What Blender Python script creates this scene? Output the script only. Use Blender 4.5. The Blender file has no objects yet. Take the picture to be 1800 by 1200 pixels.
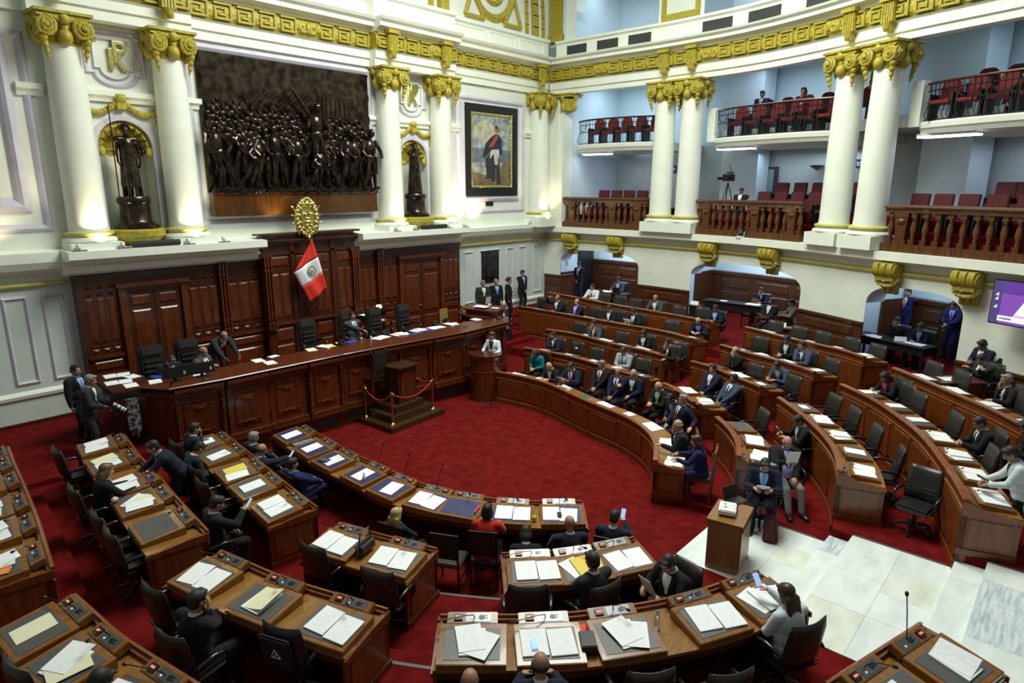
import bpy, bmesh, math, random
import numpy as np
from mathutils import Vector, Matrix
from mathutils.bvhtree import BVHTree
random.seed(7)
SC = bpy.context.scene
COL = SC.collection

# ---------------------------------------------------------------- camera
cam_d = bpy.data.cameras.new('camera'); cam = bpy.data.objects.new('camera', cam_d); COL.objects.link(cam)
_y, _p, _r = math.radians(42.03), math.radians(13.66), math.radians(0.13)
_f = Vector((math.cos(_y)*math.cos(_p), math.sin(_y)*math.cos(_p), -math.sin(_p)))
_rt = Vector((math.sin(_y), -math.cos(_y), 0)); _up = _rt.cross(_f)
_R = _rt*math.cos(_r) + _up*math.sin(_r); _U = _up*math.cos(_r) - _rt*math.sin(_r)
cam.matrix_world = Matrix(((_R.x, _U.x, -_f.x, 0), (_R.y, _U.y, -_f.y, 0), (_R.z, _U.z, -_f.z, 5.5), (0, 0, 0, 1)))
cam_d.sensor_width = 36; cam_d.lens = 36*1129.35/1800; cam_d.clip_start = .1; cam_d.clip_end = 200
SC.camera = cam

# ---------------------------------------------------------------- world, exposure, lights
w = bpy.data.worlds.new('hall_air'); SC.world = w; w.use_nodes = True
w.node_tree.nodes['Background'].inputs[0].default_value = (.82, .88, .82, 1)
w.node_tree.nodes['Background'].inputs[1].default_value = .19
vs = SC.view_settings
SC.display_settings.display_device = 'sRGB'
vs.view_transform = 'Standard'; vs.look = 'None'; vs.exposure = 0.0; vs.gamma = 1.0; vs.use_curve_mapping = False
SC.cycles.max_bounces = 6; SC.cycles.diffuse_bounces = 3; SC.cycles.glossy_bounces = 3; SC.cycles.transmission_bounces = 4
SC.cycles.use_denoising = True
SC.cycles.sample_clamp_indirect = 6
def area(name, loc, rot, sx, sy, power, col=(1, 1, 1), spread=180):
    d = bpy.data.lights.new(name, 'AREA'); d.shape = 'RECTANGLE'; d.size = sx; d.size_y = sy
    d.energy = power; d.color = col; d.spread = math.radians(spread)
    o = bpy.data.objects.new(name, d); COL.objects.link(o); o.location = loc; o.rotation_euler = rot; return o
# glazed laylight over the middle of the hall
area('laylight', (12.0, 8.8, 15.2), (0, 0, 0), 8, 7, 3080, (.96, 1.0, .91))
# cool tubes under the balconies, in the galleries and wall openings, with added fills
for (x, y, ang, sy, p) in ((23.2, 15.2, 0, 3.2, 60), (22.9, 8.9, 0, 3.4, 66), (20.6, 3.4, .3, 2.0, 26)):
    area('opening_fill', (x, y, 3.35), (0, -1.0, ang), .3, sy, p, (.66, .82, 1.0))  # unseen fill, tilted to brighten the upper back wall of the opening
def tubes(lst):
    for (x, y, z, ang, sx, sy, p) in lst:
        area('gallery_light', (x, y, z), (0, 0, ang), sx, sy, p, (.66, .82, 1.0))
tubes([(25.0, 14.8, 6.7, 0, .15, 2.6, 22), (24.9, 8.2, 6.7, 0, .15, 3.2, 34), (22.6, .4, 6.7, .3, .15, 4, 40),
       (24.4, 15.0, 9.7, 0, 1.2, 3.0, 85), (24.0, 8.6, 9.7, 0, 1.2, 3.4, 70), (21.6, 1.2, 9.7, .3, 1.2, 4, 42),
       (24.0, 15.2, 3.4, 0, 1.6, 3.2, 60), (23.7, 8.9, 3.4, 0, 1.6, 3.4, 60), (21.9, 3.4, 3.4, .3, 1.6, 2.2, 16),
       (23.9, 14.8, 13.5, 0, 1.0, 4, 70), (23.3, 8.0, 13.5, 0, 1.0, 4, 70)])
# warm uplighters standing on the ledge of the rostrum wall
for (x, y, z, p) in [(4.80, 17.0, 4.2, 20), (6.95, 17.0, 4.2, 19), (13.62, 17.0, 4.2, 15), (15.95, 17.0, 4.2, 20),
                     (16.75, 17.3, 4.15, 26), (17.7, 17.4, 4.15, 12), (21.3, 17.0, 4.15, 20), (9.35, 17.3, 4.5, 8), (2.9, 17.4, 4.15, 6)]:
    d = bpy.data.lights.new('uplight', 'SPOT'); d.energy = p * 5; d.color = (1, .84, .52); d.shadow_soft_size = .05
    d.spot_size = math.radians(108); d.spot_blend = .8
    o = bpy.data.objects.new('uplight', d); COL.objects.link(o); o.location = (x, y, z)
    o.rotation_euler = (math.radians(180 - 30), 0, 0)
# ---------------------------------------------------------------- figure kinematics (numpy)
def nrm(v):
    v = np.asarray(v, float); n = np.linalg.norm(v); return v / n if n > 1e-9 else v
def rotx(a): c, s = math.cos(a), math.sin(a); return np.array([[1,0,0],[0,c,-s],[0,s,c]])
def roty(a): c, s = math.cos(a), math.sin(a); return np.array([[c,0,s],[0,1,0],[-s,0,c]])
def rotz(a): c, s = math.cos(a), math.sin(a); return np.array([[c,-s,0],[s,c,0],[0,0,1]])
def ik(a, b, l1, l2, pole):
    a = np.asarray(a, float); b = np.asarray(b, float); d = np.linalg.norm(b - a)
    if d > (l1 + l2) * .995: b = a + (b - a) / d * (l1 + l2) * .995; d = (l1 + l2) * .995
    u = (b - a) / d; x = (l1*l1 - l2*l2 + d*d) / (2*d); h = math.sqrt(max(l1*l1 - x*x, 0))
    p = np.asarray(pole, float) - a; p = p - u * (p @ u); p = nrm(p)
    return a + u * x + p * h, b
# pose: seat, hip height, lean (forward deg), side, twist, head pitch / yaw / roll, hands, feet
POSES = {
 'lap':     dict(lean=-4, hp=6, R=(.07,.27,.62), L=(-.06,.29,.64)),
 'desk':    dict(lean=10, hp=10, R=(.16,.46,.80), L=(-.17,.44,.80)),
 'write':   dict(lean=20, hp=32, R=(.10,.46,.80), L=(-.17,.46,.80)),
 'read':    dict(lean=8, hp=30, R=(.15,.40,.86), L=(-.15,.40,.86)),
 'chin':    dict(lean=12, hp=6, R=(.04,.36,1.08), L=(-.16,.44,.80), Rhead='mouth'),
 'temple':  dict(lean=8, hp=8, R=(.13,.30,1.2), L=(-.15,.42,.80), Rhead='temple'),
 'phone':   dict(lean=6, hp=30, R=(.05,.35,.80), L=(-.06,.34,.78)),
 'recline': dict(lean=-14, hp=4, R=(.09,.24,.64), L=(-.08,.26,.64), feet=.62),
 'faces':   dict(lean=4, hp=14, R=(.05,.3,1.14), L=(-.05,.3,1.14), Rhead='nose', Lhead='nose'),
 'ear':     dict(lean=-4, hp=4, R=(-.20,.30,.78), L=(-.12,.2,1.2), Lhead='ear'),
 'raise':   dict(lean=4, hp=4, R=(.30,.22,1.22), L=(-.15,.44,.80)),
 'gesture': dict(lean=4, hp=14, R=(.22,.40,.94), L=(-.06,.28,.66)),
 'slouch':  dict(lean=-12, hp=16, hz=.49, R=(.07,.28,.60), L=(-.06,.30,.62), feet=.6),
 'slouchphone': dict(lean=-10, hp=24, hz=.49, R=(.08,.40,.86), L=(-.08,.30,.62), feet=.6),
 'clasp2':  dict(lean=2, hp=6, R=(.05,.36,.66), L=(-.05,.38,.66)),
 'cross':   dict(lean=-12, hp=8, R=(.10,.36,.74), L=(-.10,.38,.72), RF=(-.12,.74,.40), LF=(-.12,.46,.06)),
 'armout':  dict(lean=-8, hp=2, R=(.06,.26,.64), L=(-.50,-.06,.72)),
 'downlap': dict(lean=16, hp=40, R=(.08,.30,.66), L=(-.08,.30,.66)),
 'hold':    dict(lean=-8, hp=14, R=(.16,.34,1.0), L=(-.08,.26,.64), feet=.55),
 'lookphone': dict(lean=4, hp=22, R=(.10,.42,.98), L=(-.10,.30,.66)),
 'type':    dict(lean=8, hp=26, R=(.09,.40,.84), L=(-.10,.42,.84)),
 'armsx':   dict(lean=10, hp=30, R=(-.14,.26,.98), L=(.14,.30,.94)),
 'stand':   dict(st=1, lean=0, hp=4, R=(.27,.06,.78), L=(-.27,.06,.78)),
 'clasp':   dict(st=1, lean=0, hp=8, R=(.03,.20,.84), L=(-.03,.22,.86)),
 'holdst':  dict(st=1, lean=0, hp=6, R=(.27,.06,.78), L=(-.12,.24,1.0)),
 'photo':   dict(st=1, lean=6, hp=16, R=(.10,.32,1.04), L=(-.08,.36,1.0)),
 'bend':    dict(st=1, lean=52, hp=24, R=(.20,.74,.80), L=(-.20,.70,.80)),
 'lect':    dict(st=1, lean=4, hp=8, hyaw=32, R=(.20,.36,1.05), L=(-.20,.36,1.05)),
 'phoneear':dict(st=1, lean=0, hp=2, hyaw=20, R=(.27,.06,.80), L=(-.15,.2,1.5), Lhead='ear'),
 'phonest': dict(st=1, lean=2, hp=30, R=(.10,.32,1.06), L=(-.06,.34,1.04)),
 'typest':  dict(st=1, lean=14, hp=32, R=(.10,.46,.98), L=(-.12,.44,.98)),
 'leanover':dict(st=1, lean=32, hp=16, R=(.12,.66,.86), L=(-.22,.62,.84)),
}
def joints(pose, fem=False):
    p = POSES[pose]; st = p.get('st', 0); k = .95 if fem else 1.0
    T = rotz(math.radians(p.get('tw', 0))) @ roty(math.radians(p.get('side', 0))) @ rotx(-math.radians(p['lean']))
    P = np.array([0, -.04 if not st else (-.10 if p['lean'] > 30 else 0), p.get('hz', .54) if not st else .93 * k])
    J = dict(P=P, T=T, st=st)
    up = T @ np.array([0, 0, 1.0])
    bend = rotx(-math.radians(p['lean'] * .25)) @ T
    C = P + up * .27 * k; N = C + bend @ np.array([0, .0, .245 * k])
    J['C'] = C; J['N'] = N; J['TB'] = bend
    sw = .172 if fem else .205
    J['SR'] = C + bend @ np.array([sw, 0, .195 * k]); J['SL'] = C + bend @ np.array([-sw, 0, .195 * k])
    hl = min(p['lean'], 25) * .6
    HT = rotz(-math.radians(p.get('hyaw', 0))) @ roty(math.radians(p.get('hroll', 0))) @ rotx(-math.radians(hl * .5 + p['hp']))
    NT = rotx(-math.radians(hl + p['hp'] * .5))
    J['HB'] = N + NT @ np.array([0, .012, .085]); J['H'] = J['HB'] + HT @ np.array([0, .018, .075]); J['HT'] = HT
    J['top'] = J['H'] + HT @ np.array([0, -.01, .118])
    spots = dict(mouth=(.03,.135,-.085), temple=(.115,.07,.0), nose=(.04,.125,-.035), ear=(-.115,.03,-.03))
    for s in 'RL':
        t = np.array(p[s], float)
        if not st and fem: t[2] -= 0
        key = p.get(s + 'head'); x = 1 if s == 'R' else -1
        if key:
            o = np.array(spots[key], float)
            if key in ('nose', 'mouth', 'temple'): o[0] = abs(o[0]) * x
            t = J['H'] + HT @ o - np.array([.02 * x, .04, .10])
        el, w = ik(J['S' + s], t, .285 * k, .255 * k, J['S' + s] + np.array([.55 * x, -.35, -.8]))
        J['E' + s] = el; J['W' + s] = w
        J['D' + s] = nrm(J['H'] + HT @ np.array(spots[key]) * [1,1,1] - w) if key else nrm(nrm(w - el) * .8 + np.array([-.25 * x, .1 if not st else 0, -.25 if not st else -.1]))
        if key: J['D' + s] = nrm(J['D' + s] + np.array([0, .1, .5]))
        hp_ = P + np.array([.095 * x, 0, -.02])
        J['hip' + s] = hp_
        if st: f = np.array([.11 * x, .0, .075])
        else: f = np.array([.12 * x, p.get('feet', .34), .075])
        f = np.array(p.get(s + 'F', f), float)
        kn, f = ik(hp_, f, .44 * k, .42 * k, hp_ + np.array([.12 * x, 1.0, .6 if not st else 0]))
        J['K' + s] = kn; J['A' + s] = f
    return J
# ---------------------------------------------------------------- mesh helpers
PI = math.pi
class MB:
    def __init__(s): s.v = []; s.f = []; s.m = []
    def add(s, vs_, fs, mi=0):
        o = len(s.v); s.v.extend([tuple(float(c) for c in p) for p in vs_]); s.f.extend([tuple(i + o for i in f) for f in fs]); s.m.extend([mi] * len(fs)); return s
    def box(s, c, d, rz=0, mi=0, rx=0, ry=0):
        x, y, z = d[0]/2, d[1]/2, d[2]/2
        M = Matrix.Rotation(rz, 3, 'Z') @ Matrix.Rotation(ry, 3, 'Y') @ Matrix.Rotation(rx, 3, 'X')
        P = [M @ Vector(p) + Vector(c) for p in [(-x,-y,-z),(x,-y,-z),(x,y,-z),(-x,y,-z),(-x,-y,z),(x,-y,z),(x,y,z),(-x,y,z)]]
        return s.add(P, [(0,3,2,1),(4,5,6,7),(0,1,5,4),(1,2,6,5),(2,3,7,6),(3,0,4,7)], mi)
    def box2(s, a, b, mi=0):
        return s.box(((a[0]+b[0])/2, (a[1]+b[1])/2, (a[2]+b[2])/2), (abs(b[0]-a[0]), abs(b[1]-a[1]), abs(b[2]-a[2])), 0, mi)
    def lathe(s, c, prof, n=16, mi=0, axis=None, caps=True):
        M = Vector((0,0,1)).rotation_difference(Vector(axis)).to_matrix() if axis is not None else Matrix.Identity(3)
        P = []; F = []
        for (r, z) in prof:
            for k in range(n):
                a = 2*PI*k/n; P.append(M @ Vector((r*math.cos(a), r*math.sin(a), z)) + Vector(c))
        for i in range(len(prof)-1):
            for k in range(n):
                a, b = i*n+k, i*n+(k+1) % n; F.append((a, b, b+n, a+n))
        if caps: F.append(tuple(range(n-1, -1, -1))); F.append(tuple((len(prof)-1)*n + k for k in range(n)))
        return s.add(P, F, mi)
    def cyl(s, a, b, r, n=10, mi=0, r2=None):
        a = Vector(a); b = Vector(b); L = (b-a).length
        return s.lathe(a, [(r, 0), (r if r2 is None else r2, L)], n, mi, (b-a))
    def ell(s, c, r, n=12, m=8, mi=0, R=None):
        P = []; F = []
        for i in range(1, m):
            t = PI*i/m
            for k in range(n):
                a = 2*PI*k/n; P.append((r[0]*math.sin(t)*math.cos(a), r[1]*math.sin(t)*math.sin(a), r[2]*math.cos(t)))
        P.append((0,0,r[2])); P.append((0,0,-r[2])); T, B = len(P)-2, len(P)-1
        for i in range(m-2):
            for k in range(n):
                a, b = i*n+k, i*n+(k+1) % n; F.append((a, a+n, b+n, b))
        for k in range(n):
            F.append((T, k, (k+1) % n)); F.append((B, (m-2)*n+(k+1) % n, (m-2)*n+k))
        P = np.array(P)
        if R is not None: P = P @ np.asarray(R).T
        P = P + np.array(c, float)
        return s.add(P.tolist(), F, mi)
    def tube(s, pts, r, n=8, mi=0, caps=True):
        pts = [Vector(p) for p in pts]; N = len(pts); rr = r if isinstance(r, (list, tuple)) else [r]*N
        P = []; F = []; up = None
        for i, p in enumerate(pts):
            t = (pts[min(i+1, N-1)] - pts[max(i-1, 0)]).normalized()
            if up is None: up = Vector((0,0,1)) if abs(t.z) < .9 else Vector((1,0,0))
            a = t.cross(up).normalized(); b = a.cross(t).normalized(); up = b
            for k in range(n):
                q = 2*PI*k/n; P.append(p + (a*math.cos(q) + b*math.sin(q))*rr[i])
        for i in range(N-1):
            for k in range(n):
                a, b = i*n+k, i*n+(k+1) % n; F.append((a, b, b+n, a+n))
        if caps: F.append(tuple(range(n-1, -1, -1))); F.append(tuple((N-1)*n+k for k in range(n)))
        return s.add(P, F, mi)
    def sweep(s, prof, path, mi=0, closed=True, caps=True):
        """prof: list of (offset along the path normal, z); path: list of (x, y, nx, ny)"""
        n = len(prof); P = []; F = []
        for (x, y, nx, ny) in path:
            for (d, z) in prof: P.append((x+nx*d, y+ny*d, z))
        for i in range(len(path)-1):
            for k in range(n if closed else n-1):
                a, b = i*n+k, i*n+(k+1) % n; F.append((a, b, b+n, a+n))
        if caps and closed: F.append(tuple(range(n-1, -1, -1))); F.append(tuple((len(path)-1)*n+k for k in range(n)))
        return s.add(P, F, mi)
    def prism(s, poly, o, u, v, w, t, mi=0):
        """polygon (a,b) -> o + a*u + b*v, extruded by t along w"""
        o, u, v, w = Vector(o), Vector(u), Vector(v), Vector(w); n = len(poly)
        P = [o + u*a + v*b for a, b in poly] + [o + u*a + v*b + w*t for a, b in poly]
        F = [tuple(range(n-1, -1, -1)), tuple(range(n, 2*n))] + [(k, (k+1) % n, (k+1) % n + n, k+n) for k in range(n)]
        return s.add(P, F, mi)
    def mesh(s, name, mats, smooth=False, bevel=0):
        me = bpy.data.meshes.new(name); me.from_pydata(s.v, [], s.f)
        for m in (mats if isinstance(mats, (list, tuple)) else [mats]): me.materials.append(m)
        if any(s.m): me.polygons.foreach_set('material_index', s.m)
        bm = bmesh.new(); bm.from_mesh(me); bmesh.ops.recalc_face_normals(bm, faces=bm.faces)
        if bevel:
            bmesh.ops.remove_doubles(bm, verts=bm.verts, dist=1e-5)
            bmesh.ops.bevel(bm, geom=[e for e in bm.edges if len(e.link_faces) == 2 and e.calc_face_angle(0) > .5], offset=bevel, segments=2, affect='EDGES', clamp_overlap=True)
        bm.to_mesh(me); bm.free()
        if smooth:
            me.polygons.foreach_set('use_smooth', [True]*len(me.polygons))
            if smooth != 'all': me.set_sharp_from_angle(angle=math.radians(smooth if smooth > 1 else 40))
        me.update(); return me
    def obj(s, name, mats, parent=None, smooth=False, bevel=0, **tags):
        return link(name, s.mesh(name, mats, smooth, bevel), parent, **tags)
def link(name, me, parent=None, **tags):
    o = bpy.data.objects.new(name, me); COL.objects.link(o)
    if parent is not None: o.parent = parent
    for k, v in tags.items():
        if v is not None: o[k] = v
    return o
def thing(name, label, cat, loc=(0,0,0), rz=0, group=None):
    o = bpy.data.objects.new(name, None); COL.objects.link(o); o.empty_display_size = .1
    o.location = loc; o.rotation_euler = (0, 0, rz); o['label'] = label; o['category'] = cat
    if group: o['group'] = group
    return o
KIDS = {}
def copy_tree(o, parent=None):
    c = o.copy(); COL.objects.link(c)
    if parent is not None: c.parent = parent
    for ch in list(o.children): copy_tree(ch, c)
    return c
def dup(root, loc, rz, label=None, group=None, rot=None):
    r = copy_tree(root); r.location = loc; r.rotation_euler = rot if rot is not None else (0, 0, rz)
    if label: r['label'] = label
    if group: r['group'] = group
    return r
def setmat(o, m):
    o.material_slots[0].link = 'OBJECT'; o.material_slots[0].material = m
def crom(pts, step):
    """Catmull-Rom through (x,y) points, resampled at about step"""
    P = [np.array(p, float) for p in pts]; P = [2*P[0]-P[1]] + P + [2*P[-1]-P[-2]]; out = []
    for i in range(1, len(P)-2):
        for t in np.linspace(0, 1, 12, endpoint=False):
            a, b, c, d = P[i-1], P[i], P[i+1], P[i+2]
            out.append(.5*((2*b) + (c-a)*t + (2*a-5*b+4*c-d)*t*t + (3*b-a-3*c+d)*t**3))
    out.append(P[-2]); out = np.array(out)
    L = np.r_[0, np.cumsum(np.hypot(*np.diff(out, axis=0).T))]; n = max(2, int(round(L[-1]/step))+1)
    q = np.linspace(0, L[-1], n)
    return np.c_[np.interp(q, L, out[:, 0]), np.interp(q, L, out[:, 1])]
def smoothpath(p, it=3):
    p = p.copy()
    for _ in range(it): p[1:-1] = .25*p[:-2] + .5*p[1:-1] + .25*p[2:]
    return p
def withn(p, toward=None, away=None):
    """append unit normals to path points, oriented toward or away from a point"""
    t = np.gradient(p, axis=0); t /= np.hypot(t[:, 0], t[:, 1])[:, None]
    n = np.c_[t[:, 1], -t[:, 0]]
    if toward is not None:
        s = np.sign(((np.array(toward)-p)*n).sum(1)); s = 1 if s.sum() >= 0 else -1; n = n*s
    if away is not None:
        s = np.sign(((p-np.array(away))*n).sum(1)); s = 1 if s.sum() >= 0 else -1; n = n*s
    return [tuple(a) for a in np.c_[p, n]]
# ---------------------------------------------------------------- materials
def mat(name, col, rough=.5, metal=0, spec=.5, emit=None, es=1, alpha=1, coat=0, sheen=0):
    m = bpy.data.materials.new(name); m.use_nodes = True; b = m.node_tree.nodes['Principled BSDF']
    b.inputs['Base Color'].default_value = (*col, 1); b.inputs['Roughness'].default_value = rough
    b.inputs['Metallic'].default_value = metal; b.inputs['Specular IOR Level'].default_value = spec
    b.inputs['Coat Weight'].default_value = coat
    if sheen: b.inputs['Sheen Weight'].default_value = sheen
    if emit: b.inputs['Emission Color'].default_value = (*emit, 1); b.inputs['Emission Strength'].default_value = es
    if alpha < 1: b.inputs['Alpha'].default_value = alpha
    return m
def nz(m, scale, c1, c2, detail=4, stretch=(1,1,1), coord='Object', bump=0, pos=(.35,.65), tex='noise'):
    """two-tone noise into the base colour, optional bump"""
    nt = m.node_tree; b = nt.nodes['Principled BSDF']
    tc = nt.nodes.new('ShaderNodeTexCoord'); mp = nt.nodes.new('ShaderNodeMapping'); mp.inputs['Scale'].default_value = stretch
    nt.links.new(tc.outputs[coord], mp.inputs['Vector'])
    n = nt.nodes.new('ShaderNodeTexNoise'); n.inputs['Scale'].default_value = scale; n.inputs['Detail'].default_value = detail
    nt.links.new(mp.outputs['Vector'], n.inputs['Vector'])
    r = nt.nodes.new('ShaderNodeValToRGB'); r.color_ramp.elements[0].position = pos[0]; r.color_ramp.elements[1].position = pos[1]
    r.color_ramp.elements[0].color = (*c1, 1); r.color_ramp.elements[1].color = (*c2, 1)
    nt.links.new(n.outputs['Fac'], r.inputs['Fac']); nt.links.new(r.outputs['Color'], b.inputs['Base Color'])
    if bump:
        bp = nt.nodes.new('ShaderNodeBump'); bp.inputs['Strength'].default_value = bump; bp.inputs['Distance'].default_value = .01
        nt.links.new(n.outputs['Fac'], bp.inputs['Height']); nt.links.new(bp.outputs['Normal'], b.inputs['Normal'])
    return m
def wood(name, a, b, rough=.3, stretch=(3,3,.35), coat=.25):
    return nz(mat(name, a, rough, coat=coat), 7, a, b, 6, stretch, pos=(.3,.7))
M = {}
M['wall'] = nz(mat('painted_wall', (.80,.85,.74), .6), 1.3, (.77,.82,.71), (.83,.88,.77), 3)
M['white'] = nz(mat('white_plaster', (.86,.90,.79), .5), 2, (.83,.87,.76), (.88,.92,.81), 3)
M['lilac'] = nz(mat('lilac_grey_moulding', (.60,.57,.66), .55), 3, (.56,.53,.62), (.63,.60,.69), 2)
M['lowwall'] = nz(mat('grey_green_wall', (.60,.68,.62), .6), 1.5, (.57,.65,.60), (.62,.70,.64), 3)
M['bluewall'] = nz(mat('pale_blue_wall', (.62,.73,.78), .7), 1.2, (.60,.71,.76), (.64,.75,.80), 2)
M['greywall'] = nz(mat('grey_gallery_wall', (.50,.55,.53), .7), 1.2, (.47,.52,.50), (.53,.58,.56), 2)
M['ochre'] = nz(mat('yellow_ochre_plaster', (.44,.37,.035), .5), 14, (.33,.265,.022), (.50,.42,.048), 5, bump=.25)
M['ochreline'] = nz(mat('yellow_painted_moulding', (.55,.50,.12), .5), 6, (.50,.45,.10), (.60,.55,.14), 2)
M['gold'] = nz(mat('gilt_bronze', (.85,.78,.28), .25, 1), 25, (.70,.62,.16), (.92,.88,.42), 3, bump=.3)
M['bronze'] = nz(mat('dark_bronze', (.035,.028,.022), .2, .8), 5, (.018,.014,.012), (.085,.06,.045), 5, bump=.3)
M['bronzewood'] = wood('varnished_plinth_wood', (.05,.018,.004), (.10,.035,.006), .2)
M['mahog'] = wood('dark_mahogany', (.062,.013,.004), (.135,.032,.008), .26)
M['mahogd'] = wood('deep_mahogany', (.035,.009,.004), (.075,.018,.006), .3)
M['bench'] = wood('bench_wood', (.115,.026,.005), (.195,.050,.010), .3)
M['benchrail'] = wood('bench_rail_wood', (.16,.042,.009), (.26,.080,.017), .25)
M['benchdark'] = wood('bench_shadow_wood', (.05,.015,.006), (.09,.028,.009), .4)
M['honey'] = wood('honey_desktop_wood', (.20,.085,.016), (.32,.15,.032), .22, (1.2,6,1))
M['slopew'] = wood('writing_slope_wood', (.17,.065,.014), (.27,.115,.026), .22, (4,1,1))
M['wains'] = wood('wainscot_wood', (.050,.017,.007), (.10,.034,.012), .35)
M['balw'] = wood('baluster_wood', (.055,.020,.006), (.14,.052,.014), .3)
M['oakcab'] = wood('cabinet_veneer', (.24,.13,.05), (.31,.18,.08), .4, (1,1,.3))
M['platw'] = wood('tribune_dark_wood', (.035,.017,.006), (.06,.030,.010), .3)
M['carpet'] = nz(mat('red_carpet', (.14,.006,.006), .95, spec=.08), 5, (.095,.004,.004), (.155,.008,.007), 10, bump=.4)
M['strip'] = mat('grey_metal_edge_strip', (.10,.10,.10), .5)
M['marble'] = nz(mat('white_marble', (.80,.86,.84), .25), 1.8, (.70,.76,.74), (.84,.90,.87), 10, (1,2.5,1), pos=(.3,.6))
M['marble2'] = nz(mat('cream_marble', (.74,.76,.64), .25), 2.2, (.68,.71,.60), (.82,.86,.78), 9, (1,2,1), pos=(.3,.6))
M['marble3'] = nz(mat('veined_grey_marble', (.60,.66,.70), .25), 3.0, (.45,.52,.58), (.76,.82,.83), 12, (1,9,1), pos=(.35,.6))
M['leather'] = nz(mat('black_leather', (.016,.015,.015), .32, spec=.5), 60, (.012,.011,.011), (.022,.020,.020), 3, bump=.08)
M['leatherg'] = nz(mat('dark_brown_grey_leather', (.026,.023,.021), .33), 60, (.020,.018,.017), (.033,.030,.027), 3, bump=.08)
M['chrome'] = mat('polished_metal', (.6,.6,.6), .18, 1)
M['blackp'] = mat('black_plastic', (.012,.012,.013), .35)
M['gloss'] = mat('black_gloss_arm', (.015,.014,.014), .15)
M['brass'] = mat('polished_brass', (.75,.52,.14), .2, 1)
M['copper'] = mat('copper_red_post', (.40,.10,.03), .25, .6)
M['velvet'] = mat('red_velvet_rope', (.30,.012,.018), .85)
M['iron'] = mat('black_wrought_iron', (.010,.010,.011), .4)
M['redseat'] = nz(mat('red_seat_cloth', (.16,.010,.010), .8), 30, (.13,.008,.008), (.19,.014,.014), 2)
M['wineseat'] = nz(mat('wine_seat_cloth', (.075,.006,.010), .8), 30, (.06,.005,.008), (.09,.008,.012), 2)
M['vent'] = nz(mat('dark_grille', (.03,.032,.03), .6), 60, (.015,.016,.015), (.06,.062,.058), 1)
M['padg'] = nz(mat('grey_leather_pad', (.085,.085,.085), .45), 80, (.075,.075,.075), (.10,.10,.10), 2)
M['padb'] = nz(mat('navy_blue_pad', (.022,.028,.115), .5), 80, (.018,.024,.10), (.027,.034,.13), 2)
M['panelg'] = mat('metal_console_panel', (.16,.165,.165), .3, .7)
M['red_led'] = mat('red_display', (.3,.01,.01), .4, emit=(1,.25,.2), es=.9)
M['blue_led'] = mat('blue_lamp', (.2,.3,.6), .4, emit=(.45,.6,1), es=.8)
M['screenblue'] = mat('phone_screen', (.2,.35,.6), .3, emit=(.35,.55,.9), es=.8)
def paper(name, col, lines=True):
    m = mat(name, col, .7); 
    if not lines: return m
    nt = m.node_tree; b = nt.nodes['Principled BSDF']; tc = nt.nodes.new('ShaderNodeTexCoord'); sp = nt.nodes.new('ShaderNodeSeparateXYZ')
    nt.links.new(tc.outputs['Object'], sp.inputs[0])
    mu = nt.nodes.new('ShaderNodeMath'); mu.operation = 'MULTIPLY'; mu.inputs[1].default_value = 44; nt.links.new(sp.outputs['Y'], mu.inputs[0])
    fr = nt.nodes.new('ShaderNodeMath'); fr.operation = 'FRACT'; nt.links.new(mu.outputs[0], fr.inputs[0])
    lt = nt.nodes.new('ShaderNodeMath'); lt.operation = 'LESS_THAN'; lt.inputs[1].default_value = .3; nt.links.new(fr.outputs[0], lt.inputs[0])
    n = nt.nodes.new('ShaderNodeTexNoise'); n.inputs['Scale'].default_value = 38; nt.links.new(tc.outputs['Object'], n.inputs['Vector'])
    gt = nt.nodes.new('ShaderNodeMath'); gt.operation = 'GREATER_THAN'; gt.inputs[1].default_value = .52; nt.links.new(n.outputs['Fac'], gt.inputs[0])
    ax = nt.nodes.new('ShaderNodeMath'); ax.operation = 'ABSOLUTE'; nt.links.new(sp.outputs['X'], ax.inputs[0])
    lx = nt.nodes.new('ShaderNodeMath'); lx.operation = 'LESS_THAN'; lx.inputs[1].default_value = .078; nt.links.new(ax.outputs[0], lx.inputs[0])
    a = nt.nodes.new('ShaderNodeMath'); a.operation = 'MULTIPLY'; nt.links.new(lt.outputs[0], a.inputs[0]); nt.links.new(gt.outputs[0], a.inputs[1])
    a2 = nt.nodes.new('ShaderNodeMath'); a2.operation = 'MULTIPLY'; nt.links.new(a.outputs[0], a2.inputs[0]); nt.links.new(lx.outputs[0], a2.inputs[1])
    mx = nt.nodes.new('ShaderNodeMix'); mx.data_type = 'RGBA'; mx.inputs['A'].default_value = (*col, 1); mx.inputs['B'].default_value = tuple(c*.80 for c in col) + (1,)
    nt.links.new(a2.outputs[0], mx.inputs['Factor']); nt.links.new(mx.outputs['Result'], b.inputs['Base Color'])
    return m
M['paper'] = paper('printed_white_paper', (.90,.92,.93)); M['blank'] = paper('blank_white_paper', (.90,.92,.92), False)
M['cream'] = paper('cream_paper', (.82,.80,.55), False); M['yellow'] = paper('yellow_folder_card', (.80,.62,.10), False)
M['orange'] = paper('orange_folder_card', (.85,.28,.03), False); M['redp'] = paper('red_printed_sheet', (.75,.06,.04), False)
M['bluep'] = paper('royal_blue_folder_card', (.03,.04,.30), False); M['greenp'] = paper('dark_green_folder_card', (.01,.12,.07), False)
M['card'] = paper('white_name_card', (.85,.87,.86), False)
M['tube'] = mat('lit_tube', (.8,.85,.95), .4, emit=(.72,.84,1), es=9)
M['glass'] = mat('clear_glass', (.9,.95,.95), .05); M['glass'].node_tree.nodes['Principled BSDF'].inputs['Transmission Weight'].default_value = 1
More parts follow.
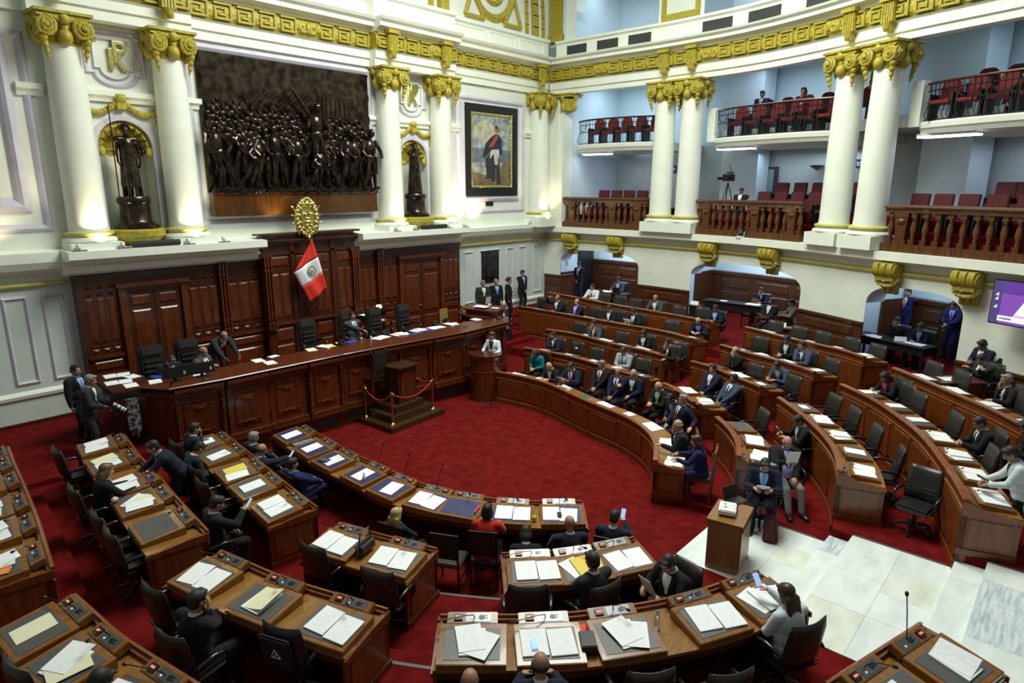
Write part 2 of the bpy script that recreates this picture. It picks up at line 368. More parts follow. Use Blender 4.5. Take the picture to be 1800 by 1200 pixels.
M['bottle'] = mat('clear_bottle_plastic', (.75,.86,.95), .1); M['bottle'].node_tree.nodes['Principled BSDF'].inputs['Transmission Weight'].default_value = .8
M['bluecap'] = mat('blue_bottle_cap', (.05,.15,.6), .4)
M['whitep'] = mat('white_plastic', (.75,.77,.75), .35); M['camgrey'] = mat('pale_lens_barrel', (.62,.62,.60), .35)
M['navy_sign'] = mat('navy_sign_face', (.012,.02,.09), .5); M['sign_w'] = mat('white_sign_print', (.8,.82,.82), .5); M['green_s'] = mat('green_sign_print', (.02,.35,.12), .5)
PEOPLE = [
 (14.524, 11.97, -0.5, 180.0, 'downlap', 'longbrown', 'light', 'teal', 'woman in a teal blouse at the near-lectern end of the ministers bench, head down'),
 (13.732, 10.769, -0.5, 180.0, 'write', 'ringgrey', 'light', 'blacksuit', 'bald man in black suit writing beside the woman in teal'),
 (13.8, 10.154, -0.5, 180.0, 'read', 'dark', 'mid', 'navy+redtie', 'dark-haired man with bright red tie reading papers at the ministers bench'),
 (14.268, 9.572, -0.5, -179.8, 'lap', 'grey', 'light', 'blacksuit+redtie+glasses', 'grey-haired man with glasses and red tie, hands clasped, at the ministers bench'),
 (13.945, 8.829, -0.5, -178.8, 'lap', 'ringdark', 'mid', 'navy+darktie+glasses', 'man in navy suit with dark tie and glasses, hands in lap, beside the gesturing man'),
 (14.227, 8.473, -0.5, 179.1, 'gesture', 'ringgrey', 'light', 'navy', 'balding man in navy suit gesturing with one hand at the ministers bench'),
 (13.791, 7.43, -0.5, 163.5, 'phone', 'ringgrey', 'light', 'blacksuit+greentie', 'bald man with lime green tie at the ministers bench'),
 (13.371, 6.737, -0.5, 152.1, 'downlap', 'dark', 'dark', 'navy+bluetie', 'dark-haired man bent over his phone beside the lime green tie'),
 (13.019, 6.548, -0.5, 147.1, 'armout', 'grey', 'light', 'navy+winetie+glasses', 'grey-haired man in glasses and wine-red tie with one arm over the next chair'),
 (11.642, 5.702, -0.5, 121.7, 'chin', 'ringgrey', 'light', 'blacksuit', 'bald older man resting his face on his hand behind the orange folder'),
 (11.139, 5.059, -0.5, 110.0, 'desk', 'longbrown', 'light', 'navydress', 'woman with brown hair in navy dress at the marble end of the ministers bench'),
 (15.906, 12.473, -0.38, 180.0, 'temple', 'dark', 'mid', 'navy+darktie', 'man in navy leaning his temple on his hand, lectern end of second right row'),
 (15.795, 9.759, -0.38, 180.0, 'phone', 'dark', 'mid', 'lightgrey+darktie', 'man in pale grey jacket with head down in the second right row'),
 (17.236, 11.82, -0.105, 180.0, 'chin', 'dark', 'mid', 'grey', 'man in grey suit with hand on mouth in the third right row'),
 (17.273, 9.977, -0.105, 180.0, 'phone', 'bobdark', 'mid', 'blackdress', 'woman in black bent over her hands in the third right row'),
 (16.551, 8.754, -0.105, -179.4, 'chin', 'dark', 'mid', 'blacksuit', 'dark-suited person with chin on hand at the aisle end of the third right row'),
 (18.961, 14.749, 0.17, 180.0, 'raise', 'ringdark', 'mid', 'navy', 'balding man in navy with a raised hand, far end of fourth right row'),
 (18.653, 13.685, 0.17, 180.0, 'lap', 'ringdark', 'light', 'navy+lilac', 'man in navy suit and lilac shirt beside the man with a raised hand'),
 (18.677, 12.205, 0.17, 180.0, 'phone', 'dark', 'mid', 'blacksuit', 'dark-haired person in black looking down in the fourth right row'),
 (18.838, 11.31, 0.17, 180.0, 'read', 'dark', 'mid', 'blacksuit', 'man in black suit and white shirt reading papers in the fourth right row'),
 (19.18, 9.048, 0.17, -179.2, 'write', 'ringgrey', 'light', 'navy+bluetie', 'bald old man in navy suit writing at the aisle end of the fourth right row'),
 (20.747, 14.364, 0.45, 180.0, 'desk', 'dark', 'mid', 'shirt+winetie', 'man in white shirtsleeves and dark red tie in the top right row'),
 (20.148, 11.241, 0.45, 180.0, 'desk', 'ringdark', 'mid', 'grey', 'balding man in grey suit in the top right row'),
 (19.834, 8.862, 0.45, -179.4, 'phone', 'dark', 'mid', 'navy+blueshirt', 'man in pale blue shirt looking down, aisle end of top right row'),
 (15.547, 6.955, -0.38, 163.9, 'lap', 'dark', 'light', 'navy', 'young man in dark navy suit in the short second-row desk by the aisle'),
 (14.995, 6.251, -0.38, 155.5, 'recline', 'dark', 'dark', 'bluegrey+darktie', 'man in blue-grey suit holding a dark cup at the short second-row desk'),
 (16.862, 6.877, -0.105, 166.2, 'faces', 'ringdark', 'light', 'blacksuit', 'bald man covering his face with both hands'),
 (16.621, 5.468, -0.105, 155.2, 'write', 'dark', 'mid', 'bluegrey', 'man in slate suit leaning over papers, aisle end of third right row'),
 (18.142, 5.922, 0.17, 162.1, 'phone', 'dark', 'mid', 'blacksuit', 'man in black suit and open white shirt behind the fourth-row desk'),
 (17.559, 5.32, 0.17, 156.9, 'temple', 'dark', 'mid', 'bluegrey+darktie', 'man in slate-blue suit with fingers on his temple'),
 (13.314, 3.861, -0.38, 126.2, 'read', 'dark', 'mid', 'blacksuit+glasses', 'dark-haired man with glasses holding folded papers near the marble steps'),
 (11.779, 3.655, -0.38, 222, 'hold', 'ringgrey', 'light', 'lilacman', 'bald man in lilac shirt and grey trousers fanning himself with papers'),
 (10.722, 3.688, -0.38, 200, 'read', 'dark', 'mid', 'navy+skytie', 'young man with sky-blue tie seated by the projector cabinet'),
 (16.332, 2.924, 0.17, 138.8, 'write', 'longdark', 'mid', 'blackdress+pink', 'woman in black jacket over pink blouse writing in the fourth right row'),
 (13.822, 0.944, 0.17, 117.4, 'phone', 'dark', 'mid', 'blacksuit+darktie+glasses', 'man with glasses and dark tie near the marble end of fourth right row'),
 (11.58, 0.21, 0.17, 101.7, 'typest', 'bundark', 'mid', 'whitejacket', 'woman standing in a white jacket typing on a device near the marble steps'),
 (16.266, 0.817, 0.45, 129.5, 'chin', 'grey', 'mid', 'blacksuit', 'grey-haired man in dark suit with hand to his mouth in the top right row'),
 (13.388, 0.157, 0.45, 112.7, 'downlap', 'dark', 'mid', 'blacksuit', 'dark figure at the right edge of the picture behind the top right row'),
 (23.093, 14.68, 0.45, 180.0, 'desk', 'dark', 'mid', 'bluegrey', 'man in blue-grey suit at the table inside the first wall opening'),
 (23.374, 16.999, 0.45, 180.0, 'clasp', 'dark', 'mid', 'navy+badge', 'guard in navy suit with a badge standing in the dark doorway'),
 (23.432, 8.793, 0.6, -179.7, 'chin', 'dark', 'mid', 'navy', 'man in dark suit behind the table inside the middle wall opening'),
 (21.905, 7.959, 0.45, 177.5, 'recline', 'dark', 'dark', 'blacksuit', 'man in black jacket with an orange folder inside the middle wall opening'),
 (22.387, 7.251, 0.45, 120, 'desk', 'dark', 'mid', 'khaki', 'person in khaki jacket seen from the side inside the middle wall opening'),
 (22.863, 4.072, 0.7, 160.8, 'phoneear', 'dark', 'mid', 'royal+pinktie', 'standing man in bright blue suit and pink tie holding a phone to his ear'),
 (22.108, 2.701, 0.6, 154.3, 'phonest', 'dark', 'mid', 'royal+purpletie', 'standing man in dark blue suit looking down at his phone inside the right wall opening'),
 (21.367, 3.957, 0.45, 158.0, 'faces', 'dark', 'mid', 'blacksuit', 'man in black, hands clasped at his mouth, in the right wall opening'),
 (21.043, 3.263, 0.45, 154.5, 'phone', 'dark', 'mid', 'navy+blueshirt', 'man in navy suit looking down at the table in the right wall opening'),
 (18.631, 1.554, 0.65, 141.3, 'phone', 'dark', 'dark', 'navy', 'seated person in dark blue at the back beneath the screen'),
 (18.022, 1.435, 0.45, 138.8, 'armsx', 'dark', 'mid', 'charcoal', 'man in charcoal suit with folded arms and bowed head below the screen'),
 (17.108, 16.923, 0.3, 250, 'holdst', 'grey', 'mid', 'charcoal+palegreentie', 'grey-haired man in charcoal suit with pale green tie standing behind the rostrum end'),
 (17.765, 16.863, 0.3, 250, 'stand', 'ringdark', 'mid', 'blacksuit+bluetie', 'balding man in black suit and blue tie holding white papers in the corner'),
 (18.425, 16.813, 0.3, 300, 'stand', 'bundark', 'mid', 'blacksuit', 'person in black suit seen in profile standing in the corner'),
 (19.984, 17.469, 0.37, 265, 'clasp', 'dark', 'mid', 'blacksuit+bluetie', 'man in black suit with hands clasped standing furthest into the corner'),
 (16.902, 15.715, -0.1, 250, 'lap', 'dark', 'mid', 'navy', 'dark-haired man seated behind the right end of the rostrum'),
 (5.225, 15.323, 0.5, 275, 'downlap', 'dark', 'mid', 'navy+darktie', 'man bent over behind the two rostrum monitors'),
 (5.942, 15.155, 0.5, 300, 'gesture', 'ringdark', 'mid', 'grey+darktie', 'balding man in grey suit at the rostrum turned towards the bending man'),
 (6.763, 16.265, 0.5, 275, 'bend', 'ringdark', 'mid', 'charcoal', 'bald man in charcoal suit bending over the rostrum'),
 (10.742, 16.054, 0.5, 268, 'ear', 'dark', 'mid', 'grey+darktie', 'man in grey suit talking on the phone in the high-backed chair at the rostrum'),
 (13.526, 12.933, -0.38, 196, 'lect', 'tailbrown', 'light', 'whitejacket', 'woman in white jacket speaking at the wooden lectern'),
 (3.476, 14.952, 0.0, 330, 'photo', 'grey', 'mid', 'charcoal', 'photographer in grey suit holding a camera with long white lens'),
 (3.566, 15.924, 0.0, 300, 'stand', 'dark', 'mid', 'blacksuit+bluetie', 'man in dark suit and blue tie standing behind the photographer'),
 (4.536, 12.654, -0.38, 0.0, 'chin', 'dark', 'mid', 'navy', 'man in navy with head on hand, nearest the rostrum in second left row'),
 (4.127, 11.709, -0.38, 0.0, 'downlap', 'dark', 'mid', 'pinstripe', 'man in dark pinstripe suit leaning forward in the second left row'),
 (3.521, 9.248, -0.38, -1.0, 'lookphone', 'dark', 'mid', 'blacksuit', 'man in black suit looking at a bright phone in the second left row'),
 (3.806, 11.485, -0.33, 165, 'leanover', 'dark', 'mid', 'navy', 'man in navy suit leaning over the third left desk towards the seated woman'),
 (2.59, 11.148, -0.105, 0.0, 'desk', 'longdarkblond', 'light', 'blackdress', 'woman in black with long dark blond hair holding a red tablet'),
 (5.711, 12.148, -0.66, 0.0, 'slouch', 'grey', 'mid', 'navy', 'grey-haired man seated furthest from the camera behind the front left desks'),
 (5.482, 11.434, -0.66, 0.0, 'slouchphone', 'ringdark', 'mid', 'navy', 'bald man looking at his phone behind the front left desks'),
 (5.597, 10.394, -0.72, 0.0, 'cross', 'dark', 'mid', 'royal', 'man in bright blue suit with crossed legs behind the front left desks'),
 (5.703, 7.517, -0.66, 14.6, 'slouch', 'longblond', 'light', 'blackdress', 'woman with long blond hair behind the front left desks'),
 (6.49, 6.388, -0.66, 33.4, 'desk', 'bobdark', 'mid', 'reddress', 'woman in red jacket with dark bob at the front left desks'),
 (6.376, 5.463, -0.66, 42.1, 'downlap', 'bobdark', 'mid', 'blackdress', 'dark-haired person low behind the front left desks beside the woman in red'),
 (7.043, 5.143, -0.66, 50.9, 'desk', 'shaved', 'mid', 'navy', 'bald man in navy seen from behind, marble end of front left desks'),
 (7.648, 4.799, -0.66, 20, 'lookphone', 'dark', 'light', 'navy', 'dark-haired man holding up a phone at the end of the front left desks'),
 (6.133, 4.12, -0.38, 75, 'clasp2', 'dark', 'dark', 'charcoal', 'man in charcoal suit with hands clasped sitting sideways behind the second-row desk'),
 (6.906, 3.375, -0.38, 165, 'read', 'dark', 'mid', 'blacksuit', 'man in black suit reading a white paper beside the marble steps'),
 (2.179, 6.628, -0.105, 14.4, 'temple', 'dark', 'mid', 'blacksuit', 'man in black suit with hand on his face wearing white earphones'),
 (3.955, 3.192, -0.105, 42.5, 'desk', 'ringdark', 'mid', 'navy+glasses', 'bald man with glasses and navy jacket at the bottom of the picture'),
 (3.35, 3.541, -0.105, 37.9, 'desk', 'ringdark', 'mid', 'navy', 'crown of a dark-haired man at the bottom edge of the picture'),
 (6.724, 1.878, -0.105, 65.1, 'lookphone', 'longbrown', 'light', 'whitejacket', 'woman in white jacket with long brown hair holding a blue phone'),
 (0.86, 5.724, 0.17, 17.7, 'write', 'dark', 'mid', 'blacksuit', 'dark-haired person at the bottom left behind the corner desk'),
 (23.778, 9.591, 7.431, -180.0, 'lap', 'dark', 'mid', 'navy', 'dark-haired spectator on the upper balcony'),
 (22.543, 7.683, 7.239, 176.0, 'chin', 'bobdark', 'mid', 'winejacket', 'spectator with bushy dark hair and hand at the mouth on the upper balcony'),
 (20.901, 2.057, 6.86, 149.4, 'lap', 'blond', 'light', 'winejacket', 'fair-haired spectator at the right end of the upper balcony'),
 (23.218, 9.821, 4.119, 180.0, 'lap', 'cap', 'mid', 'blacksuit', 'guard in a dark cap and black jacket seated in the lower gallery'),
]
CHAIRS = [
 (15.869, 11.723, -0.38, 180.0, 'with a white badge on its back, right of the temple-leaning man'),
 (15.615, 10.805, -0.38, 180.0, 'empty, second from the temple-leaning man in the second right row'),
 (15.531, 9.121, -0.38, -178.7, 'empty, at the aisle end of the second right row'),
 (17.268, 12.664, -0.105, 180.0, 'left of the grey-suited man in the third right row'),
 (17.041, 10.833, -0.105, 180.0, 'empty, in the middle of the third right row'),
 (17.023, 8.798, -0.105, -179.4, 'empty, at the aisle end of the third right row'),
 (18.958, 15.715, 0.17, 180.0, 'empty, at the far end of the fourth right row'),
 (18.765, 13.08, 0.17, 180.0, 'empty, right of the lilac-shirted man'),
 (18.888, 12.143, 0.17, 180.0, 'empty, between two dark-suited members of the fourth right row'),
 (18.467, 9.846, 0.17, 180.0, 'empty, left of the bald man writing'),
 (20.112, 13.582, 0.45, 180.0, 'empty, just right of the man in shirtsleeves'),
 (20.068, 12.866, 0.45, 180.0, 'empty, two seats right of the man in shirtsleeves'),
 (19.905, 12.13, 0.45, 180.0, 'empty, three seats right of the man in shirtsleeves'),
 (19.656, 10.227, 0.45, 180.0, 'empty, under the first wall pier in the top right row'),
 (20.002, 9.541, 0.45, -179.8, 'empty, by the wall opening at the aisle'),
 (16.168, 6.214, -0.105, 159.3, 'empty, behind the man covering his face'),
 (15.793, 5.149, -0.105, 149.9, 'empty, at the middle aisle end of the third right row'),
 (18.188, 6.868, 0.17, 168.3, 'empty, turned sideways in the fourth right row'),
 (16.993, 4.638, 0.17, 151.0, 'empty, at the middle aisle end of the fourth right row'),
 (19.409, 6.91, 0.45, 170.0, 'empty, below the name card in the middle wall opening'),
 (19.066, 6.114, 0.45, 164.9, 'empty, with a bag before it in the top right row'),
 (18.817, 5.413, 0.45, 160.4, 'empty, under the second wall pier'),
 (18.558, 4.598, 0.45, 155.3, 'empty, left of the end chair in the top right row'),
 (18.191, 3.896, 0.45, 150.6, 'with creased back ending the top right row by the opening'),
 (13.591, 5.049, -0.38, 136.5, 'empty, beside the bare grey desk pad'),
 (14.86, 3.966, -0.105, 137.2, 'empty, first behind the third right curved desk'),
 (14.236, 3.415, -0.105, 130.2, 'empty, second behind the third right curved desk'),
 (13.42, 2.814, -0.105, 121.7, 'empty, third behind the third right curved desk'),
 (12.565, 2.241, -0.105, 108, 'turned sideways at the marble end of the third right curved desk'),
 (11.706, 1.516, -0.105, 172, 'with creased back standing free by the marble steps'),
 (15.866, 2.776, 0.17, 135.9, 'empty, right of the woman in pink'),
 (15.36, 2.467, 0.17, 131.9, 'with creased back in the middle of the fourth right curved desk'),
 (14.381, 1.683, 0.17, 123.2, 'empty, left of the man with glasses, fourth right desk'),
 (12.862, 0.971, 0.17, 111.5, 'empty, behind the standing woman in white'),
 (17.209, 2.512, 0.45, 140.4, 'empty, first behind the fifth right curved desk'),
 (16.763, 1.914, 0.45, 136.0, 'empty, in front of the man with folded arms'),
 (15.779, 0.841, 0.45, 127.4, 'empty, at the right edge of the picture'),
 (4.303, 11.173, -0.38, 0.0, 'empty, with padded arms, third in the second left row'),
 (4.165, 10.559, -0.38, 0.0, 'empty, behind the phone-holding man in black'),
 (2.753, 13.11, -0.105, 0.0, 'empty, nearest the rostrum in the third left row'),
 (2.502, 11.165, -0.105, 0.0, 'under the woman with dark blond hair'),
 (2.486, 9.951, -0.105, 0.0, 'empty, third in the third left row'),
 (2.452, 9.296, -0.105, -0.8, 'empty, at the aisle end of the third left row'),
 (4.329, 7.438, -0.38, 11.9, 'empty, left of the pair at the two-seat desk'),
 (4.553, 6.331, -0.38, 23.2, 'seen from behind at the two-seat desk'),
 (2.372, 7.601, -0.105, 7.6, 'empty, left of the man in black with earphones'),
 (3.013, 5.897, -0.105, 21.6, 'with a dark blue bag hung over its back'),
 (5.573, 4.748, -0.38, 42.0, 'seen from behind in front of the second left desk'),
 (5.015, 2.739, -0.105, 50.5, 'cut by the bottom edge, left of the creased seat'),
 (5.501, 2.173, -0.105, 55.9, 'cut by the bottom edge with creased seat showing'),
 (0.954, 6.823, 0.17, 11.3, 'at the bottom left corner of the picture'),
]
ROWS_R = {
 1: [(12.99, 12.3), (13.16, 10.8), (12.64, 8.92), (12.27, 7.33), (11.56, 6.33), (10.57, 5.76)],
 2: [(14.92, 12.92), (15.07, 11.21), (14.74, 9.38), (14.58, 8.34), (14.57, 7.75), (13.59, 6.35), (13.08, 5.66), (12.66, 5.2), (12.18, 4.83), (11.69, 4.54), (11.32, 4.42)],
 3: [(16.47, 13.3), (16.63, 12.23), (16.29, 10.52), (16.3, 9.57), (16.05, 8.58), (16.1, 7.8), (15.8, 6.87), (15.37, 6.19), (15.07, 5.46), (14.46, 4.8), (13.89, 4.23), (13.37, 3.78), (12.63, 3.23), (11.89, 2.84), (11.27, 2.64)],
 4: [(17.98, 15.87), (17.96, 13.6), (17.87, 11.4), (17.88, 10.22), (17.77, 9.26), (17.46, 8.47), (17.44, 7.65), (17.0, 6.77), (16.87, 6.01), (16.51, 5.02), (16.24, 4.63), (15.59, 3.83), (14.95, 3.02), (14.16, 2.42), (13.31, 1.83), (11.61, 1.09), (10.83, 0.82)],
 5: [(19.89, 16.0), (19.66, 14.09), (19.4, 12.6), (19.18, 10.04), (18.96, 8.65), (18.97, 7.52), (18.57, 6.69), (18.32, 6.0), (17.99, 4.81), (17.78, 4.23), (17.48, 3.89), (16.87, 3.09), (16.04, 2.2), (15.33, 1.48), (14.76, 0.87), (14.18, 0.44)],
}
CONSOLES_L = {
 1: [(7.0, 12.37), (6.92, 11.43), (6.86, 10.65), (6.89, 9.72), (6.88, 8.94), (7.0, 8.15), (7.27, 7.42), (7.62, 6.76), (8.14, 6.19)],
 2: [(5.25, 12.68), (5.17, 11.83), (5.06, 10.87), (4.97, 10.06), (4.89, 9.18), None, (4.93, 7.59), (5.21, 6.75), None, (6.15, 5.3), (6.61, 4.87), (7.26, 4.51)],
 3: [(3.56, 13.27), (3.44, 12.29), (3.37, 11.28), (3.27, 10.34), (3.19, 9.32), None, (3.14, 7.71), (3.33, 6.85), (3.65, 5.91), None, (4.46, 4.56), (5.03, 3.94), (5.68, 3.42), (6.4, 2.96), (7.18, 2.63)],
 4: [(1.78, 13.52), (1.72, 12.88), (1.65, 12.01), (1.57, 11.12), (1.48, 10.2), (1.37, 9.3), None, (1.38, 7.62), (1.46, 6.83), (1.64, 5.93), None, (6.16, 1.0), (6.96, 0.76)],
}
# ================================================================ THE HALL
_cp = np.array([(22.16,19.0),(22.16,15.0),(22.14,12.0),(21.75,9.0),(20.55,5.8),(20.0,4.7),(18.6,1.1),(17.2,-1.5),(15.5,-4)])
def WX(y):
    o = np.argsort(_cp[:, 1]); t, x = _cp[o, 1], _cp[o, 0]; m = np.gradient(x, t)
    i = int(np.clip(np.searchsorted(t, y)-1, 0, len(t)-2)); h = t[i+1]-t[i]; u = (y-t[i])/h
    return float((2*u**3-3*u**2+1)*x[i]+(u**3-2*u**2+u)*h*m[i]+(-2*u**3+3*u**2)*x[i+1]+(u**3-u**2)*h*m[i+1])
def wpt(y, off=0.0):
    """point of the right wall line at y pushed off into the gallery (off>0), with the normal towards the hall"""
    e = .02; dx = (WX(y+e)-WX(y-e))/(2*e); n = nrm([-1, dx])
    return (WX(y)-n[0]*off, y-n[1]*off, n[0], n[1])
def wpath(y0, y1, off=0.0, step=.3):
    k = max(2, int(abs(y1-y0)/step)+1); return [wpt(y, off) for y in np.linspace(y0, y1, k)]
def bpath(x0, x1, y=18.0, k=2): return [(x, y, 0, -1) for x in np.linspace(x0, x1, k)]
def place_on(o, y, z, off=0.0):
    """stand an object (its +Y = out of the wall) on the right wall line"""
    p = wpt(y, off); o.location = (p[0], p[1], z); o.rotation_euler = (0, 0, math.atan2(-p[2], p[3])); return o
def strip_wall(mb, path, zlo, zhi, opens, depth, mi=0, mi_rev=0):
    """vertical wall along path (x,y,nx,ny,s); opens: list of (s0,s1,zb(s),zt(s)); reveals go back by depth"""
    def at(p, z, d=0): return (p[0]-p[2]*d, p[1]-p[3]*d, z)
    for a, b in zip(path[:-1], path[1:]):
        sm = (a[4]+b[4])/2; op = next((o for o in opens if o[0] < sm < o[1]), None)
        if not op: mb.add([at(a, zlo), at(b, zlo), at(b, zhi), at(a, zhi)], [(0,1,2,3)], mi); continue
        za, zb_ = op[3](a[4]), op[3](b[4]); ba, bb = op[2](a[4]), op[2](b[4])
        mb.add([at(a, za), at(b, zb_), at(b, zhi), at(a, zhi)], [(0,1,2,3)], mi)
        mb.add([at(a, za), at(b, zb_), at(b, zb_, depth), at(a, za, depth)], [(0,1,2,3)], mi_rev)
        if ba > zlo+.01:
            mb.add([at(a, zlo), at(b, zlo), at(b, bb), at(a, ba)], [(0,1,2,3)], mi)
            mb.add([at(a, ba), at(b, bb), at(b, bb, depth), at(a, ba, depth)], [(0,1,2,3)], mi_rev)
        for q, s in ((a, op[0]), (b, op[1])):
            if abs(q[4]-s) < 1e-4:
                mb.add([at(q, op[2](q[4])), at(q, op[3](q[4])), at(q, op[3](q[4]), depth), at(q, op[2](q[4]), depth)], [(0,1,2,3)], mi_rev)
def frame_mb(mb, x0, z0, x1, z1, w, y, d, mi=0):
    """mitred moulding frame on a wall facing -Y"""
    for (a, b) in (((x0, z0), (x1, z0)), ((x1, z0), (x1, z1)), ((x1, z1), (x0, z1)), ((x0, z1), (x0, z0))):
        pass
    prof = [(0, 0), (.25, .7), (.5, 1), (.75, .6), (1, 0)]
    for i in range(4):
        (ax, az), (bx, bz) = [((x0, z0), (x1, z0)), ((x1, z0), (x1, z1)), ((x1, z1), (x0, z1)), ((x0, z1), (x0, z0))][i]
        cx, cz = (x0+x1)/2, (z0+z1)/2
        P = []
        for (t, h) in prof:
            k = w*t; P.append((ax+math.copysign(k, cx-ax), y-d*h, az+math.copysign(k, cz-az)))
        for (t, h) in prof:
            k = w*t; P.append((bx+math.copysign(k, cx-bx), y-d*h, bz+math.copysign(k, cz-bz)))
        n = len(prof); mb.add(P, [(k, k+1, k+1+n, k+n) for k in range(n-1)], mi)

# ---------------------------------------------------------------- rear wall (behind the rostrum)
YB = 18.0
NICHES = [5.83, 14.80]; NR = .60
xs = sorted(set([-2.0, 22.16] + [c-NR*math.cos(t) for c in NICHES for t in np.linspace(0, PI, 25)]))
path = [(x, YB, 0, -1, x) for x in xs]
ntop = lambda s: 6.40 + math.sqrt(max(NR**2 - min(abs(s-c) for c in NICHES)**2, 0))
mb = MB(); strip_wall(mb, path, -.7, 16, [(c-NR, c+NR, lambda s: 4.42, ntop) for c in NICHES], .55)
for c in NICHES: mb.box((c, YB+.58, 5.75), (1.5, .06, 3.2))
wall_back = mb.obj('wall_back', [M['wall']], kind='structure')
def wpart(name, mb, m, parent=wall_back, **k): return mb.obj(name, m, parent, **k)
# entablature: architrave, frieze and cornice, breaking forward over the columns
BREAKS = [(4.15, 7.55), (13.1, 16.5)]
def segs(x0, x1):
    out = []; x = x0
    for a, b in BREAKS: out += [(x, a, 0), (a, b, .32)]; x = b
    return out + [(x, x1, 0)]
arch, fri, cor, att = MB(), MB(), MB(), MB()
for a, b, e in segs(-2, 22.0):
    arch.sweep([(-.05, 9.12), (.10+e, 9.12), (.10+e, 9.34), (.16+e, 9.36), (.16+e, 9.56), (.22+e, 9.6), (-.05, 9.6)], bpath(a, b))
    fri.sweep([(-.05, 9.6), (.12+e, 9.6), (.22+e, 9.72), (.24+e, 9.85), (.22+e, 9.98), (.12+e, 10.1), (-.05, 10.1)], bpath(a, b))
    cor.sweep([(-.05, 10.1), (.2+e, 10.1), (.28+e, 10.18), (.45+e, 10.24), (.45+e, 10.36), (.55+e, 10.42), (.6+e, 10.5), (-.05, 10.55)], bpath(a, b))
    att.sweep([(-.05, 10.5), (.14+e, 10.5), (.14+e, 11.08), (.24+e, 11.12), (.24+e, 11.22), (-.05, 11.25)], bpath(a, b))
wpart('architrave', arch, M['white']); wpart('frieze', fri, M['ochre']); wpart('cornice', cor, M['white']); wpart('attic_course', att, M['white'])
mb = MB()
for x0 in (8.0, 9.9, 11.8, 16.75, 18.5, 20.2): frame_mb(mb, x0, 10.6, x0+1.5, 11.02, .05, YB-.14, .03)
wpart('attic_panel', mb, M['wall'])
# frieze ornaments: meander keys and scrolls (each a piece of its own)
def key_mesh():
    m = MB(); t = .05
    for (x, z, w, h) in ((0, .19, .46, t), (-.21, 0, t, .40), (.02, -.17, .42, t), (.20, -.03, t, .26), (.07, .08, .24, t), (-.06, -.01, t, .2), (.04, -.07, .16, t)):
        m.box((x, .02, z), (w, .07, h))
    return m.mesh('meander_block', M['ochre'])
def scroll_mesh():
    m = MB()
    for s in (-1, 1):
        pts = []
        for k in range(15):
            a = k/14*3.6*PI/2; r = .17*(1-k/17); pts.append((s*(.16 + r*math.cos(a+PI*.9)), .02, r*math.sin(a+PI*.9)))
        m.tube(pts, .032, 6)
        m.ell((s*.34, .02, .03), (.09, .05, .14), 8, 6)
    m.ell((0, .03, 0), (.07, .06, .16), 8, 6)
    return m.mesh('scroll_block', M['ochre'], smooth=True)
KEY, SCR = key_mesh(), scroll_mesh()
PAT = [0, 0, 0, 0, 1, 0, 0, 0]
i = 0
for a, b, e in segs(-.9, 22.0):
    n = max(1, int((b-a)/.56))
    for k in range(n):
        o = link('scroll_block' if PAT[i % 8] else 'meander_block', SCR if PAT[i % 8] else KEY, wall_back)
        o.location = (a+(k+.5)*(b-a)/n, YB-.22-e, 9.85); o.rotation_euler = (0, 0, PI); i += 1
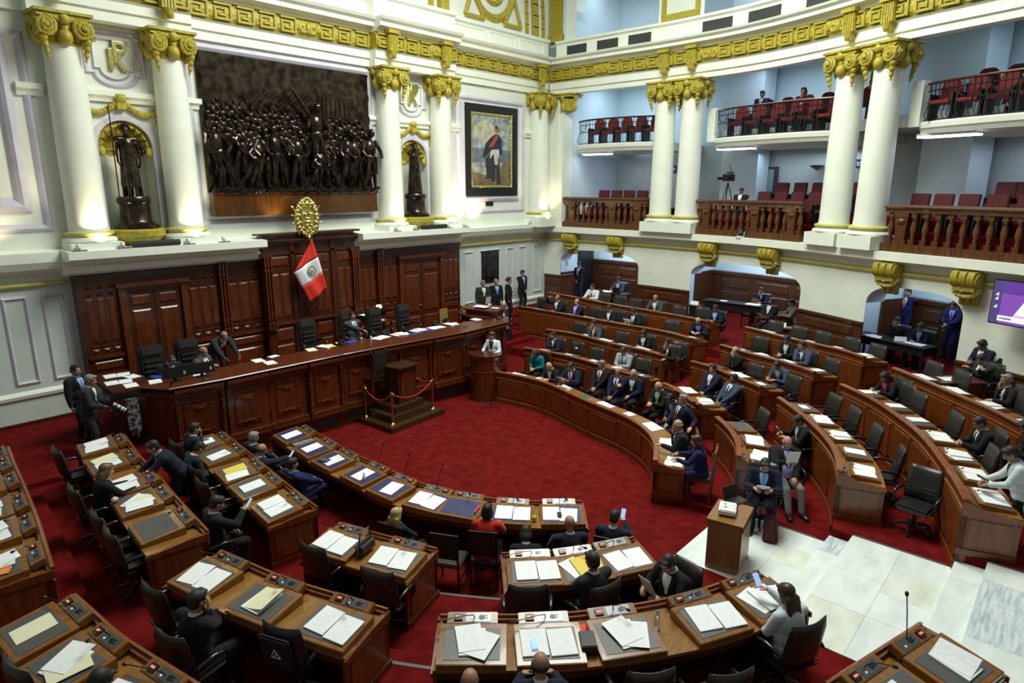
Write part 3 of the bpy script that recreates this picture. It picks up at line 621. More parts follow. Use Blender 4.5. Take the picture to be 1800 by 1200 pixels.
# mouldings: band at mid height, panel frames
mb = MB()
for a, b in ((-2, -.2), (3.8, 4.3), (5.1, 6.6), (7.35, 7.75), (12.95, 13.3), (14.1, 15.55), (16.3, 17.0), (20.6, 21.1)):
    mb.sweep([(-.02, 7.4), (.06, 7.4), (.08, 7.5), (.14, 7.54), (.14, 7.66), (-.02, 7.68)], bpath(a, b))
wpart('moulding_band', mb, M['white'])
def pframe(x0, z0, x1, z1, w, d=.07, y=YB):
    m = MB(); frame_mb(m, x0, z0, x1, z1, w, y, d); return wpart('panel_moulding', m, M['lilac'])
for x0, x1 in ((.1, 4.1), (16.7, 20.7)):
    pframe(x0, 4.42, x1, 8.72, .2); pframe(x0+.35, 4.85, x1-.35, 8.5, .32, .12)
pframe(7.32, 4.32, 13.22, 9.08, .26, .10)
for c in NICHES:
    m = MB()
    for r0, d in ((.72, .06),):
        pts = [(c-r0, 4.42)] + [(c-r0*math.cos(t), 6.40+r0*math.sin(t)) for t in np.linspace(0, PI, 17)] + [(c+r0, 4.42)]
        ins = [(c-.60, 4.42)] + [(c-.60*math.cos(t), 6.40+.60*math.sin(t)) for t in np.linspace(0, PI, 17)] + [(c+.60, 4.42)]
        P = [(x, YB-.06, z) for x, z in pts] + [(x, YB-.06, z) for x, z in ins] + [(x, YB, z) for x, z in pts]
        n = len(pts); F = []
        for k in range(n-1): F += [(k, k+1, k+1+n, k+n), (k, k+1, k+1+2*n, k+2*n)]
        m.add(P, F)
    wpart('niche_moulding', m, M['lilac'])
    m = MB()   # scallop shell in the head of the niche
    for k in range(9):
        a = PI*(k+.5)/9
        m.tube([(c, YB+.5, 6.38), (c-.38*math.cos(a), YB+.36, 6.38+.38*math.sin(a)), (c-.57*math.cos(a), YB+.03, 6.38+.57*math.sin(a))], [.05, .08, .10], 8)
    m.ell((c-.52, YB, 6.28), (.1, .08, .12)); m.ell((c+.52, YB, 6.28), (.1, .08, .12)); m.ell((c-.3, YB+.1, 6.24), (.12, .08, .08)); m.ell((c+.3, YB+.1, 6.24), (.12, .08, .08))
    wpart('scallop_shell', m, M['ochre'], smooth=True)
    m = MB()   # garland over the niche
    for s in (-1, 1):
        for k in range(9):
            t = k/8; m.ell((c+s*(.14+.62*t), YB-.07, 7.36-.16*math.sin(t*PI*.9)-.08*t), (.075, .07, .07), 8, 6)
        for k in range(4): m.ell((c+s*.80, YB-.06, 7.22-.1*k), (.06, .05, .06), 8, 6)
    m.box((c, YB-.09, 7.42), (.2, .14, .34)); m.ell((c, YB-.14, 7.5), (.13, .08, .1))
    wpart('garland', m, M['ochre'], smooth=True)
    m = MB()   # bracket under the statue
    m.lathe((c, YB-.12, 0), [(.22, 3.98), (.34, 4.05), (.55, 4.2), (.62, 4.26), (.62, 4.40), (.58, 4.43)], 24)
    wpart('statue_bracket', m, M['ochre'], smooth=40)
    # cartouche: a moulded shield with gilt initials
    m = MB()
    def shield(w, h, sag, dz):
        pts = [(-w, .62*h), (-w, -.5*h), (-w*.72, -.5*h)] + [(-w*.72*math.cos(t), -.5*h-sag*math.sin(t)) for t in np.linspace(.15, PI-.15, 11)] + [(w*.72, -.5*h), (w, -.5*h), (w, .62*h), (w*.75, .62*h), (w*.75, .72*h), (-w*.75, .72*h), (-w*.75, .62*h)]
        return [(c+x, 8.42+z) for x, z in pts]
    A, B_ = shield(.70, .84, .30, 0), shield(.47, .56, .24, 0)
    for Q, wd in ((A, .12), (B_, .07)):
        cx, cz = c, 8.38; n = len(Q)
        In = [(cx+(x-cx)*(1-wd/.6), cz+(z-cz)*(1-wd/.6)) for x, z in Q]; Md = [((a[0]+b[0])/2, (a[1]+b[1])/2) for a, b in zip(Q, In)]
        P = [(x, YB, z) for x, z in Q] + [(x, YB-.06, z) for x, z in Md] + [(x, YB, z) for x, z in In]
        F = []
        for k in range(n):
            j = (k+1) % n; F += [(k, j, j+n, k+n), (k+n, j+n, j+2*n, k+2*n)]
        m.add(P, F)
    wpart('cartouche_moulding', m, M['lilac'])
    for ch, dx, dz in (('R', -.16, -.05), ('P', -.06, .12)):
        cu = bpy.data.curves.new('gilt_letter', 'FONT'); cu.body = ch; cu.size = .66; cu.extrude = .025; cu.bevel_depth = .012; cu.offset = .004
        t = bpy.data.objects.new('gilt_letter', cu); COL.objects.link(t)
        dg = bpy.context.evaluated_depsgraph_get(); me = bpy.data.meshes.new_from_object(t.evaluated_get(dg)); bpy.data.objects.remove(t)
        me.materials.clear(); me.materials.append(M['gold']); me.name = 'gilt_letter'
        o = link('gilt_letter', me, wall_back); o.location = (c+dx, YB-.05-(.02 if ch == 'P' else 0), 8.2+dz); o.rotation_euler = (PI/2, 0, 0)
# lower wall: ledge, yellow line, panels, dado, skirting
mb = MB()
mb.sweep([(-.02, 3.52), (.22, 3.52), (.34, 3.62), (.42, 3.78), (.42, 4.0), (-.02, 4.05)], bpath(-2, 4.1)); mb.sweep([(-.02, 3.52), (.22, 3.52), (.34, 3.62), (.42, 3.78), (.42, 3.92), (-.02, 3.95)], bpath(16.55, 22.0))
for a, b, e in ((4.05, 8.75, .86), (11.9, 16.6, .86)):
    mb.sweep([(-.02, 3.44), (e-.36, 3.44), (e-.28, 3.5), (e-.28, 3.64), (e-.34, 3.68), (e-.34, 3.78), (e+.12, 3.80), (e+.16, 3.84), (e+.16, 4.02), (-.02, 4.04)], bpath(a, b))
mb.box2((8.7, 17.7, 3.9), (12, 18, 4.05)); 
wpart('ledge', mb, M['white'])
mb = MB()
for a, b in ((-2, 4.1), (16.65, 22.1)): mb.tube([(a, YB-.06, 3.26), (b, YB-.06, 3.26)], .055, 8)
wpart('yellow_line', mb, M['ochreline'])
mb = MB(); mb.box2((-2, YB-.02, -.7), (4.25, YB, 3.3)); mb.box2((16.6, YB-.02, -.7), (22.1, YB, 3.3)); wpart('lower_wall_face', mb, M['lowwall'])
for x0, x1 in ((1.55, 2.5), (2.85, 3.35), (3.6, 4.05), (17.15, 17.7), (17.95, 19.25), (19.55, 20.05), (20.3, 20.85), (21.25, 21.85)):
    pframe(x0, .95, x1, 3.02, .09, .05, YB-.02)
mb = MB(); mb.sweep([(0, .62), (.07, .64), (.09, .72), (.05, .78), (0, .82)], bpath(-2, 4.2)); mb.sweep([(0, .62), (.07, .64), (.09, .72), (.05, .78), (0, .82)], bpath(16.65, 22)); wpart('dado_rail', mb, M['white'])
mb = MB(); mb.box2((-2, YB-.08, -.7), (4.2, YB, .08)); mb.box2((16.6, YB-.08, -.7), (22.1, YB, .42)); wpart('skirting', mb, M['mahogd'])
# lunette ornaments above the attic
mb = MB()
for r0, r1, h in ((1.18, .86, .12), (.62, .40, .10)):
    P = []; F = []; n = 40
    for k in range(n):
        a = 2*PI*k/n
        for (r, y) in ((r0, YB), ((r0+r1)/2, YB-h), (r1, YB)): P.append((18.9+r*math.cos(a), y, 12.55+r*math.sin(a)))
    for k in range(n):
        j = (k+1) % n; F += [(3*k, 3*j, 3*j+1, 3*k+1), (3*k+1, 3*j+1, 3*j+2, 3*k+2)]
    mb.add(P, F)
wpart('lunette_ring', mb, M['ochre'])
for s in (-1, 1):
    mb = MB(); a, b, c3 = (18.9+s*.55, 11.42), (18.9+s*1.5, 11.42), (18.9+s*1.12, 12.35); 
    for p, q in ((a, b), (b, c3), (c3, a)): mb.tube([(p[0], YB-.04, p[1]), (q[0], YB-.04, q[1])], .08, 6)
    wpart('lunette_triangle', mb, M['ochre'])
mb = MB()
for x0, wd in ((20.75, .1), (21.25, .34), (21.75, .09)):
    P = [(x0-.0*t-.55*(t/4)**2, YB-.02, 11.2+t) for t in np.linspace(0, 4.5, 12)]
    for p, q in zip(P[:-1], P[1:]): mb.box(((p[0]+q[0])/2, YB-.06, (p[2]+q[2])/2), (wd, .1, (q[2]-p[2])+.04))
wpart('arch_band', mb, M['ochre'])
mb = MB(); mb.box2((16.1, YB-.2, 11.2), (16.5, YB, 15)); mb.box2((15.7, YB-.2, 11.2), (15.8, YB, 15)); wpart('arch_band', mb, M['ochre'])

# ---------------------------------------------------------------- right wall (curved), with galleries above and openings below
def top_arch(a, b, zs=2.3, zt=2.86):
    def f(s):
        u = min(1, abs((s-(a+b)/2)/((b-a)/2))); return zs + (zt-zs)*(1-u**3.2)**(1/2.2)
    return f
OPEN = [(13.27, 17.15), (6.66, 10.98), (2.15, 4.55)]
sam = set(np.linspace(18, -3.5, 60).tolist())
for a, b in OPEN:
    t = np.linspace(0, PI, 33); sam |= set(((a+b)/2-(b-a)/2*np.cos(t)).tolist())
sam = sorted(sam, reverse=True)
mb = MB(); strip_wall(mb, [wpt(y)+(y,) for y in sam], -.7, 3.6, [(a, b, lambda s: -.7, top_arch(a, b)) for a, b in OPEN], .75, 0, 1)
wall_right = mb.obj('wall_right', [M['wall'], M['bluewall']], kind='structure')
def rpart(name, mb, m, **k): return mb.obj(name, m, wall_right, **k)
mb = MB(); mb.sweep([(-.3, 3.5), (.14, 3.5), (.18, 3.54), (.36, 3.58), (.36, 3.80), (-.3, 3.82)], wpath(17.7, -3.4)); rpart('ledge', mb, M['white'])
mb = MB(); mb.sweep([(-.02, 3.17), (.06, 3.19), (.08, 3.24), (.06, 3.29), (-.02, 3.31)], wpath(17.9, -3.4)); rpart('yellow_line', mb, M['ochreline'])
# wainscot with rails and panels
for a, b, zt in ((18.0, 17.15, 1.7), (13.27, 10.98, 1.7), (6.66, 4.55, 1.75), (2.15, -3.3, 1.28)):
    mb = MB(); mb.sweep([(-.02, .1), (.05, .1), (.05, zt-.1), (.09, zt-.08), (.09, zt), (-.02, zt)], wpath(a, b)); o = rpart('wainscot', mb, M['wains'])
    n = max(1, int((a-b)/1.15))
    for k in range(n):
        y0, y1 = a-(k+.12)*(a-b)/n, a-(k+.88)*(a-b)/n
        for z0, z1 in ((zt-.48, zt-.18), (zt-.98, zt-.56)):
            m = MB(); m.sweep([(.04, z0), (.075, z0+.04), (.075, z1-.04), (.04, z1)], wpath(y0, y1)); m.obj('panel', M['wains'], o)
# rooms behind the openings
for (a, b), dp in zip(OPEN, (3.2, 3.2, 3.2)):
    yl, yr = a-.5, b+(.9 if b < 17 else .55)
    back = wpath(yr, yl, dp, .5); mb = MB()
    mb.sweep([(0, .2), (0, 3.45)], back, 0, closed=False)
    for q in (yr, yl):
        p0, p1 = wpt(q, .74), wpt(q, dp); mb.add([(p0[0], p0[1], .2), (p1[0], p1[1], .2), (p1[0], p1[1], 3.45), (p0[0], p0[1], 3.45)], [(0,1,2,3)])
    f0, f1 = wpath(yr, yl, .74, .5), wpath(yr, yl, dp, .5); n = len(f0)
    mb.add([(p[0], p[1], 3.45) for p in f0] + [(p[0], p[1], 3.45) for p in f1], [(k, k+1, k+1+n, k+n) for k in range(n-1)])
    rpart('opening_wall', mb, M['bluewall'])
    mb = MB(); mb.sweep([(0, .3), (.08, .3), (.08, 1.95), (.14, 1.98), (.16, 2.12), (0, 2.14)], wpath(yr-.05, yl+.05, dp-.02, .4))
    if b < 17:
        p0, p1 = wpt(yr-.03, dp), wpt(yr-.03, 1.9); mb.box(((p0[0]+p1[0])/2, (p0[1]+p1[1])/2, 1.2), (1.4, .08, 1.85), math.atan2(p1[1]-p0[1], p1[0]-p0[0]))
    o = rpart('opening_wainscot', mb, M['wains'])
    for k in range(4):
        y0, y1 = yr-.4-(k+.1)*(yr-yl-.6)/4, yr-.4-(k+.9)*(yr-yl-.6)/4
        for z0, z1 in ((1.45, 1.85), (.5, 1.35)):
            m = MB(); m.sweep([(.07, z0), (.11, z0+.05), (.11, z1-.05), (.07, z1)], wpath(y0, y1, dp-.02)); m.obj('panel', M['wains'], o)
    f0, f1 = wpath(yr, yl, -.1, .5), wpath(yr, yl, dp, .5)
# dark doorway in the first opening
d = MB(); d.box2((24.15, 17.5, .4), (25.15, 17.69, 2.8)); rpart('dark_doorway', d, M['blackp'])
mb = MB(); mb.box2((22.1, 17.08, .3), (22.95, 17.16, 1.68)); mb.box2((22.9, 17.6, .3), (24.1, 17.69, 1.68)); mb.box2((22.1, 17.04, 1.62), (22.95, 17.16, 1.7)); mb.box2((22.9, 17.56, 1.62), (24.1, 17.69, 1.7)); rpart('opening_wainscot', mb, M['wains'])
# consoles (yellow brackets) under the ledge
def bracket_mesh():
    m = MB()
    pr = [(0, 3.5), (.52, 3.5), (.56, 3.4), (.54, 3.26), (.44, 3.14), (.32, 3.06), (.22, 3.0), (.0, 2.98)]
    for k in range(3): m.add([(x, y, z) for x in (-.26+.19*k, -.11+.19*k) for (y, z) in [(q[0], q[1]) for q in pr]], [tuple(range(7, -1, -1)), tuple(range(8, 16))] + [(j, (j+1) % 8, (j+1) % 8+8, j+8) for j in range(8)])
    m.box((0, .22, 3.24), (.5, .4, .42)); m.lathe((-.30, .36, 3.3), [(.16, 0), (.16, .6)], 14, axis=(1, 0, 0))
    return m.mesh('bracket_scroll', M['ochre'], smooth=35)
def garl_mesh():
    m = MB()
    for k in range(9):
        t = k/8*PI; m.ell((-.26*math.cos(t), .30, 3.06-.16*math.sin(t)), (.075, .07, .07), 8, 6)
    return m.mesh('garland', M['ochreline'], smooth=True)
def drop_mesh():
    m = MB(); m.box((0, .1, 2.88), (.46, .22, .08))
    for k in (-1, 0, 1): m.lathe((k*.15, .1, 2.66), [(.04, 0), (.075, .05), (.06, .18)], 8)
    m.box((0, .05, 2.76), (.4, .1, .2)); return m.mesh('drop_row', M['ochre'])
bm_, gm_, dm_ = bracket_mesh(), garl_mesh(), drop_mesh()
for k, y in enumerate((16.45, 14.2, 10.15, 7.7, 3.9, 2.05, -1)):
    t = thing('wall_bracket', 'yellow scrolled wall bracket with a garland, %s from the far corner under the right ledge' % ('first','second','third','fourth','fifth','sixth','seventh')[k], 'bracket', group='yellow brackets under the right ledge')
    for me in (bm_, gm_, dm_): link(me.name, me, t)
    place_on(t, y, .02, 0)
# upper structure of the right wall
mb = MB()
mb.sweep([(-.3, 9.12), (.06, 9.12), (.06, 9.3), (.12, 9.32), (.12, 9.56), (.18, 9.6), (-.3, 9.6)], wpath(17.8, -3.4)); rpart('architrave', mb, M['white'])
mb = MB(); mb.sweep([(-.3, 9.6), (.08, 9.6), (.2, 9.72), (.22, 9.85), (.2, 9.98), (.08, 10.1), (-.3, 10.1)], wpath(17.8, -3.4)); rpart('frieze', mb, M['ochre'])
mb = MB(); mb.sweep([(-.3, 10.1), (.18, 10.1), (.26, 10.18), (.42, 10.24), (.42, 10.34), (.52, 10.4), (.55, 10.46), (.1, 10.5), (.1, 11.0), (.2, 11.04), (.2, 11.12), (-.3, 11.14)], wpath(17.5, -3.4)); rpart('cornice_and_parapet', mb, M['white'])
L = [(y, wpt(y)) for y in np.arange(17.4, -3, -.56)]
for i, (y, p) in enumerate(L):
    o = link('scroll_block' if PAT[i % 8] else 'meander_block', SCR if PAT[i % 8] else KEY, wall_right); place_on(o, y, 9.85, -.2)
for y0, y1 in ((16.95, 16.0), (15.5, 14.55), (14.1, 13.15), (11.1, 9.98), (9.4, 8.25), (7.4, 6.2), (5.2, 4.0), (2.8, 1.6)):
    mb = MB(); mb.sweep([(.05, 10.58), (.115, 10.58), (.115, 10.9), (.05, 10.9)], wpath(y0, y1)); rpart('parapet_grille', mb, M['vent'])
# upper arches
UO = [(13.0, 16.7), (7.6, 11.2), (2.2, 5.8)]
sam = set(np.linspace(18, -3.5, 50).tolist())
for a, b in UO: sam |= set(((a+b)/2-(b-a)/2*np.cos(np.linspace(0, PI, 25))).tolist())
sam = sorted(sam, reverse=True)
mb = MB(); strip_wall(mb, [wpt(y, .1)+(y,) for y in sam], 11.0, 16, [(a, b, lambda s: 11.0, (lambda a, b: lambda s: 12.2+2.2*math.sqrt(max(0, 1-((s-(a+b)/2)/((b-a)/2))**2)))(a, b)) for a, b in UO], .6)
rpart('upper_wall', mb, M['wall'])
for a, b in ((11.35, 12.85), (5.95, 7.45)):
    mb = MB()
    for (y0, y1, z0, z1) in ((b, a, 11.2, 11.4), (b, b-.16, 11.4, 15), (a+.16, a, 11.4, 15)): mb.sweep([(-.1, z0), (.0, z0), (.0, z1), (-.1, z1)], wpath(y0, y1, .02, .3))
    rpart('yellow_panel_frame', mb, M['ochre'])
mb = MB(); mb.sweep([(-.12, 11.14), (.02, 11.14), (.02, 15.5), (-.12, 15.5)], wpath(17.95, 17.35, 0, .2)); mb.sweep([(-.1, 11.14), (.1, 11.14), (.1, 11.4), (-.1, 11.4)], wpath(17.95, 17.2, 0, .2)); rpart('arch_band', mb, M['ochre'])
# corner pilasters, gallery shell
mb = MB(); mb.box2((21.95, 16.98, 3.8), (22.6, 18, 9.15)); mb.box2((21.9, 17.2, 3.8), (22.0, 17.8, 9.1)); rpart('corner_pilaster', mb, M['wall'])
mb = MB()
mb.sweep([(0, 7.1), (0, 16)], wpath(17.4, -3.4, 4.1, .5), 0, closed=False)
p0, p1 = wpt(17.15, 0), wpt(17.15, 4.2); mb.add([(22.1, 17.15, 3.7), (26.4, 17.15, 3.7), (26.4, 17.15, 16), (22.1, 17.15, 16)], [(0,1,2,3)])
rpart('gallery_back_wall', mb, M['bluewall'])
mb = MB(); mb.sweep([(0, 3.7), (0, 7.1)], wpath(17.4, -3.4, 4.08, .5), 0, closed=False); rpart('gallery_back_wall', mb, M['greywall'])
for y, d0 in ((11.0, 2.6), (5.0, 2.6)):   # return walls between the bays
    p = wpt(y, 3.4); mb = MB(); mb.box((p[0], p[1], 9.8), (1.5, .9, 12.4), math.atan2(-p[2], p[3])); rpart('gallery_pier', mb, M['bluewall'])
f0, f1 = wpath(18, -3.4, -.05, .5), wpath(18, -3.4, 4.2, .5); n = len(f0)
for nm, z, m_ in (('gallery_floor', 3.72, 'carpet'), ('gallery_ceiling', 10.0, 'bluewall')):
    mb = MB(); mb.sweep([(0.05, z), (0.05, z+.08), (-4.2, z+.08), (-4.2, z)], wpath(18, -3.4, 0, .5)); rpart(nm, mb, M[m_])
# upper balconies: bowed slab, iron railing
BAYS = [(16.95, 12.95), (10.85, 6.75), (4.25, -2.2)]
ORD = ('far', 'middle', 'near')
for bi, (a, b) in enumerate(BAYS):
    n = 25; ys = np.linspace(a, b, n)
    def bow(k): u = 2*k/(n-1)-1; return .55*(1-abs(u)**3)-.75 if bi < 2 else .45*(1-abs(max(-1, u if u < 0 else u*.3))**3)-.75
    fp = []
    for k, y in enumerate(ys): p = wpt(y, -bow(k)); fp.append((p[0], p[1], p[2], p[3]))
    mb = MB(); mb.sweep([(-3.6, 6.84), (-.08, 6.84), (-.02, 6.94), (.02, 6.98), (.04, 7.1), (-.02, 7.14), (-3.6, 7.14)], fp)
    t = thing('upper_balcony', 'white bowed upper balcony with a black iron railing in the %s gallery bay' % ORD[bi], 'balcony')
    mb.obj('balcony_slab', M['white'], t)
    mb = MB(); mb.tube([(p[0]+p[2]*-.08, p[1]+p[3]*-.08, 8.08) for p in fp], .035, 8); mb.obj('hand_rail', M['mahogd'] if bi else M['iron'], t)
    mb = MB(); P = withn(crom([(p[0], p[1]) for p in fp], .14), toward=(10, 9))
    for j, (x, y, nx, ny) in enumerate(P):
        mb.tube([(x+nx*o_, y+ny*o_, z) for o_, z in ((-.08, 8.06), (-.10, 7.75), (-.02, 7.45), (.03, 7.28), (-.06, 7.16))], .011, 4, caps=False)
    for z, o_ in ((7.17, -.06), (7.62, -.08), (7.9, -.08)): mb.tube([(x+nx*o_, y+ny*o_, z) for x, y, nx, ny in P], .014, 4)
    mb.obj('iron_bars', M['iron'], t, kind='stuff')
    mb = MB()
    for j in range(3, len(P)-3, 6):
        x, y, nx, ny = P[j]; tx, ty = -ny, nx
        for s in (-1, 1):
            mb.tube([(x-nx*.08+tx*s*(.05+.26*math.sin(q)), y-ny*.08+ty*s*(.05+.26*math.sin(q)), 7.66+.36*(1-math.cos(q))/1.3) for q in np.linspace(0, 1.9, 7)], .016, 4)
    mb.obj('iron_scrolls', M['iron'], t, kind='stuff')
    # wooden balustrade on the ledge below
    t = thing('balustrade', 'brown wooden balustrade of turned balusters on the ledge of the %s gallery bay' % ORD[bi], 'balustrade')
    bp = wpath(a+.0, b-.0, -.05, .3)
    mb = MB(); mb.sweep([(-.12, 4.93), (.14, 4.93), (.17, 4.97), (.12, 5.03), (-.12, 5.03)], bp); mb.sweep([(-.10, 4.83), (.10, 4.83), (.10, 4.93), (-.10, 4.93)], bp); mb.obj('top_rail', M['balw'], t)
    mb = MB(); mb.sweep([(-.12, 3.8), (.14, 3.8), (.14, 4.02), (-.12, 4.02)], bp); mb.obj('bottom_rail', M['balw'], t)
    if bi == 0:
        bm1 = MB(); bm1.box((0, 0, .07), (.15, .15, .14)); bm1.lathe((0,0,0), [(.05,.14),(.06,.2),(.045,.24),(.075,.32),(.085,.42),(.06,.56),(.04,.64),(.06,.67),(.04,.7)], 10); bm1.box((0,0,.76), (.13,.13,.12)); BAL = bm1.mesh('baluster', M['balw'], smooth=50)
        bm2 = MB(); bm2.box((0,0,.06), (.36,.2,.12)); bm2.add([(-.12,-.08,.12),(.12,-.08,.12),(.12,.08,.12),(-.12,.08,.12),(-.17,-.1,.7),(.17,-.1,.7),(.17,.1,.7),(-.17,.1,.7)], [(0,3,2,1),(4,5,6,7),(0,1,5,4),(1,2,6,5),(2,3,7,6),(3,0,4,7)]); bm2.box((0,0,.76),(.38,.22,.12)); bm2.ell((0,.1,.6),(.12,.06,.07)); BPI = bm2.mesh('balustrade_pier', M['balw'])
    N = int((a-b)/.27)
    for k in range(N):
        y = a-(k+.5)*(a-b)/N; pier = k in (1, N//2+1 if N > 8 else 5, N-2)
        o = link('balustrade_pier' if pier else 'baluster', BPI if pier else BAL, t); place_on(o, y, 4.01, -.05)

# ---------------------------------------------------------------- columns
def capital_parts():
    m = MB(); m.lathe((0,0,0), [(.37,.0),(.39,.04),(.36,.08),(.40,.3),(.47,.45)], 20)
    m.box((0,0,.56), (1.0,1.0,.09)); m.box((0,0,.63), (1.1,1.1,.06))
    for k in range(4):
        a = k*PI/2; m.ell((.47*math.cos(a), .47*math.sin(a), .50), (.11,.11,.13), 10, 8); m.ell((.40*math.cos(a), .40*math.sin(a), .15), (.15,.15,.17), 10, 8); m.ell((.42*math.cos(a), .42*math.sin(a), .34), (.08,.08,.10), 8, 6)
    cap = m.mesh('capital', M['ochre'], smooth=40)
    m = MB()   # the pair of spiral volutes on one face
    for s in (-1, 1):
        pts = []
        for k in range(24):
            a = k/23*4.8*PI; r = .215*(1-k/27); pts.append((s*(.36 + r*math.cos(a+PI/2)*.92), .46+.004*k, .34 + r*math.sin(a+PI/2)))
        m.tube(pts, [.055-.0012*k for k in range(24)], 6); m.lathe((s*.36,.36,.34), [(.2,0),(.22,.05),(.16,.10)], 16, axis=(0,1,0)); m.ell((s*.36,.55,.34),(.05,.05,.05),8,6)
    m.tube([(-.3,.46,.53),(0,.47,.46),(.3,.46,.53)], .05, 6)
    vol = m.mesh('volute_pair', M['ochre'], smooth=40)
    m = MB(); m.ell((.58,0,.10),(.09,.09,.10),8,6); m.ell((.55,0,-.03),(.07,.07,.10),8,6); m.ell((.52,0,-.16),(.055,.055,.09),8,6); m.ell((.50,0,-.27),(.03,.03,.06),6,5)
    return cap, vol, m.mesh('pendant', M['ochre'], smooth=True)
CAP, VOL, PEN = capital_parts()
mb = MB(); mb.lathe((0,0,0), [(.42,4.42),(.405,4.6),(.40,5.6),(.385,7.2),(.36,8.2),(.365,8.45)], 32); SHAFT = mb.mesh('shaft', M['white'], smooth=60)
mb = MB(); mb.box((0,0,4.0),(1.08,1.08,.36)); mb.lathe((0,0,0), [(.54,4.18),(.57,4.22),(.54,4.28),(.47,4.30),(.45,4.33)], 32); BASE = mb.mesh('column_base', M['white'], smooth=40)
mb = MB(); mb.lathe((0,0,0), [(.44,4.33),(.50,4.34),(.52,4.38),(.50,4.42),(.43,4.43)], 32); RING = mb.mesh('base_ring', M['ochreline'], smooth=60)
mb = MB()
for k in range(5): mb.box((-.14+.07*k, .05, 9.85), (.05, .12, .56))
mb.box((0, .02, 9.85), (.36, .1, .56)); mb.box((0, .06, 10.12), (.44, .22, .1)); mb.lathe((0, .04, 9.36), [(.05,0),(.10,.08),(.13,.22)], 10); mb.box((0,.0,9.5),(.22,.12,.24)); STRAP = mb.mesh('frieze_strap', M['ochre'])
def column(x, y, ang, label, d=.4, zt=0):
    t = thing('column', label, 'column', (x, y, 0), ang, 'white columns with yellow capitals')
    for me in (SHAFT, BASE, RING): link(me.name, me, t)
    c = link('capital', CAP, t); c.location = (0, 0, 8.45)
    for k in range(4):
        o = link('volute_pair', VOL, c); o.rotation_euler = (0, 0, k*PI/2); o = link('pendant', PEN, c); o.rotation_euler = (0, 0, PI/4+k*PI/2)
    s = link('frieze_strap', STRAP, t); s.location = (0, d, 0)
for x, l in ((-.9, 'white column at the far left beyond the picture edge'), (4.72, 'white column left of the left bronze statue'), (6.95, 'white column between the left statue and the bronze relief'), (13.62, 'white column between the bronze relief and the right statue'), (15.9, 'white column between the right statue and the framed portrait'), (21.3, 'white column between the portrait and the far corner')):
    column(x, 17.72, PI, l, .36 if x not in (-.9, 21.3) else .12)
for y, l in ((12.45, 'far column of the first pair along the right gallery'), (11.34, 'near column of the first pair along the right gallery'), (5.82, 'far column of the second pair along the right gallery'), (4.75, 'near column of the second pair along the right gallery')):
    p = wpt(y); column(p[0], p[1], math.atan2(-p[2], p[3]), l, .24)
c = link('capital', CAP, wall_right); c.location = (22.2, 16.95, 8.45); c.scale = (.8, .8, 1)
# baluster ends: white posts beside the upper balcony
mb = MB()
for y in (12.0, 10.95, 5.4, 4.35):
    p = wpt(y, .75); mb.box((p[0], p[1], 7.6), (.3, .25, 1.15), math.atan2(-p[2], p[3]))
rpart('balcony_post', mb, M['white'])
# ================================================================ FLOORS
HC = (9.85, 8.6)
def rowcurve(pts, step=.2, it=6): return smoothpath(crom(pts, step), it)
def shift(p, d): q = withn(p, away=HC); return np.array([(x+nx*d, y+ny*d) for x, y, nx, ny in q])
CR = {k: rowcurve(v) for k, v in ROWS_R.items()}
CL = {k: shift(rowcurve([q for q in v if q]), -.10) for k, v in CONSOLES_L.items()}
TIER = [-.66, -.38, -.105, .17, .45]
mb = MB(); mb.box2((-2.5, 3.0, -.86), (24, 18, -.66)); mb.obj('floor', M['carpet'], kind='structure')
outer = [wpt(y, 3.3)[:2] for y in np.linspace(16.3, -3.6, 24)]
tier_objs = {}
for k, z in ((1, -.5), (2, -.38), (3, -.105), (4, .17), (5, .45)):
    c = CR[k]; ext = [(c[0][0], 16.3)] + [tuple(p) for p in c] + [(10.87, c[-1][1]-.12)]
    if k == 5: ext = [(c[0][0], 16.3)] + [tuple(p) for p in c] + [(12.2, -1.2), (10.87, -1.3)]
    if k == 1: ext = [(c[0][0]+.02, 12.6)] + [tuple(p) for p in c[2:]] + [(10.87, 5.2)]; poly = ext + [(10.87, 4.35), (13, 5.0), (15.6, 7), (16, 12.6)]
    else: poly = ext + [(10.87, -3.6)] + [tuple(p) for p in outer[::-1]] + [(23, 16.3)]
    mb = MB(); mb.prism(poly, (0,0,-.85), (1,0,0), (0,1,0), (0,0,1), z+.85); mb.obj('floor_tier', M['carpet'], kind='structure')
mb = MB(); mb.box2((15.4, 16.3, -.8), (23, 18, .30)); mb.box2((15.6, 15.0, -.8), (17.9, 16.3, .0)); mb.box2((16.5, 15.4, -.8), (17.9, 16.3, .16)); mb.box2((17.9,16.9,-.8),(26.5,18.6,.44)); mb.obj('floor_corner', M['carpet'], kind='structure')
for k, z in ((2, -.38), (3, -.105), (4, .17)):
    c = CL[k]; poly = [(c[0][0], 14.2)] + [tuple(p) for p in c] + [(8.75 if k == 2 else 7.76, c[-1][1]-(.35 if k < 4 else .1)), (8.75 if k == 2 else 7.76, -4), (-2.4, -4), (-2.4, 14.2)]
    mb = MB(); mb.prism(poly, (0,0,-.85), (1,0,0), (0,1,0), (0,0,1), z+.85); mb.obj('floor_tier', M['carpet'], kind='structure')
    s = MB(); s.sweep([(0, z), (.05, z), (.05, z+.006), (0, z+.006)], withn(c, away=HC)); s.obj('trim_step_edge', M['strip'], kind='structure')
    if k > 2:
        c2 = shift(c, -.36); mb = MB(); mb.sweep([(0, z-.3), (.42, z-.3), (.42, z-.14), (0, z-.14)], withn(c2, away=HC)); mb.obj('floor_step', [M['carpet'], M['strip']], kind='structure')
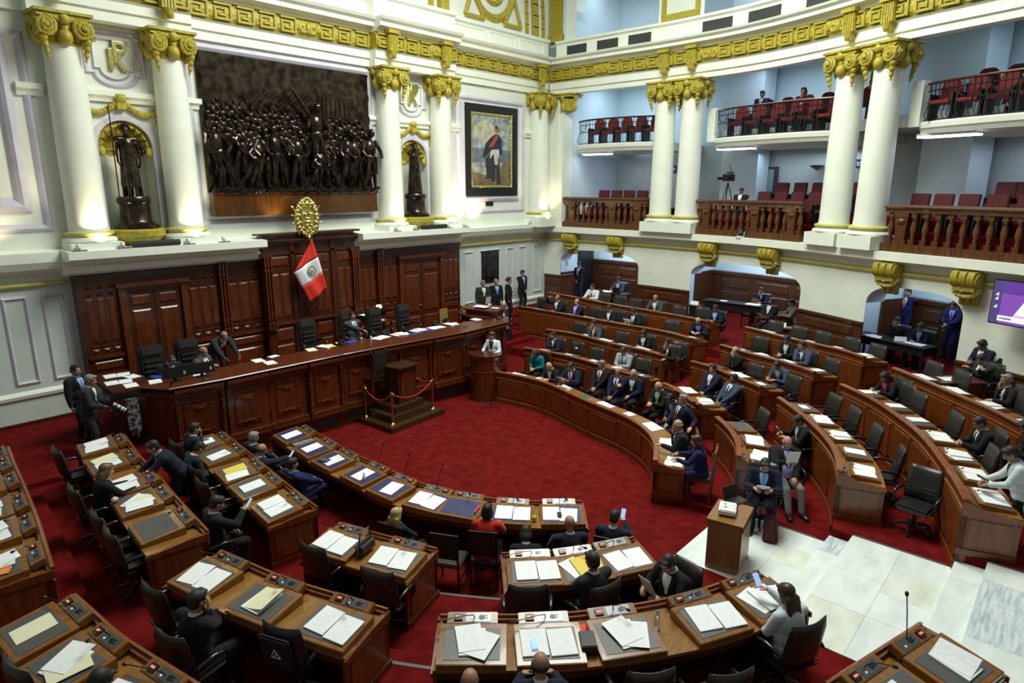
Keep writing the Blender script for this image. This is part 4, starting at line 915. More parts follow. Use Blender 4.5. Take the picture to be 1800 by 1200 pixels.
mb = MB(); mb.box2((-2.4, 14.2, -.8), (4.6, 18, 0)); mb.obj('floor_corridor', M['carpet'], kind='structure')
# marble stair between the two halves of the hall, each slab a piece of its own
mb = MB(); TR = [(4.30, 2.55, -.38), (2.55, 2.2, -.24), (2.2, .80, -.10), (.80, .42, .04), (.42, -.95, .17), (-.95, -1.35, .31), (-1.35, -4, .45)]
XL = lambda y0: 8.75 if y0 > 4 else 7.75
for y0, y1, z in TR: mb.box2((XL(y0), y1, -.85), (10.87, y0, z-.03))
stair = mb.obj('floor_marble_stair', M['marble2'], kind='structure')
mi = 0; rnd = random.Random(3)
for y0, y1, z in TR:
    nr = max(1, round((y0-y1)/.62)); h = (y0-y1)/nr
    for r in range(nr):
        cuts = ([] if y0 > 4 else [7.75]) + ([8.75, 9.45, 10.2, 10.87] if r % 2 else [8.75, 9.72, 10.3, 10.87])
        for a, b in zip(cuts[:-1], cuts[1:]):
            m_ = M['marble3'] if (y0 == 2.55 and a > 10) or rnd.random() < .06 else M['marble2'] if rnd.random() < .22 else M['marble']
            s = MB(); dz = rnd.uniform(0, .002); s.box2((a+.002, y0-(r+1)*h+.002, z-.03), (b-.002, y0-r*h-.002+(.015 if r == 0 else 0), z+dz)); s.obj('marble_slab', m_, stair)
mb = MB()
for y0, y1, z in ((4.3, 2.75, -.38), (2.2, .9, -.1), (.42, -.95, .17)): mb.box2((10.86, y1, z-.03), (10.90, y0, z+.008))
mb.obj('trim_marble_edge', M['strip'], kind='structure')
# ================================================================ CURVED BENCH DESKS
ORDN = ['first','second','third','fourth','fifth','sixth','seventh','eighth','ninth','tenth','eleventh','twelfth','thirteenth','fourteenth','fifteenth','sixteenth','seventeenth','eighteenth','nineteenth','twentieth','twenty-first','twenty-second','twenty-third','twenty-fourth']
def cut(c, a, b):
    i = int(np.argmin(np.hypot(*(c-np.array(a)).T))); j = int(np.argmin(np.hypot(*(c-np.array(b)).T)))
    if i > j: i, j = j, i
    return c[i:j+1]
def bench(label, c, zlow, zseat, top, depth=.72, drop=.12, rail=.05):
    t = thing('curved_bench_desk', label, 'bench', group='curved wooden bench desks')
    P = withn(c, away=HC); L = np.hypot(*np.diff(c, axis=0).T).sum()
    m = MB(); m.sweep([(.0, zlow), (.05, zlow), (.05, top-.03), (0, top-.03)], P); m.obj('front_board', M['bench'], t)
    m = MB(); m.sweep([(-.03, top-.05), (-.035, top-.015), (-.02, top), (rail+.02, top), (rail+.02, top-.05)], P); m.sweep([(-.018, top-.22), (-.018, top-.19), (0, top-.18), (0, top-.23)], P); m.obj('top_rail', M['benchrail'], t)
    m = MB(); m.sweep([(-.025, zlow), (-.025, zlow+.12), (-.01, zlow+.14), (0, zlow+.14), (0, zlow)], P); m.obj('plinth', M['bench'], t)
    zd = top-drop
    m = MB(); m.sweep([(.04, zd-.035), (depth, zd-.035), (depth, zd), (.04, zd)], P); m.obj('desktop', M['honey'], t)
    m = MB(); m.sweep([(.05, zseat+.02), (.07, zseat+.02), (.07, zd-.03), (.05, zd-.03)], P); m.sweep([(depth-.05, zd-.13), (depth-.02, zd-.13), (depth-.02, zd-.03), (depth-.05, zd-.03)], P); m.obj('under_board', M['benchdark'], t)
    for q in (0, -1):
        x, y, nx, ny = P[q]; s = 1 if q == 0 else -1; tx, ty = (c[1]-c[0] if q == 0 else c[-1]-c[-2]); l = math.hypot(tx, ty); tx, ty = tx/l, ty/l
        poly = [(0, min(zlow, zseat)+0), (depth, zseat), (depth, zd-.02), (.3, zd+.03), (.05, top-.04), (0, top-.04)]
        m = MB(); m.prism(poly, (x, y, 0), (nx, ny, 0), (0,0,1), (tx*s, ty*s, 0), .04); e = m.obj('end_panel', M['bench'], t)
        m = MB(); m.prism([(.1, zseat+.16), (depth-.09, zseat+.16), (depth-.09, zd-.13), (.1, zd-.13)], (x, y, 0), (nx, ny, 0), (0,0,1), (-tx*s, -ty*s, 0), .012); m.obj('panel', M['benchrail'], e)
        m = MB(); m.prism([(-.02, zseat), (depth+.01, zseat), (depth+.01, zseat+.1), (-.02, zseat+.1)], (x, y, 0), (nx, ny, 0), (0,0,1), (-tx*s, -ty*s, 0), .02); m.obj('skirting', M['bench'], e)
        m = MB(); m.prism([(-.02, zd-.08), (depth+.02, zd-.08), (depth+.02, zd-.02), (.3, zd+.03), (-.02, top-.04)], (x, y, 0), (nx, ny, 0), (0,0,1), (-tx*s, -ty*s, 0), .02); m.obj('end_cap', M['benchrail'], e)
    n = max(1, int(round(L/.95))); idx = np.linspace(0, len(P)-1, n+1)
    for k in range(n):
        i0, i1 = int(round(idx[k])), int(round(idx[k+1])); Q = P[i0:i1+1]
        if len(Q) < 2: continue
        def lerp(a, b, f): return tuple(np.array(a)*(1-f)+np.array(b)*f)
        Q = [lerp(Q[0], Q[1], .35)] + list(Q[1:-1]) + [lerp(Q[-1], Q[-2], .35)]
        m = MB(); m.sweep([(0, zlow+.18), (-.012, zlow+.2), (-.012, top-.27), (0, top-.25)], Q); m.obj('panel', M['bench'], t)
    return t
SEG_R = {1: [(0, 5)], 2: [(0, 3), (4, 5), (6, 10)], 3: [(0, 4), (5, 8), (9, 14)], 4: [(0, 5), (6, 10), (11, 16)], 5: [(0, 4), (5, 10), (11, 15)]}
TOPR = {1: .27, 2: .52, 3: .80, 4: 1.07, 5: 1.35}; ZLOW = {1: -.66, 2: -.5, 3: -.38, 4: -.105, 5: .17}; ZS = {1: -.5, 2: -.38, 3: -.105, 4: .17, 5: .45}
RN = {1: 'ministers', 2: 'second right', 3: 'third right', 4: 'fourth right', 5: 'top right'}
PART = ('far section, nearest the rostrum, of the', 'middle section of the', 'near section, by the marble steps, of the')
ST = []     # stations: (side, row, index, x, y, nx, ny, desktop z, rail z)
for k, sg in SEG_R.items():
    cnt = 0
    for i, (a, b) in enumerate(sg):
        c = cut(CR[k], ROWS_R[k][a], ROWS_R[k][b])
        if k == 1: lab = 'long curved ministers bench of red-brown panelled wood beside the lectern'
        else: lab = '%s %s row of curved panelled desks' % (PART[i], RN[k])
        bench(lab, c, ZLOW[k], ZS[k], TOPR[k], depth=.58 if k == 1 else .72, drop=.15 if k == 1 else .19)
        P = withn(c, away=HC); L = np.r_[0, np.cumsum(np.hypot(*np.diff(c, axis=0).T))]; n = max(1, int(round(L[-1]/.84)))
        for j in range(n):
            s = (j+.5)*L[-1]/n; q = [np.interp(s, L, [p[m] for p in P]) for m in range(4)]; ST.append(('R', k, cnt, *q, TOPR[k]-(.15 if k == 1 else .19), TOPR[k])); cnt += 1
LNM = {1: 'front left', 2: 'second left', 3: 'third left', 4: 'fourth left'}
ZT = {1: -.66, 2: -.38, 3: -.105, 4: .17}
for k, v in CONSOLES_L.items():
    groups = [[]]
    for q in v:
        if q is None: groups.append([])
        else: groups[-1].append(q)
    cnt = 0
    for gi, g in enumerate(groups):
        # front line of this section, extended half a seat at each end
        A = np.array(g); e0 = A[0]+(A[0]-A[1])*.5; e1 = A[-1]+(A[-1]-A[-2])*.5
        c = smoothpath(crom([e0]+g+[e1], .2), 2); c = shift(c, -.10)
        base = ZT[k]
        sec = ('nearest the rostrum', 'in the middle', 'by the marble steps')[gi if k != 1 else 0]
        lab = 'curved front left row of desks with navy pads' if k == 1 else 'section %s of the %s row of curved desks' % (sec, LNM[k])
        bench(lab, c, base-(.27 if k > 1 else 0), base, base+.79, depth=.80, drop=.07, rail=-.012)
        P = withn(c, away=HC)
        for q in g:
            i = int(np.argmin([math.hypot(p[0]-q[0], p[1]-q[1]) for p in P])); ST.append(('L', k, cnt, P[i][0], P[i][1], P[i][2], P[i][3], base+.72, base+.79)); cnt += 1

# ---------------------------------------------------------------- writing slopes and microphone consoles
def slope_proto():
    t = thing('writing_slope', 'x', 'writing slope')
    m = MB(); m.add([(-.31,-.27,0),(.31,-.27,0),(.31,.27,0),(-.31,.27,0),(-.31,-.27,.115),(.31,-.27,.115),(.31,.27,.06),(-.31,.27,.06)], [(0,3,2,1),(4,5,6,7),(0,1,5,4),(1,2,6,5),(2,3,7,6),(3,0,4,7)]); m.obj('slope_box', M['slopew'], t, bevel=.006)
    m = MB(); m.add([(-.255,-.2,.1095),(.255,-.2,.1095),(.255,.215,.067),(-.255,.215,.067),(-.255,-.2,.1125),(.255,-.2,.1125),(.255,.215,.070),(-.255,.215,.070)], [(0,3,2,1),(4,5,6,7),(0,1,5,4),(1,2,6,5),(2,3,7,6),(3,0,4,7)]); m.obj('leather_pad', M['padg'], t)
    return t
def console_proto(var):
    t = thing('microphone_console', 'x', 'microphone console')
    Rm = Matrix.Rotation(-.30, 3, 'X')
    def tr(m): m.v = [tuple(Rm @ Vector(p)) for p in m.v]; return m
    m = MB(); m.box((0,0,.035), (.50,.15,.09)); tr(m).obj('console_case', M['slopew'], t, bevel=.008)
    m = MB(); m.box((-.06 if var != 1 else .07,0,.082), (.25,.11,.006)); f = tr(m).obj('control_panel', M['panelg'], t)
    x0 = -.06 if var != 1 else .07
    m = MB()
    for i in range(4):
        for j in range(2): m.box((x0-.08+.02*i, -.02+.03*j, .087), (.012,.012,.006))
    m.lathe((x0-.03,0,.085), [(.03,0),(.028,.004)], 10); tr(m).obj('keys', M['blackp'], f)
    m = MB(); m.lathe((x0+.07,.02,.085), [(.012,0),(.008,.008)], 8); tr(m).obj('lamp', M['blue_led'], f)
    m = MB(); m.box((x0+(.2 if var != 1 else -.2),0,.088), (.085,.075,.02)); d = tr(m).obj('vote_reader', M['blackp'], t)
    m = MB(); m.box((x0+(.2 if var != 1 else -.2),.0,.1), (.05,.022,.006)); tr(m).obj('red_display', M['red_led'], d)
    m = MB()
    if var == 0: pts = [(x0+.04,.02,.08),(x0+.05,.05,.13),(x0+.14,.10,.16),(x0+.28,.14,.15),(x0+.36,.16,.14)]
    elif var == 1: pts = [(x0-.02,.0,.08),(x0-.03,-.02,.2),(x0-.06,-.06,.38),(x0-.08,-.09,.50)]
    else: pts = [(x0+.04,.0,.08),(x0+.06,.04,.16),(x0+.03,.12,.22),(x0-.02,.2,.22)]
    m.tube(pts, .006, 6); s = m.obj('gooseneck', M['blackp'], t)
    p, q = Vector(pts[-1]), (Vector(pts[-1])-Vector(pts[-2])).normalized()
    m = MB(); m.lathe(p, [(.008,0),(.017,.01),(.018,.04),(.008,.05)], 8, axis=q); m.obj('microphone_head', M['blackp'], s)
    return t
SLOPE = slope_proto(); CONS = [console_proto(k) for k in range(3)]
for o in CONS + [SLOPE]: o.location = (0, 0, -50)
used = set()
rnd = random.Random(11)
DOCS = []   # (row key, idx, location, rz, tilt, kind)
def st_label(side, k, idx):
    r = (RN if side == 'R' else LNM)[k]
    return '%s seat from the rostrum, %s %s' % (ORDN[idx], r, 'bench' if (side, k) == ('R', 1) else 'row')
for (side, k, idx, x, y, nx, ny, zd, zr) in ST:
    a = math.atan2(-nx, ny); tg = st_label(side, k, idx)
    R2 = rotz(a)[:2, :2]
    def loc(u, v, z=0): q = R2 @ np.array([u, v]); return (x+q[0], y+q[1], zd+z)
    minis = (side, k) == ('R', 1)
    if not minis:
        s = dup(SLOPE, loc(0, .50 if side == 'L' else .43), a, 'wooden writing slope with %s pad at the ' % ('navy' if (side, k) == ('L', 1) else 'grey')+tg, 'writing slopes on the curved desks')
        s.scale = (.95, .85, .8) if side == 'R' else (1.18, 1.08, 1)
        pad = s.children[1] if s.children[1].name.startswith('leather') else s.children[0]
        if k == 1 and side == 'L': setmat(pad, M['padb'])
        v = 1 if (side, k) == ('L', 1) and idx in (3, 4, 5) or (side, k, idx) == ('L', 4, 10) else (2 if rnd.random() < .4 else 0)
        c = dup(CONS[v], loc(.02, .095 if side == 'L' else .10, .045 if side == 'L' else .0), a, 'wooden microphone console at the '+tg, 'microphone consoles on the curved desks')
        if side == 'R': c.scale = (.7, .7, .7)
        else: c.scale = (1.14, 1.05, 1)
    DOCS.append((side, k, idx, x, y, nx, ny, zd, a, tg))
for o in CONS + [SLOPE]:
    for ch in list(o.children_recursive): bpy.data.objects.remove(ch)
    bpy.data.objects.remove(o)

# ---------------------------------------------------------------- documents lying on the desks
def leaf(w, d, h, curl=0):
    m = MB(); n = 4; P = []
    for i in range(n+1):
        u = -w/2+w*i/n; z = curl*(i/n)**2
        P += [(u, -d/2, z), (u, d/2, z)]
    P += [(p[0], p[1], p[2]+h) for p in P]; N = 2*(n+1); F = []
    for i in range(n):
        a = 2*i; F += [(a, a+1, a+3, a+2), (a+N, a+2+N, a+3+N, a+1+N), (a, a+2, a+2+N, a+N), (a+1, a+1+N, a+3+N, a+3)]
    F += [(0, N, N+1, 1), (2*n, 2*n+1, 2*n+1+N, 2*n+N)]; m.add(P, F); return m
LEAF = {'thin': leaf(.25,.345,.004).mesh('sheet', M['paper']), 'stack': leaf(.25,.345,.018).mesh('sheet', M['paper']), 'curl': leaf(.25,.34,.003,.05).mesh('sheet', M['paper']), 'small': leaf(.11,.16,.004).mesh('sheet', M['blank']), 'half': leaf(.25,.18,.004).mesh('sheet', M['blank'])}
def docs(kind, mats, loc, rz, tilt, label, group=None, cat='papers'):
    t = thing('document', label, cat, loc, 0, group); t.rotation_euler = (tilt, 0, rz)
    if kind == 'spread': items = [('stack', -.13, 0, .0), ('stack', .132, -.014, .03)]
    elif kind == 'pile': items = [('stack', -.03, .0, .1), ('thin', .05, -.03, -.35), ('thin', -.06, .04, .25)]
    elif kind == 'curl': items = [('stack', 0, 0, 0), ('curl', .02, .02, .12)]
    elif kind == 'two': items = [('thin', -.125, .0, .06), ('thin', .13, -.02, -.05)]
    elif kind == 'wide': items = [('thin', -.12, .02, .3), ('thin', .10, -.02, -.2), ('stack', .0, .0, .05)]
    elif kind == 'half': items = [('half', 0, 0, 0)]
    elif kind == 'small': items = [('small', 0, 0, 0)]
    elif kind == 'fan': items = [('thin', -.08, 0, .5), ('thin', .0, .02, .1), ('thin', .09, -.01, -.3)]
    else: items = [(kind, 0, 0, 0)]
    z = 0
    for i, (lf, dx, dy, r) in enumerate(items):
        o = link('sheet', LEAF[lf], t); o.location = (dx, dy, z); o.rotation_euler = (0, 0, r)
        if kind in ('pile', 'curl', 'wide', 'fan'): z += .019 if lf == 'stack' else .005
        m_ = mats[i % len(mats)]
        if m_ is not M['paper']: setmat(o, m_)
    return t
W_, CR_, YE, OR, BL = M['paper'], M['cream'], M['yellow'], M['orange'], M['blank']
SPEC = {('L',1,0): ('thin',[BL]), ('L',1,1): ('thin',[BL]), ('L',1,2): ('thin',[BL]), ('L',1,3): ('thin',[BL]), ('L',1,4): ('thin',[BL]), ('L',1,5): ('two',[W_]), ('L',1,6): None, ('L',1,7): ('spread',[W_]), ('L',1,8): ('two',[W_]),
 ('L',2,0): ('thin',[W_]), ('L',2,1): ('thin',[W_]), ('L',2,2): ('two',[YE,W_]), ('L',2,3): ('stack',[W_]), ('L',2,4): ('spread',[W_]), ('L',2,5): ('spread',[W_]), ('L',2,6): ('spread',[W_]), ('L',2,7): ('spread',[W_]), ('L',2,8): ('wide',[W_,YE,YE]), ('L',2,9): ('two',[W_]),
 ('L',3,0): ('two',[BL]), ('L',3,1): ('two',[CR_,BL]), ('L',3,2): ('two',[W_,W_]), ('L',3,3): ('fan',[W_,CR_,W_]), ('L',3,4): None, ('L',3,5): ('two',[W_]), ('L',3,6): ('curl',[W_,CR_]), ('L',3,7): ('spread',[W_]), ('L',3,8): ('pile',[W_]), ('L',3,9): ('spread',[W_]), ('L',3,10): ('pile',[W_]), ('L',3,11): ('spread',[W_]), ('L',3,12): ('wide',[W_]),
 ('L',4,0): ('thin',[W_]), ('L',4,1): ('thin',[CR_]), ('L',4,2): ('two',[CR_,W_]), ('L',4,3): ('two',[W_,CR_]), ('L',4,4): ('two',[W_]), ('L',4,5): ('wide',[W_,OR,W_]), ('L',4,6): ('thin',[CR_]), ('L',4,7): ('pile',[W_,CR_,W_]), ('L',4,8): ('two',[W_]), ('L',4,9): ('thin',[W_]), ('L',4,10): ('curl',[W_]),
 ('R',2,5): ('two',[W_]), ('R',2,6): ('wide',[W_,YE,W_]), ('R',1,8): ('two',[BL]), ('R',1,9): ('wide',[CR_,M['redp'],OR]), ('R',1,3): ('thin',[M['greenp']])}
COLN = {id(W_): 'white', id(CR_): 'cream', id(YE): 'yellow', id(OR): 'orange', id(BL): 'blank white', id(M['redp']): 'red', id(M['greenp']): 'dark green'}
for (side, k, idx, x, y, nx, ny, zd, a, tg) in DOCS:
    sp = SPEC.get((side, k, idx), 'auto')
    if sp == 'auto':
        r = rnd.random()
        if side == 'R' and k > 1: sp = (rnd.choice(['half', 'thin', 'small', 'two']), [BL]) if k > 2 or idx < 5 else (rnd.choice(['thin', 'two', 'spread']), [W_])
        else: sp = (rnd.choice(['thin', 'two', 'fan', 'two']), [BL])
        if side == 'R' and k in (3, 4, 5) and idx > (9 if k < 5 else 10): sp = (rnd.choice(['spread', 'two', 'wide', 'stack']), [W_])
        if side == 'R' and k == 2 and idx > 6: sp = (rnd.choice(['spread', 'two']), [W_]) if idx > 7 else None
    if sp is None: continue
    minis = (side, k) == ('R', 1)
    v = .50 if side == 'L' else (.38 if minis else .42)
    q = rotz(a)[:2, :2] @ np.array([rnd.uniform(-.05, .05), v]); tilt = 0 if minis else -math.atan2(.055, .54)*(1 if side == 'L' else .8)
    z = zd+(.003 if minis else (.0935 if side == 'L' else .076))
    cols = list(dict.fromkeys(COLN[id(c)] for c in sp[1]))
    docs(sp[0], sp[1], (x+q[0], y+q[1], z), a+PI+rnd.uniform(-.15, .15), -tilt, '%s papers at the %s' % (' and '.join(cols), tg), 'papers on the curved desks').scale = (1.14, 1.08, 1) if side == 'L' else (1, 1, 1)

# ---------------------------------------------------------------- office armchairs
def chair_proto(back='tall'):
    t = thing('office_chair', 'x', 'chair'); ti = -.16
    m = MB(); m.box((0,.0,.45), (.52,.52,.11)); m.obj('seat', M['leather'], t, smooth=30, bevel=.045)
    m = MB(); P = []; nx_, nz = 9, 9
    for side, dep in ((1, .055), (-1, -.055)):
        for j in range(nz):
            for i in range(nx_):
                u = -1+2*i/(nx_-1); v = -1+2*j/(nz-1)
                wdt = .265*(1-.10*max(0, v)**3); x = u*wdt; z = v*.29
                k = 1-.9*max(abs(u)**6, abs(v)**6); y = side*abs(dep)*k + (.05*u*u)
                if side > 0: y += .006*(1 if j in (2, 3, 4) and j % 2 == 0 else 0)
                P.append((x, y, z))
    F = []; N = nx_*nz
    for j in range(nz-1):
        for i in range(nx_-1): a = j*nx_+i; F += [(a, a+1, a+nx_+1, a+nx_), (a+N, a+nx_+N, a+nx_+1+N, a+1+N)]
    ring = [i for i in range(nx_)] + [j*nx_+nx_-1 for j in range(1, nz)] + [(nz-1)*nx_+i for i in range(nx_-2, -1, -1)] + [j*nx_ for j in range(nz-2, 0, -1)]
    for i in range(len(ring)): a, b = ring[i], ring[(i+1) % len(ring)]; F.append((a, a+N, b+N, b))
    R3 = Matrix.Rotation(-ti, 3, 'X'); P = [tuple(R3 @ Vector(p) + Vector((0, -.27, .77))) for p in P]
    m.add(P, F); b = m.obj('backrest', M['leatherg'], t, smooth='all')
    m = MB()
    for k in range(3):
        z = -.20+.075*k; q = [tuple(R3 @ Vector((u*.225, .064+.05*u*u*.7, z-.012*(1-u*u))) + Vector((0,-.27,.77))) for u in np.linspace(-1, 1, 7)]; m.tube(q, .006, 5)
    m.obj('crease_piping', M['gloss'], b)
    for s in (-1, 1):
        m = MB(); m.tube([(s*.27,.16,.44),(s*.305,.17,.56),(s*.31,.14,.66),(s*.31,.0,.685),(s*.30,-.16,.67),(s*.28,-.25,.63)], [.018,.022,.026,.03,.026,.02], 8); m.obj('armrest', M['gloss'], t, smooth='all')
    m = MB(); m.cyl((0,0,.12),(0,0,.40),.03,10); m.box((0,0,.385),(.2,.2,.03)); m.obj('gas_column', M['blackp'], t)
    m = MB()
    for k in range(5):
        a = 2*PI*k/5+.3; m.tube([(0,0,.13),(.15*math.cos(a),.15*math.sin(a),.12),(.29*math.cos(a),.29*math.sin(a),.075)], [.035,.028,.02], 6)
        m.lathe((.29*math.cos(a)-.02*math.sin(a), .29*math.sin(a)+.02*math.cos(a), .032), [(.031,-.012),(.031,.012)], 10, axis=(-math.sin(a), math.cos(a), 0)); 
    m.obj('star_base', M['blackp'], t)
    return t
CHAIR = chair_proto(); first = True
def put_chair(x, y, zf, h, label, group='black leather office armchairs'):
    return dup(CHAIR, (x, y, zf), math.radians(h-90), label, group)
for (x, y, zf, h, l) in CHAIRS:
    c = put_chair(x, y, zf, h, 'black leather office chair '+l)
    if 'badge' in l or 'bag hung' in l:
        m = MB()
        if 'bag' in l:
            m.box((0,-.36,.78),(.40,.05,.42), rx=.16); b = m.obj('bag_cover', M['blackp'], None, bevel=.02); b['label'] = 'dark blue cloth bag with a white triangle emblem hung over a chair back'; b['category'] = 'bag'
            b.location = c.location; b.rotation_euler = c.rotation_euler; setmat(b, mat('navy_bag_cloth', (.012,.013,.03), .7))
            m = MB(); ey = lambda z: -.389-(z-.78)*.16; q_ = [(-.06,ey(.73),.73),(.06,ey(.73),.73),(0,ey(.84),.84)]; [m.tube([q_[i], q_[(i+1) % 3]], .006, 5) for i in range(3)]; m.tube([(-.02,ey(.74),.74),(.015,ey(.79),.79)], .006, 5); m.obj('emblem', M['sign_w'], b)
        else: m.box((.0,-.20,.86),(.09,.012,.05), rx=.16); m.obj('badge', M['sign_w'], c)
# ================================================================ ROSTRUM PANELLING
t = thing('rostrum_panelling', 'dark mahogany panelling behind the rostrum with pilasters and a taller centre', 'panelling', (0,0,0))
YW = 17.62
m = MB(); m.box2((4.25, YW, -.2), (16.6, 18, 3.46)); m.box2((4.2, YW-.05, 3.30), (16.62, YW, 3.40)); m.obj('back_panel', M['mahogd'], t)
m = MB(); m.box2((8.78, YW-.22, -.2), (11.85, YW+.02, 4.1))
for z, d in ((3.55, .05), (3.86, .12), (3.93, .18), (4.10, .14)): m.box2((8.78-d, YW-.22-d, z), (11.85+d, YW, z+.06))
for x in (9.6, 10.95): m.box2((x, YW-.27, -.1), (x+.14, YW-.2, 3.9))
m.obj('centre_bay', M['mahogd'], t)
def wpanel(x0, z0, x1, z1, y, par=None, mm='mahog', d=.035):
    m = MB(); m.box2((x0, y-.006, z0), (x1, y, z1))
    b = .045
    m.add([(x0, y, z0), (x1, y, z0), (x1, y, z1), (x0, y, z1), (x0+b, y-d, z0+b), (x1-b, y-d, z0+b), (x1-b, y-d, z1-b), (x0+b, y-d, z1-b)], [(0,1,5,4),(1,2,6,5),(2,3,7,6),(3,0,4,7),(4,5,6,7)])
    return m.obj('panel', M[mm], par or t)
def carved(x, z, y, s=.07):
    return [(x-s, y, z-s*.7), (x+s, y, z-s*.7), (x+s, y, z+s*.7), (x-s, y, z+s*.7), (x, y-.05, z)]
BAYX = [(4.35, 5.05), (6.75, 7.55), (7.78, 8.72), (12.0, 12.75), (13.05, 13.65), (15.75, 16.5)]
for x0, x1 in BAYX:
    n = max(2, round((x1-x0)/.27)); w_ = (x1-x0)/n; cm = MB()
    for k in range(n):
        a, b = x0+k*w_+.02, x0+(k+1)*w_-.02
        wpanel(a, 1.75, b, 2.85, YW)
        for z in (3.12, 1.55):
            P = carved((a+b)/2, z, YW, .08); cm.add(P, [(0,1,4),(1,2,4),(2,3,4),(3,0,4)])
            cm.box(((a+b)/2, YW-.01, z-.11), (b-a, .03, .025)); cm.box(((a+b)/2, YW-.01, z+.11), (b-a, .03, .025))
        P = carved((a+b)/2, 2.93, YW, .06); cm.add(P, [(0,1,4),(1,2,4),(2,3,4),(3,0,4)])
    cm.obj('carved_row', M['mahog'], t)
    wpanel(x0+.02, 1.05, x1-.02, 1.3, YW); wpanel(x0+.02, .45, x1-.02, .95, YW)
    m = MB(); m.box2((x0-.05, YW-.07, 1.36), (x1+.05, YW, 1.42)); m.obj('rail', M['mahog'], t)
for x0, x1 in ((8.95, 9.55), (9.8, 10.3), (10.36, 10.88), (11.15, 11.72)):
    n = 2; w_ = (x1-x0)/n
    for k in range(n): wpanel(x0+k*w_+.02, 1.7, x0+(k+1)*w_-.02, 3.0, YW-.22)
    wpanel(x0, 3.2, x1, 3.5, YW-.22); wpanel(x0, 1.0, x1, 1.4, YW-.22); wpanel(x0, .45, x1, .9, YW-.22)
m = MB(); m.box2((8.75, YW-.30, 1.5), (11.88, YW-.2, 1.57)); m.obj('rail', M['mahog'], t)
for x in (7.66, 8.86, 11.78, 12.88):
    y = YW-(.3 if 8 < x < 12 else .1); p = MB(); p.box2((x-.12, y, -.2), (x+.12, y+.15, 3.5 if x in (8.86, 11.78) else 3.72)); p.box2((x-.17, y-.06, 3.5), (x+.17, y+.15, 3.62)); p.box2((x-.15, y-.1, 1.4), (x+.15, y+.1, 1.52)); o = p.obj('pilaster', M['mahogd'], t)
    for dx in (-.09, 0, .09):
        c = MB(); c.lathe((x+dx, y-.05, 1.52), [(.035,0),(.04,.08),(.025,.14),(.04,.2),(.035,.26),(.04,.34),(.03,.42),(.03,1.55),(.04,1.6),(.03,1.66),(.04,1.74),(.035,1.98)], 8); c.obj('colonette', M['mahog'], o)
# two doors with moulded cases
def wdoor(n, x0, x1, z0=.35, z1=2.95):
    d = thing('door_%d' % n, '', ''); del d['label']; del d['category']; d['kind'] = 'structure'
    m = MB(); m.box2((x0-.16, YW-.12, z0), (x0, YW+.02, z1+.16)); m.box2((x1, YW-.12, z0), (x1+.16, YW+.02, z1+.16)); m.box2((x0-.22, YW-.2, z1+.1), (x1+.22, YW, z1+.2)); m.box2((x0-.1, YW-.10, z1), (x1+.1, YW, z1+.1)); m.obj('door_case', M['mahog'], d)
    xm = (x0+x1)/2
    for a, b in ((x0+.01, xm-.01), (xm+.01, x1-.01)):
        l = MB(); l.box2((a, YW-.03, z0), (b, YW, z1)); o = l.obj('door_leaf', M['mahogd'], d)
        for za, zb in ((z0+.12, z0+.62), (z0+.75, z1-.5), (z1-.4, z1-.12)): wpanel(a+.09, za, b-.09, zb, YW-.03, o)
    h = MB(); h.lathe((xm-.07, YW-.03, 1.35), [(.045,0),(.045,.01)], 12, axis=(0,-1,0)); h.tube([(xm-.07,YW-.05,1.35),(xm-.07,YW-.09,1.35),(xm-.18,YW-.09,1.36)], .013, 6); h.obj('door_handle', M['brass'], d)
wdoor(1, 5.25, 6.55); wdoor(2, 13.85, 15.55)
# ================================================================ ROSTRUM (dais and long bench)
RF = [(4.50, 14.95), (4.78, 14.25), (5.75, 14.08), (6.65, 14.2), (8.9, 14.02), (10.6, 13.82), (12.75, 13.5), (14.95, 13.75)]
fl = MB(); fl.prism([(4.55, 17.6), (4.55, 15.0), (4.85, 14.4), (8.9, 14.2), (12.75, 13.75), (14.9, 13.9), (15.3, 15.9), (16.4, 17.6)], (0,0,-.7), (1,0,0), (0,1,0), (0,0,1), 1.2); fl.obj('floor_dais', M['carpet'], kind='structure')
t = thing('rostrum_bench', 'long carved mahogany rostrum bench facing the red carpet below the flag', 'rostrum')
ZR = 1.32
front = [(4.62, 16.2), (4.52, 14.75), (4.85, 14.22), (5.9, 14.10), (8.9, 14.0), (10.6, 13.83), (12.75, 13.55), (14.6, 13.62), (15.0, 13.95), (15.35, 15.6)]
P = withn(np.array(front), away=(10, 16)); P = [(x, y, nx, ny) for x, y, nx, ny in P]
m = MB(); m.sweep([(-.1, -.68), (.02, -.68), (.02, -.28), (.10, -.22), (.10, -.14), (.03, -.08), (.03, 1.0), (.09, 1.06), (.09, 1.14), (.16, 1.2), (-.1, 1.25)], P); m.obj('carved_front', M['mahog'], t)
m = MB(); m.sweep([(-.75, ZR-.05), (.20, ZR-.05), (.24, ZR-.02), (.22, ZR), (-.75, ZR)], P[1:]); m.obj('bench_top', M['mahog'], t)
